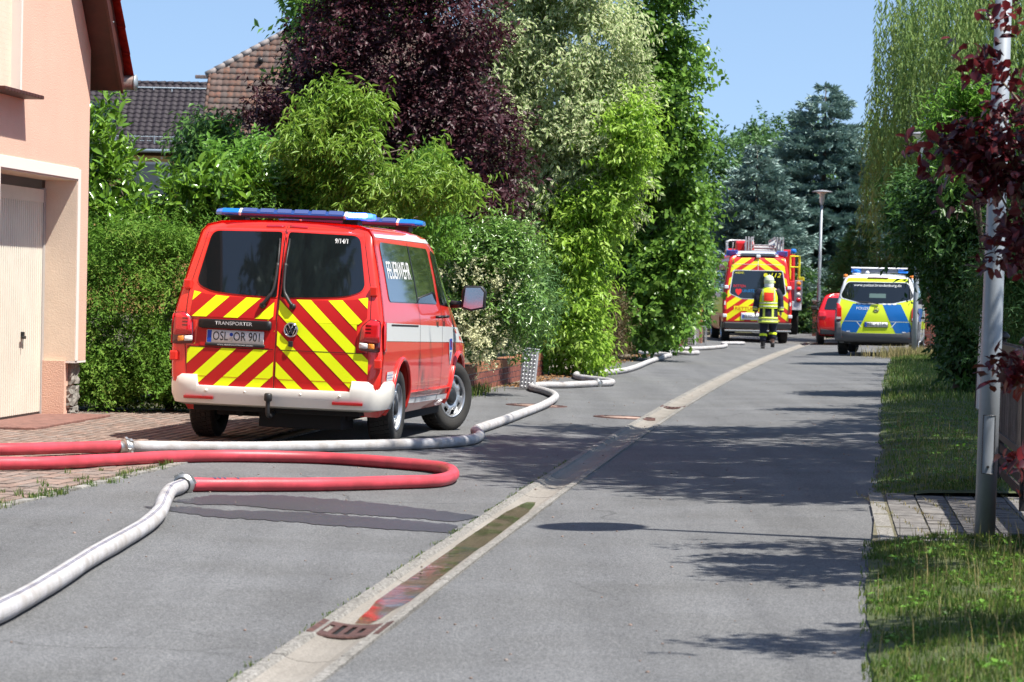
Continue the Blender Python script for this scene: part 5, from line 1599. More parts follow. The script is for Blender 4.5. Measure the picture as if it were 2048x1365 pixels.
# roof: slab, boards, tiles
def slope_pt(y, up): return (y, roof_z(y) + up)
mb = MB()
mb.prism([(.36, roof_z(.36) + .02), (-4.5, roof_z(-4.5) + .02), (-4.5, roof_z(-4.5) + .22), (.36, roof_z(.36) + .16)], 'X', -8.3, .24)
mb.prism([(-9.5, roof_z(-9.5) + .02), (-4.5, roof_z(-4.5) + .02), (-4.5, roof_z(-4.5) + .22), (-9.5, roof_z(-9.5) + .16)], 'X', -8.3, .24)
rf = mb.build('roof', M_BROWN, hs)
MB().prism([(.30, roof_z(.30) - .08), (-4.5, roof_z(-4.5) - .10), (-4.5, roof_z(-4.5) + .24), (.30, roof_z(.30) + .20)], 'X', .242, .272).build('verge_board', M_BROWN, rf, bevel=.004)
for k in range(5):
    yb = -.2 - .55 * k
    MB().lathe([(.010, .272), (.010, .278), (0, .28)], 8, (0, yb, roof_z(yb) + .05), 'X').build('screw', M_ZINC, rf)
gt = MB().tube([(.36, .42, 3.40), (-8.3, .42, 3.40)], .075, 14).build('rain_gutter', M_COPPER, rf, True)
MB().lathe([(.082, .36), (.085, .375), (0, .375)], 16, (0, .42, 3.40), 'X').build('gutter_end', M_ZINC, gt, True)
def tile_mesh(name, w, l, h, material, th=.018, waves=1, n=7):
    """Wavy pantile: u across, v up the slope, z off the roof; lower edge thick and proud."""
    V, F = [], []
    for (v, lift) in ((-.04 * l, .030), (.5 * l, .016), (1.03 * l, .004)):
        for i in range(n):
            t = i / (n - 1)
            V.append(((t - .5) * w * 1.03, v, lift + h * (0.5 + 0.5 * math.sin(2 * PI * waves * t - PI / 2))))
    for r in range(2):
        for i in range(n - 1): F.append((r * n + i, r * n + i + 1, (r + 1) * n + i + 1, (r + 1) * n + i))
    b = len(V)
    for i in range(n): V.append((V[i][0], V[i][1], V[i][2] - th))
    for i in range(n - 1): F.append((b + i, b + i + 1, i + 1, i))
    return MB().add(V, F).mesh(name, material, smooth=True)
def lay(mesh_, name, parent, org, udir, vdir, ij, w, l, stuff_from=None):
    u, v = Vector(udir).normalized(), Vector(vdir).normalized()
    n_ = u.cross(v)
    R = Matrix((u, v, n_)).transposed().to_4x4()
    for c, (i, j) in enumerate(ij):
        o = bpy.data.objects.new(name, mesh_); COL.objects.link(o); o.parent = parent
        p = Vector(org) + u * (i * w) + v * (j * l)
        o.matrix_local = Matrix.Translation(p) @ R @ Matrix.Rotation(random.uniform(-.012, .012), 4, 'Z')
tm = tile_mesh('roof_tile', .30, .34, .055, M_TILER, .03)
sv_ = Vector((0, -1, SLP)).normalized()
lay(tm, 'roof_tile', rf, (.20, .42, roof_z(.42) + .19), (-1, 0, 0), (0, -1, SLP), [(i, j) for j in range(20) for i in range(3)], .30, .34)

# ------------------------------------------------------------------ house with a brown pantile half-hipped roof
M_TERRA = piece_mat('weathered_clay_tile', [(0.165, 0.078, 0.052), (0.10, 0.062, 0.05), (0.20, 0.095, 0.060), (0.080, 0.06, 0.054), (0.14, 0.10, 0.086), (0.17, 0.076, 0.052)], 0.85, 0.4, 20, spot=(0.075, 0.062, 0.055))
M_RIDGE = mat('ridge_grey', (0.24, 0.21, 0.20), 0.7, var=0.4, vscale=5)
M_YWALL = mat('ochre_render', (0.62, 0.36, 0.13), 0.9, var=0.06, vscale=2)
h2 = empty('house', (-10.15, 93.0, 0.06))
tag(h2, 'house with weathered brown clay tile roof behind the purple tree', 'house')
MB().box((5.2, 4.3, 2.9), (10.0, 7.6, 5.8)).build('wall', M_CREAM, h2)
zE, zR, dY = 5.75, 10.0, 3.8
ang = math.atan2(zR - zE, dY)
L_ = math.hypot(zR - zE, dY)
hipz = 8.26
mb = MB()
yh = dY * (hipz - zE) / (zR - zE)
mb.add([(0, 0, zE), (10.5, 0, zE), (10.5, dY, zR), (2.65, dY, zR), (0, yh, hipz),
        (0, 2 * dY, zE), (10.5, 2 * dY, zE), (0, 2 * dY - yh, hipz)], [(0, 1, 2, 3, 4), (5, 6, 2, 3, 7), (3, 4, 7), (0, 4, 7, 5), (1, 2, 6)])
rf2 = mb.build('roof', M_RIDGE, h2)
tm2 = tile_mesh('roof_tile', .207, .282, .022, M_TERRA, .016, n=6)
ij, far_ij = [], []
for j in range(int(L_ / .282)):
    for i in range(50):
        u, v = (i + .5) * .207, j * .282
        z = zE + v * math.sin(ang)
        if z > hipz and u < 2.65 * (z + .12 - hipz) / (zR - hipz): continue
        (ij if (u < 4.2 and z > 6.0) else far_ij).append((i, j))
ij = sorted(ij, key=lambda q: -q[1])
lay(tm2, 'roof_tile', rf2, (.1035, -.01, zE + .012), (1, 0, 0), (0, math.cos(ang), math.sin(ang)), ij[:300], .207, .282)
rest2 = ij[300:] + [q for q in far_ij if q[0] < 50]
V, F = [], []
src = np.array([v.co for v in tm2.vertices]); srcf = [tuple(p.vertices) for p in tm2.polygons]
mbx = MB()
for (i, j) in rest2:
    P = [(c[0] + (i + .5) * .207, -.01 + (c[1] + j * .282) * math.cos(ang) - c[2] * math.sin(ang), zE + .012 + (c[1] + j * .282) * math.sin(ang) + c[2] * math.cos(ang)) for c in src]
    mbx.add(P, srcf)
mbx.build('roof_tiles_far', M_TERRA, rf2)['kind'] = 'stuff'
a, b = Vector((-.12, yh - .05, hipz - .02)), Vector((2.65, dY, zR + .03))
nH = 10
for k in range(nH):
    p, q = a.lerp(b, k / nH), a.lerp(b, (k + 1.08) / nH)
    MB().tube([p, q], [.115, .09], 10).build('hip_tile', M_RIDGE, rf2, True)
for k in range(20):
    MB().tube([(2.7 + .38 * k, dY, zR + .05), (2.7 + .38 * (k + 1.08), dY, zR + .04)], [.11, .09], 10).build('ridge_tile', M_RIDGE, rf2, True)
MB().lathe([(.20, -.06), (.22, .02), (.16, .12), (0, .17)], 16, (2.65, dY, zR + .06)).build('ridge_cap', M_RIDGE, rf2, True)
MB().box((-.25, yh - .06, hipz - .10), (.5, .12, .12)).build('gutter_spout', M_COPPER, rf2, bevel=.02)
v = (8.70 - zE) / math.sin(ang)
MB().tube([(1.62, v * math.cos(ang), 8.72), (1.62, v * math.cos(ang) - .25, 8.80)], .085, 14).build('vent_pipe', M_PL, rf2, True)
for k in range(18):
    z0 = zE + k * .282 * math.sin(ang); y0 = k * .282 * math.cos(ang)
    if z0 < hipz - .1: MB().tube([(-.02, y0, z0 + .06), (-.02, y0 + .29 * math.cos(ang), z0 + .05 + .29 * math.sin(ang))], [.06, .05], 8).build('verge_tile', M_TERRA, rf2, True)

# ------------------------------------------------------------------ house with a dark tiled roof
M_DTILE = piece_mat('dark_glazed_tile', [(0.034, 0.026, 0.032), (0.045, 0.036, 0.042), (0.028, 0.022, 0.027)], 0.72, 0.1, 20, spec=0.3)
M_SLATE = piece_mat('slate', [(0.055, 0.075, 0.09), (0.075, 0.10, 0.115), (0.04, 0.055, 0.07)], 0.6, 0.3, 30)
h3_ = empty('house', (-18.6, 122.0, 0.06))
tag(h3_, 'ochre house with dark glossy tile roof and snow guards', 'house')
w3 = MB().box((4.5, 4.1, 3.35), (9.0, 7.4, 6.7)).build('wall', M_YWALL, h3_)
zE3, zR3, dY3 = 6.95, 9.95, 3.6
an3 = math.atan2(zR3 - zE3, dY3); L3 = math.hypot(zR3 - zE3, dY3)
rf3 = MB().add([(0, 0, zE3), (9.2, 0, zE3), (9.2, dY3, zR3), (0, dY3, zR3), (0, 7.2, zE3), (9.2, 7.2, zE3)], [(0, 1, 2, 3), (3, 2, 5, 4), (0, 3, 4), (1, 2, 5)]).build('roof', M_DTILE, h3_)
tm3 = tile_mesh('roof_tile', .30, .31, .06, M_DTILE, .025)
lay(tm3, 'roof_tile', rf3, (.15, -.05, zE3 + .012), (1, 0, 0), (0, math.cos(an3), math.sin(an3)), [(i, j) for j in range(int(L3 / .31)) for i in range(20)][:300], .30, .31)
for k in range(17): MB().tube([(.36 * k, dY3, zR3 + .05), (.36 * (k + 1.06), dY3, zR3 + .06)], [.10, .12], 10).build('ridge_tile', M_DTILE, rf3, True)
def on3(u, v, up=0.0): return (u, v * math.cos(an3) - up * math.sin(an3), zE3 + v * math.sin(an3) + up * math.cos(an3))
MB().tube([on3(1.6, L3 - .42, .14), on3(6.0, L3 - .42, .14)], .035, 6).build('ridge_rail', M_ZINC, rf3)
for k in range(5): MB().tube([on3(2.0 + .8 * k, L3 - .42, .14), on3(2.0 + .8 * k, L3 - .62, .02), on3(2.0 + .8 * k, L3 - .95, .03)], .022, 6).build('rail_bracket', M_ZINC, rf3)
sg_ = empty('snow_guard', (0, 0, 0), parent=rf3)
mb = MB()
for z in (.08, .30): mb.tube([on3(1.5, .52, z), on3(5.6, .52, z)], .018, 6)
for k in range(34): mb.tube([on3(1.5 + .12 * k, .52, .08), on3(1.5 + .12 * k, .52, .30)], .006, 4)
mb.build('grille', M_ZINC, sg_)['kind'] = 'stuff'
for k in range(5): MB().tube([on3(1.6 + .82 * k, .42, .03), on3(1.6 + .82 * k, .52, .34), on3(1.6 + .82 * k, .30, .04)], .022, 6).build('guard_bracket', M_ZINC, sg_)
MB().tube([(-.05, -.13, zE3 - .05), (9.2, -.13, zE3 - .05)], .075, 10).build('rain_gutter', M_ZINC, rf3, True)
dm = empty('dormer', (.55, 1.5, zE3 + .85), parent=rf3)
MB().box((.45, .6, .55), (1.0, 2.0, 1.1)).build('dormer_wall', M_DTILE, dm)
for r in range(6):
    for c in range(4): MB().box((.10 + .25 * c - (.12 if r % 2 else 0), -.42 + .004 * r, .12 + .19 * r), (.24, .02, .21)).build('slate', M_SLATE, dm)
MB().box((.45, -.45, 0), (1.1, .06, .05)).build('dormer_sill', M_TRIM, dm)
wd3 = empty('window', (0, 0, 0), parent=w3)
MB().box((2.95, .38, 5.65), (2.0, .08, 1.6)).build('frame', M_TRIM, wd3)
MB().box((2.95, .32, 5.62), (1.75, .05, 1.45)).build('pane', mat('roller_grey', (.24, .23, .22), .6), wd3)
for k in range(3): MB().lathe([(.05, .34), (.05, .38)], 12, (2.6 + .95 * k, 0, 6.62), 'Y').build('soffit_spot', M_TRIM, w3)

# ------------------------------------------------------------------ street lamps
M_GALV = mat('galvanised_steel', (0.34, 0.37, 0.40), 0.5, metal=0.3, var=0.08, vscale=7)
M_LAMPW = mat('lamp_diffuser', (0.70, 0.70, 0.68), 0.4)
M_LAMPT = mat('lamp_cap', (0.23, 0.23, 0.25), 0.5)
def lamp(X, Y, z0, H, label, lean=0.0):
    o = empty('street_lamp', (X, Y, z0), (0, lean, 0))
    tag(o, label, 'street lamp', 'street lamps along the road')
    MB().lathe([(.058, -.1), (.058, 1.15), (.056, 1.6), (.036, H - .42)], 22).build('pole', M_GALV, o, True)
    MB().lathe([(.05, H - .44), (.05, H - .40), (.075, H - .36), (.09, H - .12), (.16, H - .05), (.23, H - .03)], 24).build('diffuser', M_LAMPW, o, True)
    MB().lathe([(.325, H - .035), (.33, H - .02), (.28, H), (.06, H + .035), (0, H + .04)], 40).build('cap', M_LAMPT, o, True)
    return o
lp = lamp(2.655, 16.0, 0.06, 4.72, 'galvanised street lamp post in the right foreground by the walkway', .012)
dr = empty('service_door', (0, 0, 0), parent=lp)
V, F = [], []
for i in range(13):
    a = -2.25 + 1.15 * i / 12
    for z in (.40, .72): V.append((.0588 * math.cos(a), .0588 * math.sin(a), z))
for i in range(12): F.append((2 * i, 2 * i + 2, 2 * i + 3, 2 * i + 1))
d_ = MB().add(V, F).build('door_panel', M_GALV, dr, True)
for z in (.398, .722):
    MB().tube([(.0612 * math.cos(a), .0612 * math.sin(a), z) for a in np.linspace(-2.25, -1.1, 8)], .0018, 5).build('door_edge', M_PL, dr)
for a in (-2.25, -1.1):
    MB().tube([(.0612 * math.cos(a), .0612 * math.sin(a), .398), (.0612 * math.cos(a), .0612 * math.sin(a), .722)], .0018, 5).build('door_edge', M_PL, dr)
MB().lathe([(.008, -.066), (.008, -.058)], 10, (-.006, 0, .435), 'Y').build('door_lock', M_PL, dr)
lamp(8.98, 64.2, .08, 5.0, 'street lamp standing in front of the police van', .01)
lamp(9.93, 93.5, .06, 4.75, 'tall street lamp rising behind the red car before the blue spruce', .01)
lamp(7.9, 112.0, .06, 4.3, 'distant street lamp barely showing above the ladder truck')

# ------------------------------------------------------------------ aluminium boxes
M_TREAD = mat('bright_aluminium', (0.56, 0.57, 0.58), 0.4, metal=0.45, var=0.15, vscale=15)
def alu_box(X, Y, z0, w, d, h, rot, lean, label, holes=False):
    o = empty('metal_box', (X, Y, z0), (0, lean, rot))
    tag(o, label, 'metal box')
    MB().box((0, 0, h / 2), (w, d, h)).build('shell', M_TREAD, o, bevel=.012)
    MB().box((0, 0, h + .006), (w + .012, d + .012, .012)).build('lid', M_TREAD, o, bevel=.004)
    nr, nc = int(h / .052), max(3, int(w / .052))
    if not holes:
        dot = MB().lathe([(.014, 0), (.011, .006), (0, .009)], 10, axis='Y', m=Matrix(((1, 0, 0), (0, -1, 0), (0, 0, 1)))).mesh('embossed_dot', M_TREAD, smooth=True)
    else:
        dot = MB().box((0, 0, 0), (.022, .004, .03)).mesh('slot', M_DARK)
    for r in range(nr):
        for c in range(nc):
            link('slot' if holes else 'embossed_dot', dot, o, ((c + .5) / nc * w * .9 - w * .45, -d / 2 - .0005, (r + .6) / (nr + .2) * h))
    return o
alu_box(.22, 39.6, .055, .21, .14, .55, -.12, .09, 'leaning silver aluminium box with raised dots by the brick wall')
alu_box(4.70, 75.3, .055, .21, .25, .50, -.2, .0, 'perforated silver box at the far brick pillar', True)
cr_ = empty('wire_crate', (4.98, 75.5, .055), (0, 0, -.2))
tag(cr_, 'small open wire crate next to the perforated silver box', 'crate')
for x in (-.11, .11):
    for y_ in (-.12, .12): MB().box((x, y_, .25), (.02, .02, .50)).build('corner_post', M_TREAD, cr_)
for z in (.02, .49):
    for y_ in (-.12, .12): MB().box((0, y_, z), (.24, .02, .02)).build('rail', M_TREAD, cr_)
for k in range(5): MB().box((-.08 + .04 * k, -.12, .25), (.006, .006, .48)).build('wire', M_TREAD, cr_)

# ------------------------------------------------------------------ brick walls and pillars
M_BRICK = piece_mat('red_brown_brick', [(0.20, 0.06, 0.045), (0.26, 0.085, 0.06), (0.17, 0.055, 0.05), (0.30, 0.10, 0.065)], 0.85, 0.4, 60)
M_BRICKO = piece_mat('orange_brick', [(0.36, 0.15, 0.075), (0.42, 0.18, 0.09), (0.32, 0.12, 0.065)], 0.85, 0.4, 60)
M_MORT = mat('mortar', (0.40, 0.36, 0.32), 0.95, var=0.15, vscale=20)
def brick_wall(y0, y1, off, courses, label, cap=True, z0=.05):
    Xm, Ym = gx(y0) + off, y0
    X1 = gx(y1) + off
    L = math.hypot(X1 - Xm, y1 - y0)
    o = empty('brick_wall', (Xm, Ym, z0), (0, 0, -math.atan2(X1 - Xm, y1 - y0)))
    tag(o, label, 'wall')
    H = courses * .083
    MB().box((-.115, L / 2, H / 2 + .05), (.208, L, H + .09)).build('mortar_core', M_MORT, o)
    bm1 = MB().box((0, 0, 0), (.222, .24, .071)).mesh('brick', M_BRICK)
    bm2 = MB().box((0, 0, 0), (.236, .071, .112)).mesh('cap_brick', M_BRICKO)
    for c in range(courses):
        y_ = .12 if c % 2 else .0
        while y_ < L - .05:
            link('brick', bm1, o, (-.112 + random.uniform(-.002, .003), y_ + .12, c * .083 + .04), (0, 0, random.uniform(-.006, .006)))
            y_ += .252
    if cap:
        y_ = .04
        while y_ < L:
            link('cap_brick', bm2, o, (-.112, y_, H + .062), (0, 0, random.uniform(-.02, .02)))
            y_ += .083
    return o
brick_wall(33.0, 46.0, -2.80, 3, 'low brick garden wall with orange cap under the flowering shrubs')
brick_wall(64.5, 77.2, -2.80, 4, 'low brick wall at the far end of the hedge row')
def pillar(X, Y, H, label, w=.36, m=None):
    o = empty('brick_pillar', (X, Y, .05), (0, 0, -.13)); tag(o, label, 'pillar')
    MB().box((0, 0, H / 2), (w - .03, w - .03, H)).build('mortar_core', M_MORT, o)
    b = MB().box((0, 0, 0), (w / 2 - .012, .10, .071)).mesh('brick', m or M_BRICKO)
    b2 = MB().box((0, 0, 0), (.10, w / 2 - .012, .071)).mesh('brick', m or M_BRICKO)
    for c in range(int(H / .083)):
        for s in (-1, 1):
            for t in (-1, 1):
                link('brick', b, o, (s * w / 4, t * (w / 2 - .05), c * .083 + .04))
                link('brick', b2, o, (t * (w / 2 - .048), s * w / 4 * .5, c * .083 + .04))
    MB().box((0, 0, H + .03), (w + .06, w + .06, .06)).build('capstone', M_CONC2, o, bevel=.01)
    return o
pillar(5.0, 78.4, 1.25, 'orange brick pillar at the end of the far garden wall')
pillar(10.25, 96.5, 1.15, 'brick gate pillar behind the red car', m=M_BRICK)
pillar(9.98, 68.6, 1.55, 'slim brick pillar between police van and dark hedge', w=.28, m=M_BRICK)

# ------------------------------------------------------------------ fence on the right
M_FPOST = mat('dark_fence_metal', (0.02, 0.018, 0.017), 0.5)
M_SLAT = piece_mat('weathered_slat', [(0.13, 0.11, 0.10), (0.09, 0.075, 0.065), (0.17, 0.15, 0.13)], 0.85, 0.4, 40)
M_SLATD = piece_mat('dark_slat', [(0.035, 0.028, 0.024), (0.05, 0.04, 0.033)], 0.7, 0.4, 40)
FO = 3.25
fn = empty('garden_fence', (gx(21.0) + FO, 21.0, .08), (0, 0, PI - math.atan2(gx(21) - gx(14), 7)))
tag(fn, 'dark garden fence with pale upright slats beside the lamp post', 'fence')
for k in range(3):
    MB().box((0, .02 + 2.6 * k, .50), (.06, .06, 1.12)).build('post', M_FPOST, fn, bevel=.006)
    MB().lathe([(.05, 1.06), (.055, 1.08), (.03, 1.11), (0, 1.115)], 14, (0, .02 + 2.6 * k, 0)).build('post_cap', M_FPOST, fn, True)
for z in (.36, 1.0): MB().box((0, 3.2, z), (.04, 6.3, .05)).build('rail', M_FPOST, fn)
smh = MB().box((0, 0, 0), (.016, .055, .68)).mesh('slat', M_SLAT)
for k in range(62): link('slat', smh, fn, (.0, .12 + .1 * k, .70))
smd = MB().box((0, 0, 0), (.016, 6.2, .06)).mesh('bottom_board', M_SLATD)
for k in range(3): link('bottom_board', smd, fn, (.0, 3.2, .10 + .085 * k))
fb_ = empty('brick_base', (gx(16.2) + FO, 16.2, .06), (0, 0, PI - math.atan2(gx(16.2) - gx(10), 6.2)))
tag(fb_, 'low brick base under the garden fence at the right edge', 'wall')
MB().box((0, 3.0, .14), (.20, 6.0, .27)).build('mortar_core', M_MORT, fb_)
bmx = MB().box((0, 0, 0), (.222, .24, .071)).mesh('brick', M_BRICK)
for c in range(3):
    for k in range(24): link('brick', bmx, fb_, (0, .12 + .25 * k + (.12 if c % 2 else 0), .04 + .083 * c))
for k in range(68): link('cap_brick', MATS.setdefault('_cap', None) or bpy.data.meshes.get('cap_brick'), fb_, (0, .05 + .088 * k, .305))
wp_ = MB().tube([(5.52, 34.0, 0), (5.55, 34.0, 1.35)], .022, 8).build('fence_post', M_TRIM, None)
tag(wp_, 'thin pale post at the foot of the dark hedge', 'post')
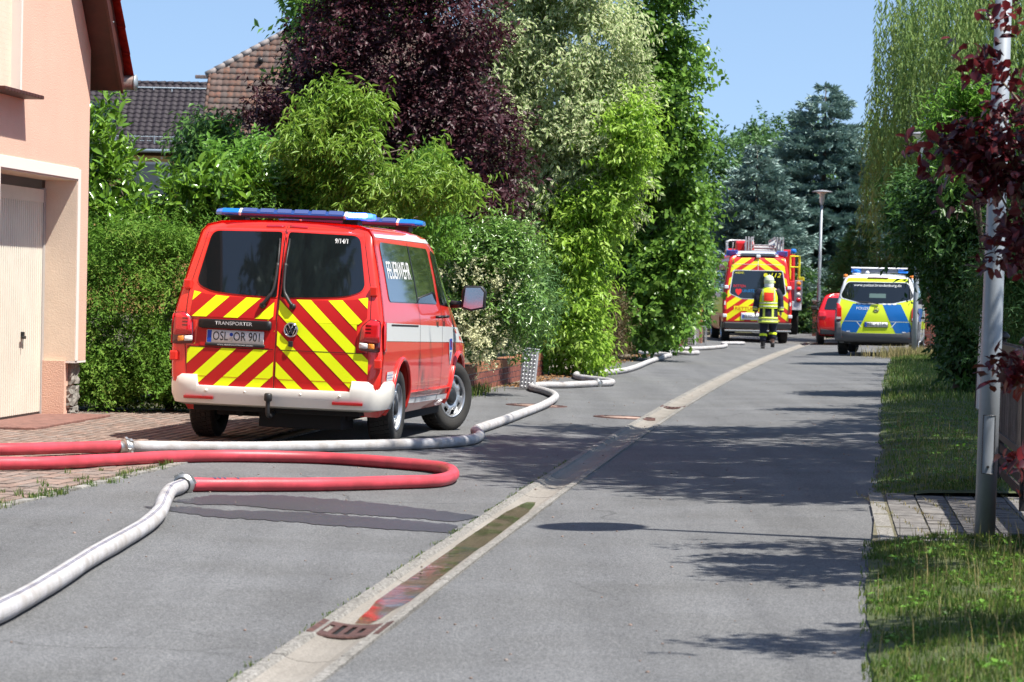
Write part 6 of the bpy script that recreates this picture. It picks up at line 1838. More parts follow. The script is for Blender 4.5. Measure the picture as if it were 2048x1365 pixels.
# ------------------------------------------------------------------ vegetation
# crown lobes in metres: (x, y, z, rx, ry, rz)
LOBES = {
    'hedge': [(-4.41, 30.4, 1.01, 0.32, 0.62, 0.98), (-4.04, 30.4, 1.07, 0.37, 0.62, 1.0), (-3.62, 30.4, 1.08, 0.4, 0.62, 1.0), (-3.2, 30.4, 1.04, 0.4, 0.62, 0.98), (-2.77, 30.4, 0.99, 0.4, 0.62, 0.95), (-2.3, 30.4, 0.95, 0.4, 0.62, 0.93), (-4.65, 30.9, 0.89, 0.32, 0.62, 0.97), (-4.33, 30.3, 0.38, 0.32, 0.62, 0.42), (-3.81, 30.3, 0.39, 0.37, 0.62, 0.42), (-3.29, 30.4, 0.45, 0.37, 0.62, 0.42)],
    'laurel': [(-4.74, 33.0, 2.93, 0.2, 0.7, 0.49), (-4.67, 33.0, 2.41, 0.34, 0.7, 0.46), (-4.47, 33.0, 2.1, 0.34, 0.7, 0.28), (-4.03, 33.0, 1.98, 0.29, 0.7, 0.2), (-4.69, 33.0, 2.01, 0.4, 0.7, 0.34), (-3.61, 33.0, 2.26, 0.4, 0.7, 0.4), (-3.21, 33.0, 2.38, 0.34, 0.7, 0.37), (-3.38, 33.0, 2.5, 0.26, 0.7, 0.26), (-2.98, 33.0, 2.28, 0.34, 0.7, 0.34)],
    'cherry': [(-4.93, 46.0, 3.63, 0.4, 0.42, 0.44), (-4.72, 46.0, 3.24, 0.44, 0.44, 0.44), (-5.04, 46.0, 3.23, 0.32, 0.36, 0.4), (-4.66, 46.0, 3.88, 0.24, 0.26, 0.28)],
    'peach': [(-1.88, 32.6, 2.85, 0.62, 0.7, 0.37), (-2.23, 32.6, 3.38, 0.28, 0.7, 0.26), (-1.74, 32.6, 3.34, 0.34, 0.7, 0.23), (-1.31, 32.6, 2.98, 0.4, 0.7, 0.31), (-0.94, 32.6, 2.56, 0.37, 0.7, 0.23), (-1.53, 32.6, 2.46, 0.68, 0.7, 0.28), (-0.65, 32.6, 2.57, 0.23, 0.7, 0.16), (-2.45, 32.6, 3.01, 0.34, 0.7, 0.23), (-2.0, 32.6, 3.59, 0.23, 0.7, 0.14)],
    'shrub': [(-3.27, 33.6, 2.69, 0.35, 0.8, 0.35), (-3.27, 33.6, 2.34, 0.47, 0.8, 0.44), (-2.75, 33.6, 2.76, 0.44, 0.8, 0.41), (-2.74, 33.6, 2.41, 0.47, 0.8, 0.35), (-2.22, 33.6, 2.42, 0.53, 0.8, 0.41), (-1.57, 33.6, 2.26, 0.53, 0.8, 0.41), (-1.05, 33.6, 2.21, 0.35, 0.8, 0.35), (-2.85, 33.6, 2.12, 0.58, 0.8, 0.35)],
    'chestnut': [(-3.27, 45.0, 5.33, 0.3, 1.2, 0.63), (-3.08, 45.0, 4.56, 0.31, 1.2, 0.55), (-3.03, 45.0, 5.73, 0.55, 1.2, 0.39), (-2.33, 45.0, 5.97, 0.86, 1.2, 0.39), (-3.31, 45.0, 3.93, 0.31, 1.2, 0.39), (-2.5, 45.0, 6.83, 1.17, 1.2, 0.86)],
    'plum': [(-1.65, 38.6, 4.53, 1.14, 1.15, 0.81), (-2.32, 38.6, 4.85, 0.54, 1.15, 0.54), (-2.31, 38.6, 3.92, 0.5, 1.15, 0.6), (-1.03, 38.6, 3.68, 0.84, 1.15, 0.87), (-0.52, 38.6, 3.28, 0.44, 1.15, 0.87), (-1.69, 38.6, 3.33, 0.94, 1.15, 0.74), (-0.37, 38.6, 2.62, 0.4, 1.15, 0.57), (-3.11, 38.6, 3.73, 0.44, 1.15, 0.19), (-0.92, 38.6, 4.88, 0.6, 1.15, 0.6), (-1.6, 38.6, 5.74, 1.01, 1.15, 0.6), (-0.73, 38.6, 2.34, 0.47, 1.15, 0.4), (-2.65, 38.6, 4.38, 0.34, 1.15, 0.4), (-0.26, 38.6, 2.08, 0.3, 1.15, 0.3), (-1.27, 38.6, 2.6, 0.6, 1.15, 0.54)],
    'thuja': [(-1.12, 36.0, 2.52, 0.26, 0.3, 0.56), (-1.12, 36.0, 2.15, 0.28, 0.3, 0.38)],
    'privet': [(-0.6, 37.2, 1.79, 0.29, 0.5, 0.39), (-0.28, 37.2, 1.93, 0.36, 0.5, 0.32), (0.05, 37.2, 1.87, 0.29, 0.5, 0.32), (-0.59, 37.2, 1.21, 0.25, 0.5, 0.39), (-0.26, 37.2, 1.28, 0.32, 0.5, 0.45), (0.03, 37.2, 1.16, 0.29, 0.5, 0.49), (-0.49, 37.2, 0.86, 0.18, 0.5, 0.29)],
    'fir': [(0.17, 41.0, 1.56, 0.29, 0.5, 0.21), (0.24, 41.0, 1.28, 0.25, 0.5, 0.18), (0.14, 41.0, 0.99, 0.29, 0.5, 0.18)],
    'varieg': [(0.54, 47.2, 4.79, 0.86, 1.1, 0.86), (1.18, 47.2, 5.41, 0.74, 1.1, 0.86), (1.37, 47.2, 4.31, 0.62, 1.1, 0.78), (0.39, 47.2, 3.8, 0.74, 1.1, 0.74), (1.06, 47.2, 3.49, 0.7, 1.1, 0.62), (-0.03, 47.2, 4.2, 0.45, 1.1, 0.74), (-0.13, 47.2, 5.51, 0.57, 1.1, 0.78), (0.33, 47.2, 2.9, 0.57, 1.1, 0.57), (0.18, 47.2, 2.24, 0.39, 1.1, 0.34), (0.5, 47.2, 6.67, 1.15, 1.1, 0.74), (1.59, 47.2, 3.5, 0.37, 1.1, 0.66), (-0.29, 47.2, 4.93, 0.33, 1.1, 0.49)],
    'reverted': [(1.1, 46.4, 2.57, 0.52, 0.75, 0.48), (0.75, 46.4, 1.99, 0.4, 0.75, 0.48), (1.07, 46.4, 1.92, 0.4, 0.75, 0.48), (1.0, 46.4, 1.27, 0.4, 0.75, 0.56), (0.93, 46.4, 0.71, 0.44, 0.75, 0.48), (1.1, 46.4, 0.47, 0.4, 0.75, 0.28), (1.64, 46.4, 3.7, 0.4, 0.75, 0.65), (1.91, 46.4, 4.03, 0.24, 0.75, 0.48), (1.53, 46.4, 2.9, 0.4, 0.75, 0.48)],
    'tulip': [(2.75, 58.0, 6.8, 0.76, 1.1, 0.86), (3.29, 58.0, 6.16, 0.32, 1.1, 0.55), (3.04, 58.0, 4.9, 0.63, 1.1, 0.71), (2.48, 58.0, 5.19, 0.61, 1.1, 0.81), (2.71, 58.0, 4.09, 0.71, 1.1, 0.81), (3.16, 58.0, 3.99, 0.48, 1.1, 0.91), (2.88, 58.0, 2.98, 0.71, 1.1, 0.81), (3.29, 58.0, 2.89, 0.4, 1.1, 0.86), (2.53, 58.0, 2.97, 0.61, 1.1, 0.61), (2.95, 58.0, 1.87, 0.69, 1.1, 0.71), (2.55, 58.0, 1.87, 0.61, 1.1, 0.81), (2.87, 58.0, 1.17, 0.61, 1.1, 0.61), (2.47, 58.0, 1.06, 0.5, 1.1, 0.61), (3.07, 58.0, 8.02, 0.71, 1.1, 0.81), (2.67, 58.0, 5.8, 0.45, 1.1, 0.71), (3.38, 58.0, 1.88, 0.26, 1.1, 0.61)],
    'wallshrub': [(2.69, 63.0, 0.81, 0.49, 0.6, 0.6), (3.12, 63.0, 1.03, 0.49, 0.6, 0.71), (3.45, 63.0, 0.71, 0.38, 0.6, 0.44), (2.46, 63.0, 1.24, 0.44, 0.6, 0.55), (3.02, 63.0, 0.37, 0.44, 0.6, 0.24), (2.37, 63.0, 0.25, 0.33, 0.6, 0.2)],
    'brownconifer': [(1.85, 56.0, 0.86, 0.24, 0.4, 0.58), (1.91, 56.0, 0.38, 0.24, 0.4, 0.39)],
    'rowan': [(3.67, 66.0, 1.02, 0.37, 0.5, 0.57), (3.74, 66.0, 1.48, 0.32, 0.5, 0.69), (3.55, 66.0, 1.37, 0.34, 0.5, 0.69)],
    'ythuja': [(4.48, 73.0, 1.05, 0.18, 0.25, 0.43)],
    'bthuja': [(4.13, 71.0, 1.0, 0.2, 0.25, 0.49)],
    'ivy': [(4.99, 79.5, 2.06, 0.39, 0.6, 1.11), (5.12, 79.5, 1.23, 0.28, 0.6, 0.69), (4.93, 79.5, 2.75, 0.33, 0.6, 0.69), (5.16, 79.5, 2.06, 0.22, 0.6, 0.55)],
    'rhedge1': [(6.05, 40.0, 2.65, 0.56, 1.0, 0.77), (6.38, 40.0, 1.83, 0.45, 1.0, 0.83), (6.36, 40.0, 1.41, 0.31, 1.0, 0.77), (6.41, 40.0, 0.71, 0.26, 1.0, 0.56), (5.78, 40.0, 2.51, 0.38, 1.0, 0.49), (6.5, 40.0, 1.13, 0.42, 1.0, 1.04), (6.42, 40.0, 3.29, 0.42, 1.0, 0.63), (6.18, 40.0, 3.21, 0.33, 1.0, 0.49), (6.75, 40.0, 2.6, 0.56, 1.0, 1.04), (7.12, 40.0, 1.7, 0.49, 1.0, 1.25), (6.65, 40.0, 3.78, 0.49, 1.0, 0.56), (7.15, 40.0, 3.16, 0.42, 1.0, 0.83)],
    'rhedge2': [(8.64, 58.0, 2.6, 0.5, 0.9, 0.91), (8.9, 58.0, 1.39, 0.38, 0.9, 0.91), (8.96, 58.0, 0.48, 0.32, 0.9, 0.55), (8.08, 58.0, 2.84, 0.35, 0.9, 0.61), (8.57, 58.0, 3.4, 0.45, 0.9, 0.55), (7.91, 58.0, 3.39, 0.3, 0.9, 0.45), (9.0, 58.0, -0.22, 0.35, 0.9, 0.5)],
    'rbranch': [(5.25, 34.0, 3.62, 0.12, 0.5, 0.24), (5.36, 34.0, 3.18, 0.18, 0.5, 0.27), (5.5, 34.0, 3.48, 0.18, 0.5, 0.33)],
    'smoke': [(2.37, 14.5, 2.61, 0.04, 0.25, 0.13), (2.53, 14.5, 2.21, 0.1, 0.25, 0.2), (2.32, 14.5, 2.19, 0.13, 0.25, 0.1), (2.45, 14.5, 2.11, 0.1, 0.25, 0.11), (2.57, 14.5, 1.88, 0.09, 0.25, 0.15), (2.38, 14.5, 2.05, 0.1, 0.25, 0.08), (2.53, 14.5, 1.63, 0.08, 0.25, 0.09), (2.56, 14.5, 2.81, 0.06, 0.25, 0.15), (2.69, 14.5, 2.19, 0.15, 0.25, 0.38)],
    'smokelow': [(2.46, 14.3, 1.07, 0.05, 0.15, 0.06), (2.54, 14.3, 1.08, 0.05, 0.15, 0.1), (2.54, 14.3, 0.61, 0.03, 0.15, 0.07)],
    'rconifer': [(4.52, 26.0, 1.33, 0.23, 0.6, 0.41), (4.66, 26.0, 1.88, 0.27, 0.6, 0.5), (4.4, 26.0, 1.6, 0.11, 0.6, 0.27)],
    'rfir': [(11.12, 84.0, 3.24, 0.73, 0.9, 1.02), (10.81, 84.0, 3.96, 0.58, 0.9, 0.88), (11.29, 84.0, 2.22, 0.58, 0.9, 0.58)],
    'garden1': [(-4.01, 70.0, 3.27, 1.58, 1.8, 1.46), (-6.44, 70.0, 3.1, 1.34, 1.8, 1.22), (-1.57, 70.0, 3.2, 1.7, 1.8, 1.46), (0.86, 70.0, 3.13, 1.46, 1.8, 1.58), (3.05, 70.0, 3.29, 1.1, 1.8, 1.34)],
}
def nrm(a): return a / np.maximum(1e-9, np.linalg.norm(a, axis=-1, keepdims=True))
def wob(P, f, ph):
    """Cheap smooth 3-D noise in -1..1."""
    x, y, z = (P * f).T
    return (np.sin(x * 1.7 + ph + 1.3 * np.sin(y * 1.1 + ph * 2)) + np.sin(y * 2.1 - ph + 1.7 * np.sin(z * 1.3)) + np.sin(z * 1.9 + 2 * ph + 1.1 * np.sin(x * 1.5))) / 3

def leaf_mat(name, cols, edge=None, trans=0.4, rough=0.45, spec=0.3, edge_from=0.35):
    m = bpy.data.materials.new(name); m.use_nodes = True
    n, l = nodes_of(m); b = n['Principled BSDF']
    b.inputs['Roughness'].default_value = rough
    b.inputs['Specular IOR Level'].default_value = spec
    at = n.new('ShaderNodeAttribute'); at.attribute_name = 'rnd'
    r = n.new('ShaderNodeValToRGB'); el = r.color_ramp.elements
    fill_ramp(el, cols)
    l.new(at.outputs['Fac'], r.inputs['Fac'])
    out = r.outputs['Color']
    if edge:
        ae = n.new('ShaderNodeAttribute'); ae.attribute_name = 'edge'
        rr = n.new('ShaderNodeValToRGB')
        rr.color_ramp.elements[0].position = edge_from; rr.color_ramp.elements[1].position = edge_from + 0.2
        l.new(ae.outputs['Fac'], rr.inputs['Fac'])
        mx = n.new('ShaderNodeMix'); mx.data_type = 'RGBA'
        l.new(rr.outputs['Color'], mx.inputs[0]); l.new(out, mx.inputs[6]); mx.inputs[7].default_value = (*edge, 1)
        out = mx.outputs[2]
    l.new(out, b.inputs['Base Color'])
    if trans:
        t = n.new('ShaderNodeBsdfTranslucent'); l.new(out, t.inputs['Color'])
        g = n.new('ShaderNodeMixShader'); g.inputs[0].default_value = trans
        l.new(b.outputs[0], g.inputs[1]); l.new(t.outputs[0], g.inputs[2])
        l.new(g.outputs[0], n['Material Output'].inputs['Surface'])
    return m

def leaf_geo(P, D, N, L, Wd, fold=0.25, curl=0.15, six=False):
    """Leaves as folded blades: P base, D axis, N normal (unit), L length, Wd width."""
    n = len(P)
    N = nrm(N - D * np.sum(N * D, -1, keepdims=True))
    S = np.cross(D, N)
    L = L[:, None]; Wd = Wd[:, None]
    if not six:
        mid = P + D * L * 0.45
        V = np.stack([P, mid + S * Wd * .5 + N * Wd * fold * .5, P + D * L - N * L * curl, mid - S * Wd * .5 + N * Wd * fold * .5], 1)
        F = np.array([[0, 1, 2], [0, 2, 3]])
        E = np.array([0.1, 1.0, 0.5, 1.0]); k = 4
    else:
        a, c = P + D * L * .28, P + D * L * .68 - N * L * curl * .4
        f = N * Wd * fold * .5
        V = np.stack([P, a + S * Wd * .42 + f, c + S * Wd * .46 + f, P + D * L - N * L * curl, c - S * Wd * .46 + f, a - S * Wd * .42 + f, P + D * L * .5 - N * L * curl * .2], 1)
        F = np.array([[0, 1, 6], [1, 2, 6], [2, 3, 6], [3, 4, 6], [4, 5, 6], [5, 0, 6]])
        E = np.array([.4, 1, 1, 1, 1, 1, 0]); k = 7
    FF = (F[None] + (np.arange(n) * k)[:, None, None]).reshape(-1, 3)
    return V.reshape(-1, 3), FF, np.tile(E, n), k

def crown(name, parent, lobes, material, n_tw, per, L, Wd, seed, TL=0.25, droop=0.2, shell=0.55, bumpy=0.16, up=0.35, gap=None, six=False, fold=0.25, curl=0.15, spread=0.9, kind=None, upn=0.7, back=0.45, rtop=None, clump=9, csize=None):
    rng = np.random.default_rng(seed)
    lob = np.array(lobes, float); C, R = lob[:, :3], lob[:, 3:]
    w = R[:, 0] * R[:, 2] + R[:, 1] * R[:, 2] + R[:, 0] * R[:, 1]
    m = int(n_tw * 2.6)
    nc = max(8, m // clump)
    lc = rng.choice(len(lob), nc, p=w / w.sum())
    dc = nrm(rng.normal(size=(nc, 3)))
    rc = shell + (1.04 - shell) * rng.random(nc) ** .45
    rc = rc * (1 + bumpy * wob(dc + C[lc], 2.6, seed) + bumpy * .6 * wob(dc + C[lc], 7.0, seed + 3))
    rc = np.where(rng.random(nc) < .10, rc * rng.uniform(1.05, 1.28, nc), rc)
    Pc = C[lc] + dc * R[lc] * rc[:, None]
    ci = rng.integers(0, nc, m)
    li, d = lc[ci], dc[ci]
    cs = csize if csize else TL * 1.1
    P = Pc[ci] + rng.normal(size=(m, 3)) * cs * np.array([.55, .55, .38])
    ctint = rng.random(nc)[ci]
    keep = (P[:, 2] > 0.06) & ((d[:, 1] < .35) | (rng.random(m) < back))
    for i in range(len(lob)):
        q = np.linalg.norm((P - C[i]) / R[i], axis=1)
        keep &= (q > .62) | (li == i) | (rng.random(m) < .15)
    if gap: keep &= wob(P, gap[0], seed * 1.3) < gap[1]
    P, d, li, ctint = P[keep][:n_tw], d[keep][:n_tw], li[keep][:n_tw], ctint[keep][:n_tw]
    O = nrm(d / R[li])
    n = len(P)
    A = nrm(O * .8 + np.array([0, 0, up]) + rng.normal(size=(n, 3)) * .35)
    e1 = nrm(np.cross(A, np.array([.31, .17, 1.0]))); e2 = np.cross(A, e1)
    Ps, Ds, Ns, Rs = [], [], [], []
    tint = .5 * rng.random(n) + .5 * ctint
    ph0 = rng.random(n) * 6.28
    for k in range(per):
        s = (k + .5) / per
        a = (ph0 + k * 2.4)[:, None]
        side = np.cos(a) * e1 + np.sin(a) * e2
        D = nrm(A * (.25 + .5 * s) + side * spread + np.array([0, 0, -droop]) + rng.normal(size=(n, 3)) * .18)
        Ps.append(P + A * TL * (s - .6) + rng.normal(size=(n, 3)) * .01)
        Ds.append(D)
        Ns.append(nrm(np.array([0, 0, upn]) + O * .8 + rng.normal(size=(n, 3)) * .45))
        Rs.append(np.clip(tint * .65 + rng.random(n) * .35, 0, 1))
    P, D, N, r = np.concatenate(Ps), np.concatenate(Ds), np.concatenate(Ns), np.concatenate(Rs)
    if rtop is not None: r = np.clip(r * .6 + np.clip((P[:, 2] - rtop[0]) / rtop[1], 0, 1) * .5 * rng.random(len(P)), 0, 1)
    sc = .5 + .85 * rng.random(len(P))
    V, F, E, kk = leaf_geo(P, D, N, L * sc, Wd * sc, fold, curl, six)
    me = raw_mesh(name, V, F, material, {'rnd': np.repeat(r, kk), 'edge': E})
    o = link(name, me, parent)
    if kind: o['kind'] = kind
    return o

M_BARK = mat('bark', (0.10, 0.075, 0.055), 0.9, var=0.5, vscale=14, bump=0.8, bscale=30)
M_BARKG = mat('grey_twig', (0.24, 0.19, 0.14), 0.85, var=0.3, vscale=20)
def plant(name, base, label, cat, group=None):
    o = empty(name, base); tag(o, label, cat, group); return o
def limbs(parent, base, r, targets, top=None, mtl=None, k=4, seed=1, twig=0.35):
    """Tapered trunk and one curved limb to each lobe centre (local to parent base)."""
    rnd = random.Random(seed)
    b = Vector(base)
    top = Vector(top) if top is not None else sum((Vector(t) for t in targets), Vector()) / len(targets)
    mid = b.lerp(top, .5) + Vector((rnd.uniform(-.1, .1), rnd.uniform(-.1, .1), 0))
    P = catmull([b, mid, top], 5)
    loc = Vector(parent.location)
    MB().tube([p - loc for p in P], [r * (1 - .62 * i / (len(P) - 1)) for i in range(len(P))], 9).build('trunk', mtl or M_BARK, parent, True)
    for t in targets:
        t = Vector(t)
        f = rnd.uniform(.35, .9)
        s = P[int(f * (len(P) - 1))]
        m_ = s.lerp(t, .5) + Vector((rnd.uniform(-.12, .12), rnd.uniform(-.12, .12), rnd.uniform(.0, .18)))
        Q = catmull([s, m_, t], 5)
        r0 = r * (1 - .62 * f) * .55
        MB().tube([q - loc for q in Q], [max(.006, r0 * (1 - .8 * i / (len(Q) - 1))) for i in range(len(Q))], 7).build('limb', mtl or M_BARK, parent, True)
def local(lobes, base): return [(a[0] - base[0], a[1] - base[1], a[2] - base[2], *a[3:]) for a in lobes]
def tree(name, key, base, label, cat, m, n_tw, per, L, Wd, seed, trunk_r=.1, group=None, lim=None, part='crown', mtl=None, **k):
    lob = LOBES[key] if isinstance(key, str) else key
    o = plant(name, base, label, cat, group)
    if trunk_r: limbs(o, base, trunk_r, [l[:3] for l in (lob if lim is None else lob[:lim])], mtl=mtl, seed=seed)
    crown(part, o, local(lob, base), m, n_tw, per, L, Wd, seed, **k)
    return o

L_HEDGE = leaf_mat('hedge_leaf', [(0.050, 0.125, 0.016), (0.080, 0.185, 0.022), (0.130, 0.265, 0.032), (0.210, 0.345, 0.055), (0.20, 0.18, 0.05)], trans=.35, rough=.6, spec=.15)
L_LAUREL = leaf_mat('laurel_leaf', [(0.080, 0.175, 0.016), (0.130, 0.255, 0.023), (0.205, 0.350, 0.036)], trans=.22, rough=.22, spec=.6)
L_CHERRY = leaf_mat('cherry_leaf', [(0.068, 0.150, 0.030), (0.105, 0.217, 0.045), (0.150, 0.285, 0.068)], trans=.25, rough=.35)
L_PEACH = leaf_mat('peach_leaf', [(0.125, 0.245, 0.028), (0.180, 0.320, 0.038), (0.250, 0.390, 0.055), (0.300, 0.370, 0.060)], trans=.35, rough=.4)
L_SHRUB = leaf_mat('green_shrub_leaf', [(0.085, 0.200, 0.026), (0.135, 0.290, 0.038), (0.190, 0.370, 0.055)], trans=.35, rough=.4)
L_CHEST = leaf_mat('light_green_leaf', [(0.095, 0.210, 0.030), (0.150, 0.300, 0.045), (0.210, 0.380, 0.070)], trans=.4, rough=.4)
L_PLUM = leaf_mat('purple_leaf', [(0.034, 0.012, 0.016), (0.055, 0.016, 0.022), (0.080, 0.022, 0.028), (0.200, 0.020, 0.022)], trans=.25, rough=.45, spec=.3)
L_THUJA = leaf_mat('thuja_spray', [(0.090, 0.210, 0.022), (0.135, 0.285, 0.030), (0.180, 0.345, 0.045)], trans=.3, rough=.5)
L_PRIVET = leaf_mat('privet_leaf', [(0.075, 0.173, 0.030), (0.120, 0.247, 0.045), (0.195, 0.330, 0.075), (0.270, 0.375, 0.105)], trans=.28, rough=.28, spec=.6)
L_BLOOM = leaf_mat('cream_blossom', [(0.550, 0.550, 0.300), (0.660, 0.660, 0.420), (0.600, 0.620, 0.320)], trans=.3, rough=.6)
L_FIR = leaf_mat('fir_needle', [(0.045, 0.128, 0.038), (0.090, 0.195, 0.053), (0.135, 0.255, 0.068)], trans=.2, rough=.5)
L_VAR = leaf_mat('variegated_leaf', [(0.190, 0.300, 0.090), (0.250, 0.370, 0.120), (0.330, 0.440, 0.170)], edge=(0.70, 0.70, 0.44), trans=.42, rough=.5, spec=.25, edge_from=.48)
L_REV = leaf_mat('yellow_green_leaf', [(0.135, 0.284, 0.024), (0.230, 0.405, 0.034), (0.338, 0.513, 0.068), (0.432, 0.540, 0.162)], trans=.4, rough=.4)
L_TULIP = leaf_mat('broad_green_leaf', [(0.085, 0.185, 0.024), (0.135, 0.260, 0.036), (0.205, 0.345, 0.060)], trans=.35, rough=.32)
L_BROWN = leaf_mat('brownish_needle', [(0.065, 0.078, 0.026), (0.117, 0.091, 0.039), (0.156, 0.065, 0.039)], trans=.2, rough=.5)
L_SPRUCE = leaf_mat('blue_spruce_needle', [(0.105, 0.182, 0.160), (0.185, 0.280, 0.248), (0.310, 0.410, 0.365)], trans=.12, rough=.5)
L_FAR = leaf_mat('distant_leaf', [(0.047, 0.115, 0.030), (0.081, 0.169, 0.047), (0.121, 0.223, 0.068)], trans=.25, rough=.5)
L_WILLOW = leaf_mat('willow_leaf', [(0.110, 0.190, 0.045), (0.165, 0.265, 0.065), (0.235, 0.340, 0.095), (0.310, 0.380, 0.120)], trans=.35, rough=.4)
L_DARKH = leaf_mat('dark_hedge_leaf', [(0.025, 0.070, 0.014), (0.045, 0.110, 0.020), (0.075, 0.155, 0.030)], trans=.25, rough=.4)
L_SMOKE = leaf_mat('smoke_bush_leaf', [(0.030, 0.007, 0.010), (0.060, 0.010, 0.014), (0.130, 0.014, 0.019), (0.26, 0.03, 0.032)], trans=.35, rough=.35, spec=.5)
L_IVY = leaf_mat('ivy_leaf', [(0.068, 0.180, 0.038), (0.112, 0.255, 0.053), (0.165, 0.315, 0.075)], trans=.25, rough=.3)
L_BTHUJA = leaf_mat('blue_green_spray', [(0.090, 0.180, 0.135), (0.150, 0.255, 0.195)], trans=.2, rough=.5)
L_YTHUJA = leaf_mat('lime_spray', [(0.240, 0.390, 0.030), (0.360, 0.510, 0.045)], trans=.3, rough=.5)

# left side, from the house along the garden wall
tree('hedge', 'hedge', (-3.6, 30.4, .05), 'fine-leaved green hedge between the pink house and the red van', 'hedge', L_HEDGE, 12500, 9, .046, .017, 21, trunk_r=.05, TL=.16, droop=.05, shell=.66, bumpy=.22, up=.6, part='foliage', clump=40, csize=.22)
tree('laurel_bush', 'laurel', (-4.1, 33.0, .05), 'glossy cherry laurel bush above the hedge by the house corner', 'bush', L_LAUREL, 1000, 7, .15, .050, 22, trunk_r=.06, TL=.22, droop=-.25, shell=.5, up=.9, six=True, part='foliage')
tree('cherry_tree', 'cherry', (-4.8, 46.0, .05), 'small cherry tree with drooping leaves before the dark roof', 'tree', L_CHERRY, 700, 8, .13, .05, 23, trunk_r=.09, TL=.25, droop=.8, shell=.4)
tree('peach_tree', 'peach', (-1.9, 32.7, .05), 'yellow-green peach tree with narrow drooping leaves behind the van roof', 'tree', L_PEACH, 1080, 8, .115, .024, 24, trunk_r=.10, mtl=M_BARKG, TL=.22, droop=.75, shell=.15, bumpy=.4, up=.5, gap=(2.3, .1), curl=.35, clump=5)
tree('leafy_shrub', 'shrub', (-2.3, 34.7, .05), 'dense bright green shrub under the peach tree', 'bush', L_SHRUB, 1900, 8, .10, .038, 25, trunk_r=.06, TL=.2, droop=.3, shell=.55, part='foliage')
tree('chestnut_tree', 'chestnut', (-2.9, 45.0, .05), 'light green tree showing left of the purple crown', 'tree', L_CHEST, 1400, 7, .17, .07, 26, trunk_r=.14, TL=.3, droop=.5, shell=.5)
tree('plum_tree', 'plum', (-1.35, 38.8, .05), 'large dark purple-leaved plum tree behind the red van', 'tree', L_PLUM, 7600, 8, .080, .042, 27, trunk_r=.16, TL=.28, droop=.35, shell=.5, bumpy=.2, rtop=(4.2, 2.0), gap=(1.6, .62))
tree('thuja', 'thuja', (-1.1, 36.1, .05), 'narrow light green thuja column behind the roof light', 'tree', L_THUJA, 2200, 7, .07, .022, 28, trunk_r=.05, TL=.15, droop=-.6, shell=.75, bumpy=.06, up=1.2)
pv_ = tree('privet_shrub', 'privet', (-.95, 37.3, .05), 'privet shrub with cream flower clusters over the brick wall', 'bush', L_PRIVET, 2400, 7, .085, .030, 29, trunk_r=.05, TL=.2, droop=.15, shell=.5, up=.6, bumpy=.25, part='foliage')
crown('blossom', pv_, local([(-.58, 36.75, 1.65, .22, .18, .3), (-.55, 36.7, 1.05, .25, .2, .35), (-.35, 36.7, .75, .28, .2, .3), (-.5, 36.7, .45, .15, .15, .2), (-.2, 36.8, 1.3, .2, .2, .3)], (-.95, 37.3, .05)), L_BLOOM, 330, 14, .035, .022, 30, TL=.14, droop=0, shell=.6, up=.8)
tree('fir_sapling', 'fir', (-.35, 41.3, .05), 'low fir branches reaching out beside the dotted metal box', 'tree', L_FIR, 900, 9, .07, .016, 31, trunk_r=.05, TL=.3, droop=.1, shell=.2, up=-.1)
tree('variegated_maple', 'varieg', (.45, 47.4, .05), 'tall pale variegated maple with cream edged leaves beside the purple tree', 'tree', L_VAR, 7200, 9, .115, .042, 32, trunk_r=.17, TL=.30, droop=.85, shell=.5, bumpy=.22, up=.2, gap=(1.5, .75), clump=14)
tree('maple_shoots', 'reverted', (.35, 46.6, .05), 'yellow-green maple shoots hanging down to the pavement', 'bush', L_REV, 3100, 8, .115, .042, 33, trunk_r=.06, TL=.28, droop=.8, shell=.5, bumpy=.2, part='foliage')
tree('tulip_tree', 'tulip', (1.5, 58.3, .05), 'tall broad-leaved green tree at the right end of the garden row', 'tree', L_TULIP, 5200, 7, .125, .095, 34, trunk_r=.17, TL=.32, droop=.4, shell=.45, bumpy=.34, gap=(1.2, .55), clump=22, csize=.45)
tree('wall_shrub', 'wallshrub', (2.4, 63.3, .05), 'broad-leaved green shrub spilling over the pavement edge', 'bush', L_SHRUB, 1500, 7, .14, .07, 35, trunk_r=.05, TL=.25, droop=.4, shell=.5, part='foliage')
tree('juniper', 'brownconifer', (1.5, 56.2, .05), 'brownish juniper between the maple shoots and the green shrub', 'bush', L_BROWN, 1300, 8, .07, .016, 36, trunk_r=.04, TL=.2, droop=-.2, shell=.5, up=.9, part='foliage')
tree('rowan_shrub', 'rowan', (2.9, 66.3, .05), 'bushy green shrub behind the far low brick wall', 'bush', L_CHEST, 1000, 7, .12, .045, 37, trunk_r=.05, TL=.25, droop=.4, shell=.5, part='foliage')
tree('thuja', 'bthuja', (3.75, 71.0, .05), 'small blue-green conifer on the far low wall', 'tree', L_BTHUJA, 900, 7, .07, .022, 38, trunk_r=.03, TL=.15, droop=-.6, shell=.75, up=1.2)
tree('thuja', 'ythuja', (4.05, 73.0, .05), 'small lime green thuja beside the orange pillar', 'tree', L_YTHUJA, 900, 7, .07, .022, 39, trunk_r=.03, TL=.15, droop=-.6, shell=.75, up=1.2)
tree('ivy_shrub', 'ivy', (5.3, 79.7, .05), 'ivy covered shrub beside the orange pillar and the ambulance', 'bush', L_IVY, 1200, 7, .12, .07, 40, trunk_r=.05, TL=.2, droop=.5, shell=.6, part='foliage')
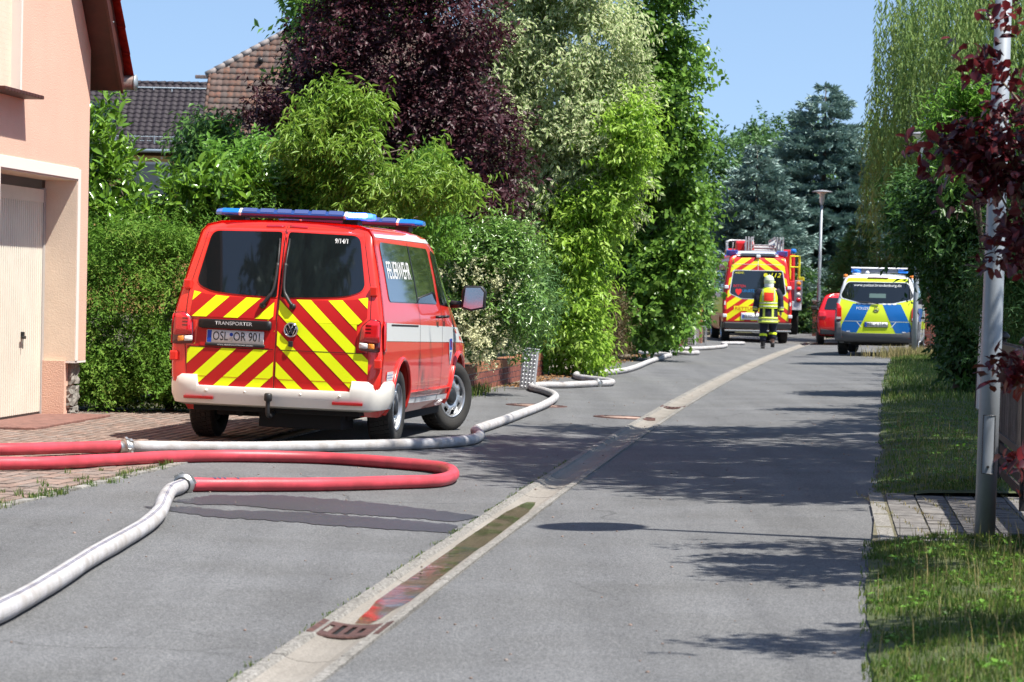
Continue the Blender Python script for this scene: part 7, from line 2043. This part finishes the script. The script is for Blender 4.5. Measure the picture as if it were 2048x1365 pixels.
for k, l in enumerate(LOBES['garden1']):
    tree('garden_tree', [(l[0], l[1], l[2], l[3], l[4], l[5]), (l[0] + .5, l[1] + .6, l[2] - 1.2, l[3] * .9, l[4], l[5])], (l[0], l[1] + .2, .05),
         ['green garden tree behind the peach tree', 'green garden tree behind the laurel bush', 'green garden tree behind the purple crown', 'green garden tree behind the variegated maple', 'green garden tree behind the tulip tree'][k], 'tree', L_FAR, 1100, 7, .19, .08, 50 + k, trunk_r=.12, TL=.4, droop=.3, shell=.6)

# ---- conifers and distance
def spruce(base, H, R, label, m, seed, dens=1.0, z0=.10, lean=0.0, Ln=.26, Wn=.085):
    rng = np.random.default_rng(seed)
    o = plant('spruce_tree', base, label, 'tree')
    MB().tube([(0, 0, 0), (lean * .5, 0, H * .5), (lean, 0, H)], [R * .05, R * .025, .006], 8).build('trunk', M_BARK, o, True)
    Ps, Ds, Ns, Rs = [], [], [], []
    z = z0 * H
    while z < H * .99:
        f = 1 - z / H
        br = R * (f ** .72) * (1 if f > .06 else .7) + .12
        nb = int(7 + 5 * f)
        for b in range(nb):
            az = rng.random() * 6.283
            ln = br * rng.uniform(.72, 1.12)
            d = np.array([math.cos(az), math.sin(az), 0])
            sd = np.array([-d[1], d[0], 0])
            zz = z + rng.uniform(-.18, .18)
            tint = rng.random()
            steps = max(4, int(ln / .15 * dens))
            for k in range(steps):
                t = (k + 1) / steps
                if t < .25: continue
                c = np.array([lean * zz / H, 0, zz]) + d * ln * t + np.array([0, 0, -.10 * ln * math.sin(t * 2.2) + .10 * ln * t * t])
                tw = ln * (1.05 - t) * .42 + .10
                for s in (-1, 1):
                    q = max(1, int(tw / .12))
                    for j in range(q):
                        u = (j + 1) / q
                        Ps.append(c + sd * s * tw * u * .9 + d * tw * u * .5 + np.array([0, 0, -.06 * u]))
                        Ds.append(d * .6 + sd * s * .55 + np.array([0, 0, rng.uniform(-.15, .35)]))
                        Rs.append(tint * .5 + .5 * rng.random())
        z += (.25 + .10 * f) * (H / 9.5)
    P = np.array(Ps); D = nrm(np.array(Ds) + rng.normal(size=P.shape) * .15); r = np.array(Rs)
    out = []
    allP, allD, allN, allR = [], [], [], []
    for k in range(4):
        a = k * 1.57 + rng.random(len(P)) * .8
        e1 = nrm(np.cross(D, np.array([0, 0, 1.0]))); e2 = np.cross(D, e1)
        side = np.cos(a)[:, None] * e1 + np.sin(a)[:, None] * e2
        allP.append(P + D * rng.uniform(-.05, .05, (len(P), 1))); allD.append(nrm(D + side * .55)); allN.append(nrm(side + np.array([0, 0, 1.1]))); allR.append(r)
    P = np.concatenate(allP); n = len(P); s = rng.uniform(.7, 1.2, n)
    V, F, E, kk = leaf_geo(P, np.concatenate(allD), np.concatenate(allN), Ln * s, Wn * s, .3, .05)
    link('crown', raw_mesh('crown', V, F, m, {'rnd': np.repeat(np.concatenate(allR), kk), 'edge': E}), o)
    return o
spruce((12.0, 112.0, 0.0), 9.75, 4.7, 'tall blue spruce at the end of the road', L_SPRUCE, 61, z0=.04, dens=1.15)
spruce((8.9, 106.0, 0.0), 6.9, 3.1, 'shorter blue spruce above the ladder truck', L_SPRUCE, 62, z0=.1)
spruce((14.6, 104.0, 0.0), 5.2, 2.6, 'low blue spruce between the tall spruce and the fir', L_SPRUCE, 63, z0=.08)
spruce((11.9, 86.5, 0.0), 4.4, 1.7, 'dark green fir behind the police van', L_FIR, 64, z0=.1, Ln=.16, Wn=.04)
spruce((10.8, 90.0, 0.0), 3.6, 1.5, 'small dark fir right of the far street lamp', L_FIR, 65, z0=.12, Ln=.16, Wn=.04)
src = bpy.data.objects['spruce_tree']
for k, (bx, by, sc_) in enumerate(((-13.4, -3.5, 2.7), (-20.5, -4.0, 2.4), (7.5, -16.0, 1.9))):  # left and right copies are unseen, added only for the window reflections
    c = copy_tree(src); c.location = (bx, by, 0); c.scale = (sc_ * .8, sc_ * .8, sc_)
    c['label'] = ['tall spruce behind the photographer mirrored in the van window', 'unseen left spruce behind the photographer, added only for reflections', 'unseen right spruce behind the photographer, added only for reflections'][k]
def blob_tree(base, H, R, label, m, seed, n_tw=1500, L=.26, Wd=.13):
    rnd = random.Random(seed)
    lob = []
    for k in range(9):
        a, z = rnd.random() * 6.28, rnd.uniform(.42, .88)
        rr = R * (1.1 - z) * .9
        lob.append((base[0] + math.cos(a) * rr, base[1] + math.sin(a) * rr, H * z, R * rnd.uniform(.4, .62), R * rnd.uniform(.4, .62), H * rnd.uniform(.11, .17)))
    return tree('deciduous_tree', lob, base, label, 'tree', m, n_tw, 7, L, Wd, seed, trunk_r=.2, TL=.5, droop=.2, shell=.55, bumpy=.22, group='distant trees')
blob_tree((10.6, 150.0, 0), 11.0, 4.0, 'round distant tree left of the tall spruce', L_FAR, 71, 2200)
blob_tree((14.5, 156.0, 0), 11.6, 4.2, 'distant tree top peeking left of the spruce tip', L_FAR, 72, 2200)
blob_tree((6.4, 148.0, 0), 9.0, 3.6, 'distant tree above the ladder truck', L_FAR, 73, 1800)
blob_tree((19.5, 150.0, 0), 10.5, 4.2, 'distant tree behind the willow', L_FAR, 74, 1800)
blob_tree((2.5, 118.0, 0), 8.5, 3.4, 'distant tree behind the tulip tree', L_FAR, 75, 1500)
wood = []
rnd = random.Random(9)
for k in range(46): wood.append((-70 + 4.0 * k + rnd.uniform(-1, 1), 190 + rnd.uniform(-8, 8), 2.2 + rnd.uniform(-.5, .8), 3.2, 3, 3.0))
wo = crown('far_wood', None, wood, L_FAR, 9000, 6, .5, .28, 80, TL=.8, shell=.7); tag(wo, kind='stuff', label='strip of distant woodland closing the view', cat='woodland')
low = []
for k in range(26): low.append((9.2 + .9 * k * .8 + rnd.uniform(-.4, .4), 100 + rnd.uniform(-1, 6), .9 + rnd.uniform(-.2, .6), .9, .9, 1.0))
us = crown('undergrowth', None, low, L_DARKH, 3600, 7, .16, .07, 81, TL=.3, shell=.5); tag(us, kind='stuff', label='dark undergrowth below the spruces', cat='undergrowth')

# ---- willow with hanging strands
def willow(base, H, R, label, seed, n_str=1150):
    rng = np.random.default_rng(seed)
    o = plant('willow_tree', base, label, 'tree')
    tg = [(base[0] + R * .6 * math.cos(a), base[1] + R * .6 * math.sin(a), H * .82) for a in np.linspace(0, 6.28, 9)[:-1]]
    limbs(o, base, .32, tg, top=(base[0], base[1], H * .7), seed=3)
    Ps, Ds, Rs = [], [], []
    for k in range(n_str):
        a, q = rng.random() * 6.283, rng.random() ** .5
        x, y_ = R * q * math.cos(a), R * q * math.sin(a)
        if y_ > R * .3 and rng.random() < .6: continue
        top = H * (1 - .22 * q * q) - rng.random() * H * .5
        ln = rng.uniform(1.6, 5.0)
        ln = max(.6, min(ln, top - rng.uniform(2.6, 4.6)))
        out_ = np.array([math.cos(a), math.sin(a), 0]) * .12
        n = int(ln / .085); tint = rng.random()
        t = np.arange(n) / max(1, n)
        sway = np.sin(t * rng.uniform(2, 5) + k) * rng.uniform(.04, .18)
        P = np.stack([x + out_[0] * t * ln * .6 + sway, y_ + out_[1] * t * ln * .6 + sway * .5, top - t * ln], 1)
        Ps.append(P); Rs.append(np.clip(tint * .7 + .3 * rng.random(n), 0, 1))
        aa = rng.random(n) * 6.283
        Ds.append(np.stack([np.cos(aa) * .6, np.sin(aa) * .6, -np.ones(n)], 1))
    P = np.concatenate(Ps); D = nrm(np.concatenate(Ds)); r = np.concatenate(Rs); n = len(P)
    N = nrm(rng.normal(size=(n, 3)) * .5 + np.array([.2, -.7, .5]))
    s = rng.uniform(.7, 1.2, n)
    V, F, E, kk = leaf_geo(P, D, N, .21 * s, .048 * s, .2, .15)
    link('crown', raw_mesh('crown', V, F, L_WILLOW, {'rnd': np.repeat(r, kk), 'edge': E}), o)
    return o
willow((15.6, 88.0, .05), 13.6, 4.85, 'large weeping willow behind the right-hand hedge', 91, 3500)

# ---- right side: dark hedge, branches, smoke bush, conifer
tree('tall_hedge', 'rhedge1', (6.2, 40.0, .05), 'tall dark leafy hedge on the right behind the lamp post', 'hedge', L_DARKH, 3000, 8, .12, .05, 101, trunk_r=.08, TL=.25, droop=.4, shell=.6, bumpy=.2, part='foliage')
tree('tall_hedge', 'rhedge2', (8.7, 58.0, .05), 'farther dark hedge right of the police van', 'hedge', L_DARKH, 2200, 8, .13, .055, 102, trunk_r=.08, TL=.25, droop=.4, shell=.6, bumpy=.2, part='foliage')
tree('walnut_branch_tree', 'rbranch', (5.6, 34.4, .05), 'leafy green tree with long drooping leaves over the hedge top', 'tree', L_SHRUB, 380, 8, .14, .036, 103, trunk_r=.05, TL=.3, droop=.7, shell=.35, bumpy=.3, gap=(1.6, .4))
tree('conifer', 'rconifer', (4.75, 26.2, .05), 'green conifer behind the fence at the right edge', 'tree', L_FIR, 2400, 9, .06, .014, 104, trunk_r=.08, TL=.22, droop=.1, shell=.5)
sb = tree('smoke_bush', 'smoke', (3.05, 14.9, .05), 'dark red smoke bush hanging in front of the lamp post', 'bush', L_SMOKE, 260, 7, .072, .040, 105, trunk_r=.03, mtl=M_BARKG, TL=.16, droop=.05, shell=.3, six=True, up=.4, part='foliage', bumpy=.25)
crown('low_sprays', sb, local(LOBES['smokelow'], (3.05, 14.9, .05)), L_SMOKE, 26, 7, .075, .046, 106, TL=.12, shell=.2, six=True)
crown('shade_crown', sb, local([(3.2, 14.0, 3.1, .55, .7, .6), (3.3, 13.3, 3.6, .5, .5, .5), (3.5, 14.8, 3.9, .6, .6, .5)], (3.05, 14.9, .05)), L_SMOKE, 600, 7, .08, .05, 107, TL=.2, shell=.3, gap=(2.2, .3))
crown('near_crown', sb, local([(3.15, 10.4, 3.9, .42, .33, .35), (3.5, 10.8, 3.5, .5, .40, .45)], (3.05, 14.9, .05)), L_SMOKE, 420, 7, .08, .05, 108, TL=.2, shell=.3)
# garden trees standing just outside the right edge; their shade lies across the road
def shade_tree(base, lob, label, seed, n=2600):
    return tree('garden_tree', lob, base, label, 'tree', L_DARKH, n, 7, .17, .08, seed, trunk_r=.16, TL=.3, droop=.3, shell=.4, bumpy=.25, gap=(1.3, .7), back=1.0)
shade_tree((6.0, 22.0, .05), [(4.3, 20.6, 6.6, 1.4, 1.8, 1.2), (4.3, 24.2, 7.0, 1.6, 2.0, 1.3), (5.4, 22.0, 8.0, 1.8, 2.2, 1.2), (6.2, 19.6, 6.5, 1.4, 1.5, 1.3), (4.9, 18.6, 5.8, 1.0, 1.0, .8), (3.7, 23.0, 7.6, 1.0, 1.3, .6), (4.9, 27.2, 7.2, 1.2, 1.2, 1.0), (6.6, 20.2, 6.6, 1.3, 1.6, 1.0), (6.8, 23.5, 7.0, 1.3, 1.7, 1.0), (7.0, 27.0, 7.0, 1.3, 1.6, 1.0)], 'tall garden tree outside the right edge shading the road', 111, 7000)
shade_tree((8.6, 31.0, .05), [(7.4, 29.0, 5.6, 1.2, 1.7, 1.1), (8.3, 31.5, 6.0, 1.4, 1.8, 1.2), (8.2, 34.0, 5.6, 1.1, 1.6, 1.0), (9.3, 32.0, 6.4, 1.3, 1.6, 1.0)], 'second garden tree outside the right edge above the hedge', 112, 4200)
shade_tree((9.4, 37.5, .05), [(9.3, 37.0, 5.9, 1.3, 2.2, 1.2), (9.8, 39.5, 6.2, 1.4, 2.2, 1.2), (10.0, 42.0, 6.0, 1.3, 2.0, 1.1), (10.6, 45.0, 6.2, 1.3, 2.0, 1.0)], 'third garden tree beyond the right edge shading the verge', 113, 3600)
shade_tree((12.0, 49.0, .05), [(11.4, 48.0, 6.8, 1.6, 2.4, 1.3), (12.0, 51.5, 7.0, 1.6, 2.4, 1.3), (12.3, 54.5, 6.8, 1.5, 2.2, 1.2)], 'fourth garden tree beyond the right edge behind the hedge', 114, 3000)

# ---- grass
M_GRASS = leaf_mat('grass_blade', [(0.050, 0.105, 0.016), (0.080, 0.150, 0.024), (0.130, 0.200, 0.038), (0.260, 0.250, 0.090)], trans=.3, rough=.5)
M_DRY = leaf_mat('dry_grass', [(0.300, 0.240, 0.100), (0.380, 0.310, 0.150), (0.140, 0.170, 0.040)], trans=.3, rough=.6)
def grass(name, pts, h, w, material, seed, label, lean=.5):
    rng = np.random.default_rng(seed)
    P = np.array(pts, float); n = len(P)
    a = rng.random(n) * 6.283
    hh = h * rng.uniform(.45, 1.25, n)[:, None]
    ln = np.stack([np.cos(a), np.sin(a), np.zeros(n)], 1) * lean * rng.random((n, 1))
    b = rng.random(n) * 6.283
    sd = np.stack([np.cos(b), np.sin(b), np.zeros(n)], 1) * w / 2
    up = np.array([0, 0, 1.0])
    m1 = P + (up * .55 + ln * .3) * hh
    tip = P + (up * .95 + ln) * hh
    V = np.stack([P - sd, P + sd, m1 + sd * .8, m1 - sd * .8, tip], 1).reshape(-1, 3)
    F = np.array([[0, 1, 2], [0, 2, 3], [3, 2, 4]])
    FF = (F[None] + (np.arange(n) * 5)[:, None, None]).reshape(-1, 3)
    o = link(name, raw_mesh(name, V, FF, material, {'rnd': np.repeat(rng.random(n), 5), 'edge': np.zeros(n * 5)}))
    tag(o, label, 'grass', kind='stuff')
    return o
def verge_pts(n, y0, y1, o0, o1, seed, pw=1.0):
    rng = np.random.default_rng(seed)
    out = []
    while len(out) < n:
        y_ = y0 + (y1 - y0) * rng.random() ** pw
        f = rng.random(); o_ = redge(y_) + o0 + (o1 - o0) * f
        edge_gap = .05 * math.sin(y_ * 7) + .04 * math.sin(y_ * 17)
        if f * (o1 - o0) < .08 + edge_gap + .06 * math.sin(y_ * 2.3) and rng.random() < .85: continue
        if math.sin(o_ * 9 + 3 * math.sin(y_ * 2.1)) + math.sin(y_ * 5.3 + o_ * 3) > .9 and rng.random() < .7: continue
        out.append((gx(y_) + o_, y_, CF * redge(y_) + .01 + .06 * min(1, max(0, o_ - redge(y_)) / .35) * .9))
    return out
grass('verge_grass', verge_pts(34000, 8.5, 15.95, -.06, 1.3, 121), .032, .005, M_GRASS, 122, 'rough verge grass in the right foreground')
grass('verge_grass', verge_pts(26000, 19.7, 36, -.06, 2.0, 123, 1.3), .032, .006, M_GRASS, 124, 'shaded verge grass beyond the walkway')
grass('verge_grass', verge_pts(12000, 36, 64.5, -.05, 2.0, 125), .08, .012, M_GRASS, 126, 'far verge grass along the dark hedge')
rng = np.random.default_rng(5)
dry = [(9.6 + rng.normal() * .9, 89 + rng.normal() * 4.0, .05) for _ in range(2600)] + [(8.9 + rng.normal() * .35, 88 + rng.random() * 6, .05) for _ in range(900)]
grass('dry_grass', [d for d in dry if d[0] - gx(d[1]) > 1.0 + .0 * d[1]], .75, .02, M_DRY, 127, 'tall dry grass between the ambulance and the red car', .35)
grass('dry_grass', [(9.1 + rng.normal() * .45, 64.6 + rng.normal() * .7, .06) for _ in range(2200)], .26, .014, M_DRY, 128, 'dry grass tuft around the foot of the second lamp post', .5)
tuft = [(gx(y_) - 2.70 + rng.normal() * .10, y_, .055) for y_ in rng.uniform(35.2, 38.6, 650)]
grass('weed_tuft', tuft, .15, .007, M_GRASS, 129, 'grass tuft growing at the foot of the low brick wall', .5)
jw = []
for _ in range(70):
    y_ = rng.uniform(16.5, 21.6); x_ = gx(y_) - 2.93 - abs(rng.normal()) * .35
    if rng.random() < .5: x_ = gx(y_) - 2.93 + rng.normal() * .03
    jw += [(x_ + rng.normal() * .02, y_ + rng.normal() * .02, .06) for _ in range(14)]
grass('joint_weeds', jw, .045, .006, M_GRASS, 130, 'small weeds in the joints of the driveway paving', .7)
gw = []
for _ in range(120):
    y_ = rng.uniform(9.7, 24); x_ = gx(y_) - .165 + rng.normal() * .006
    gw += [(x_ + rng.normal() * .012, y_ + rng.normal() * .04, road_z(x_, y_)) for _ in range(9)]
grass('gutter_weeds', gw, .018, .005, M_GRASS, 131, 'tiny weeds and moss along the gutter edge', .8)
wk_ = [(gx(17.9) + redge(17.9) + u * .2 + .09 + rng.normal() * .01, 17.9 + rng.uniform(-1.8, 1.9), .075) for u in rng.integers(0, 8, 900)]
grass('joint_weeds', wk_, .025, .005, M_DRY, 132, 'dry weeds in the walkway joints', .7)
tall = [p for p in verge_pts(260, 9, 15.9, 0, 1.2, 141)] + [p for p in verge_pts(220, 19.8, 30, 0, 1.8, 142)]
grass('grass_stalks', tall, .16, .004, M_DRY, 143, 'single dry grass stalks standing above the verge', .35)
cl = []
for p in verge_pts(240, 9, 15.9, 0, 1.25, 144) + verge_pts(200, 19.8, 32, 0, 1.8, 145):
    cl += [(p[0] + rng.normal() * .03, p[1] + rng.normal() * .04, p[2] + .012) for _ in range(6)]
n = len(cl); PP = np.array(cl)
V, F, E, kk = leaf_geo(PP, nrm(rng.normal(size=(n, 3)) * np.array([1, 1, .25])), nrm(np.array([0, 0, 1.0]) + rng.normal(size=(n, 3)) * .35), rng.uniform(.02, .05, n), rng.uniform(.015, .03, n))
cv = link('clover', raw_mesh('clover', V, F, L_SHRUB, {'rnd': np.repeat(rng.random(n), kk), 'edge': E})); tag(cv, 'clover and broad weeds in the verge grass', 'weeds', kind='stuff')
# grit scattered on the asphalt
gp = [(gx(y_) + o_, y_, CF * abs(o_) + .003) for y_, o_ in zip(8 + 40 * rng.random(420) ** 1.6, rng.uniform(-2.8, 2.2, 420))]
gs = [rng.uniform(.006, .018) for _ in gp]
joined_boxes('road_grit', gp, [(q, q * .8, q * .5) for q in gs], rng.random(len(gp)) * 6, M_PAVER, None, .6); bpy.data.objects['road_grit']['label'] = 'small stones and grit scattered over the asphalt'; bpy.data.objects['road_grit']['category'] = 'grit'
# leaf litter along the wall foot
n = 2600
P = np.stack([np.zeros(n), rng.uniform(40, 68, n), np.full(n, .07)], 1)
P[:, 0] = gx(P[:, 1]) - 2.55 + rng.normal(size=n) * .12
V, F, E, kk = leaf_geo(P, nrm(rng.normal(size=(n, 3)) * np.array([1, 1, .15])), nrm(np.array([0, 0, 1.0]) + rng.normal(size=(n, 3)) * .3), rng.uniform(.03, .07, n), rng.uniform(.02, .04, n))
ll = link('leaf_litter', raw_mesh('leaf_litter', V, F, leaf_mat('dead_leaf', [(0.210, 0.105, 0.045), (0.330, 0.180, 0.075), (0.150, 0.090, 0.045)], trans=.1, rough=.8), {'rnd': np.repeat(rng.random(n), kk), 'edge': E}))
tag(ll, 'dead leaves along the foot of the garden hedge', 'leaves', kind='stuff')
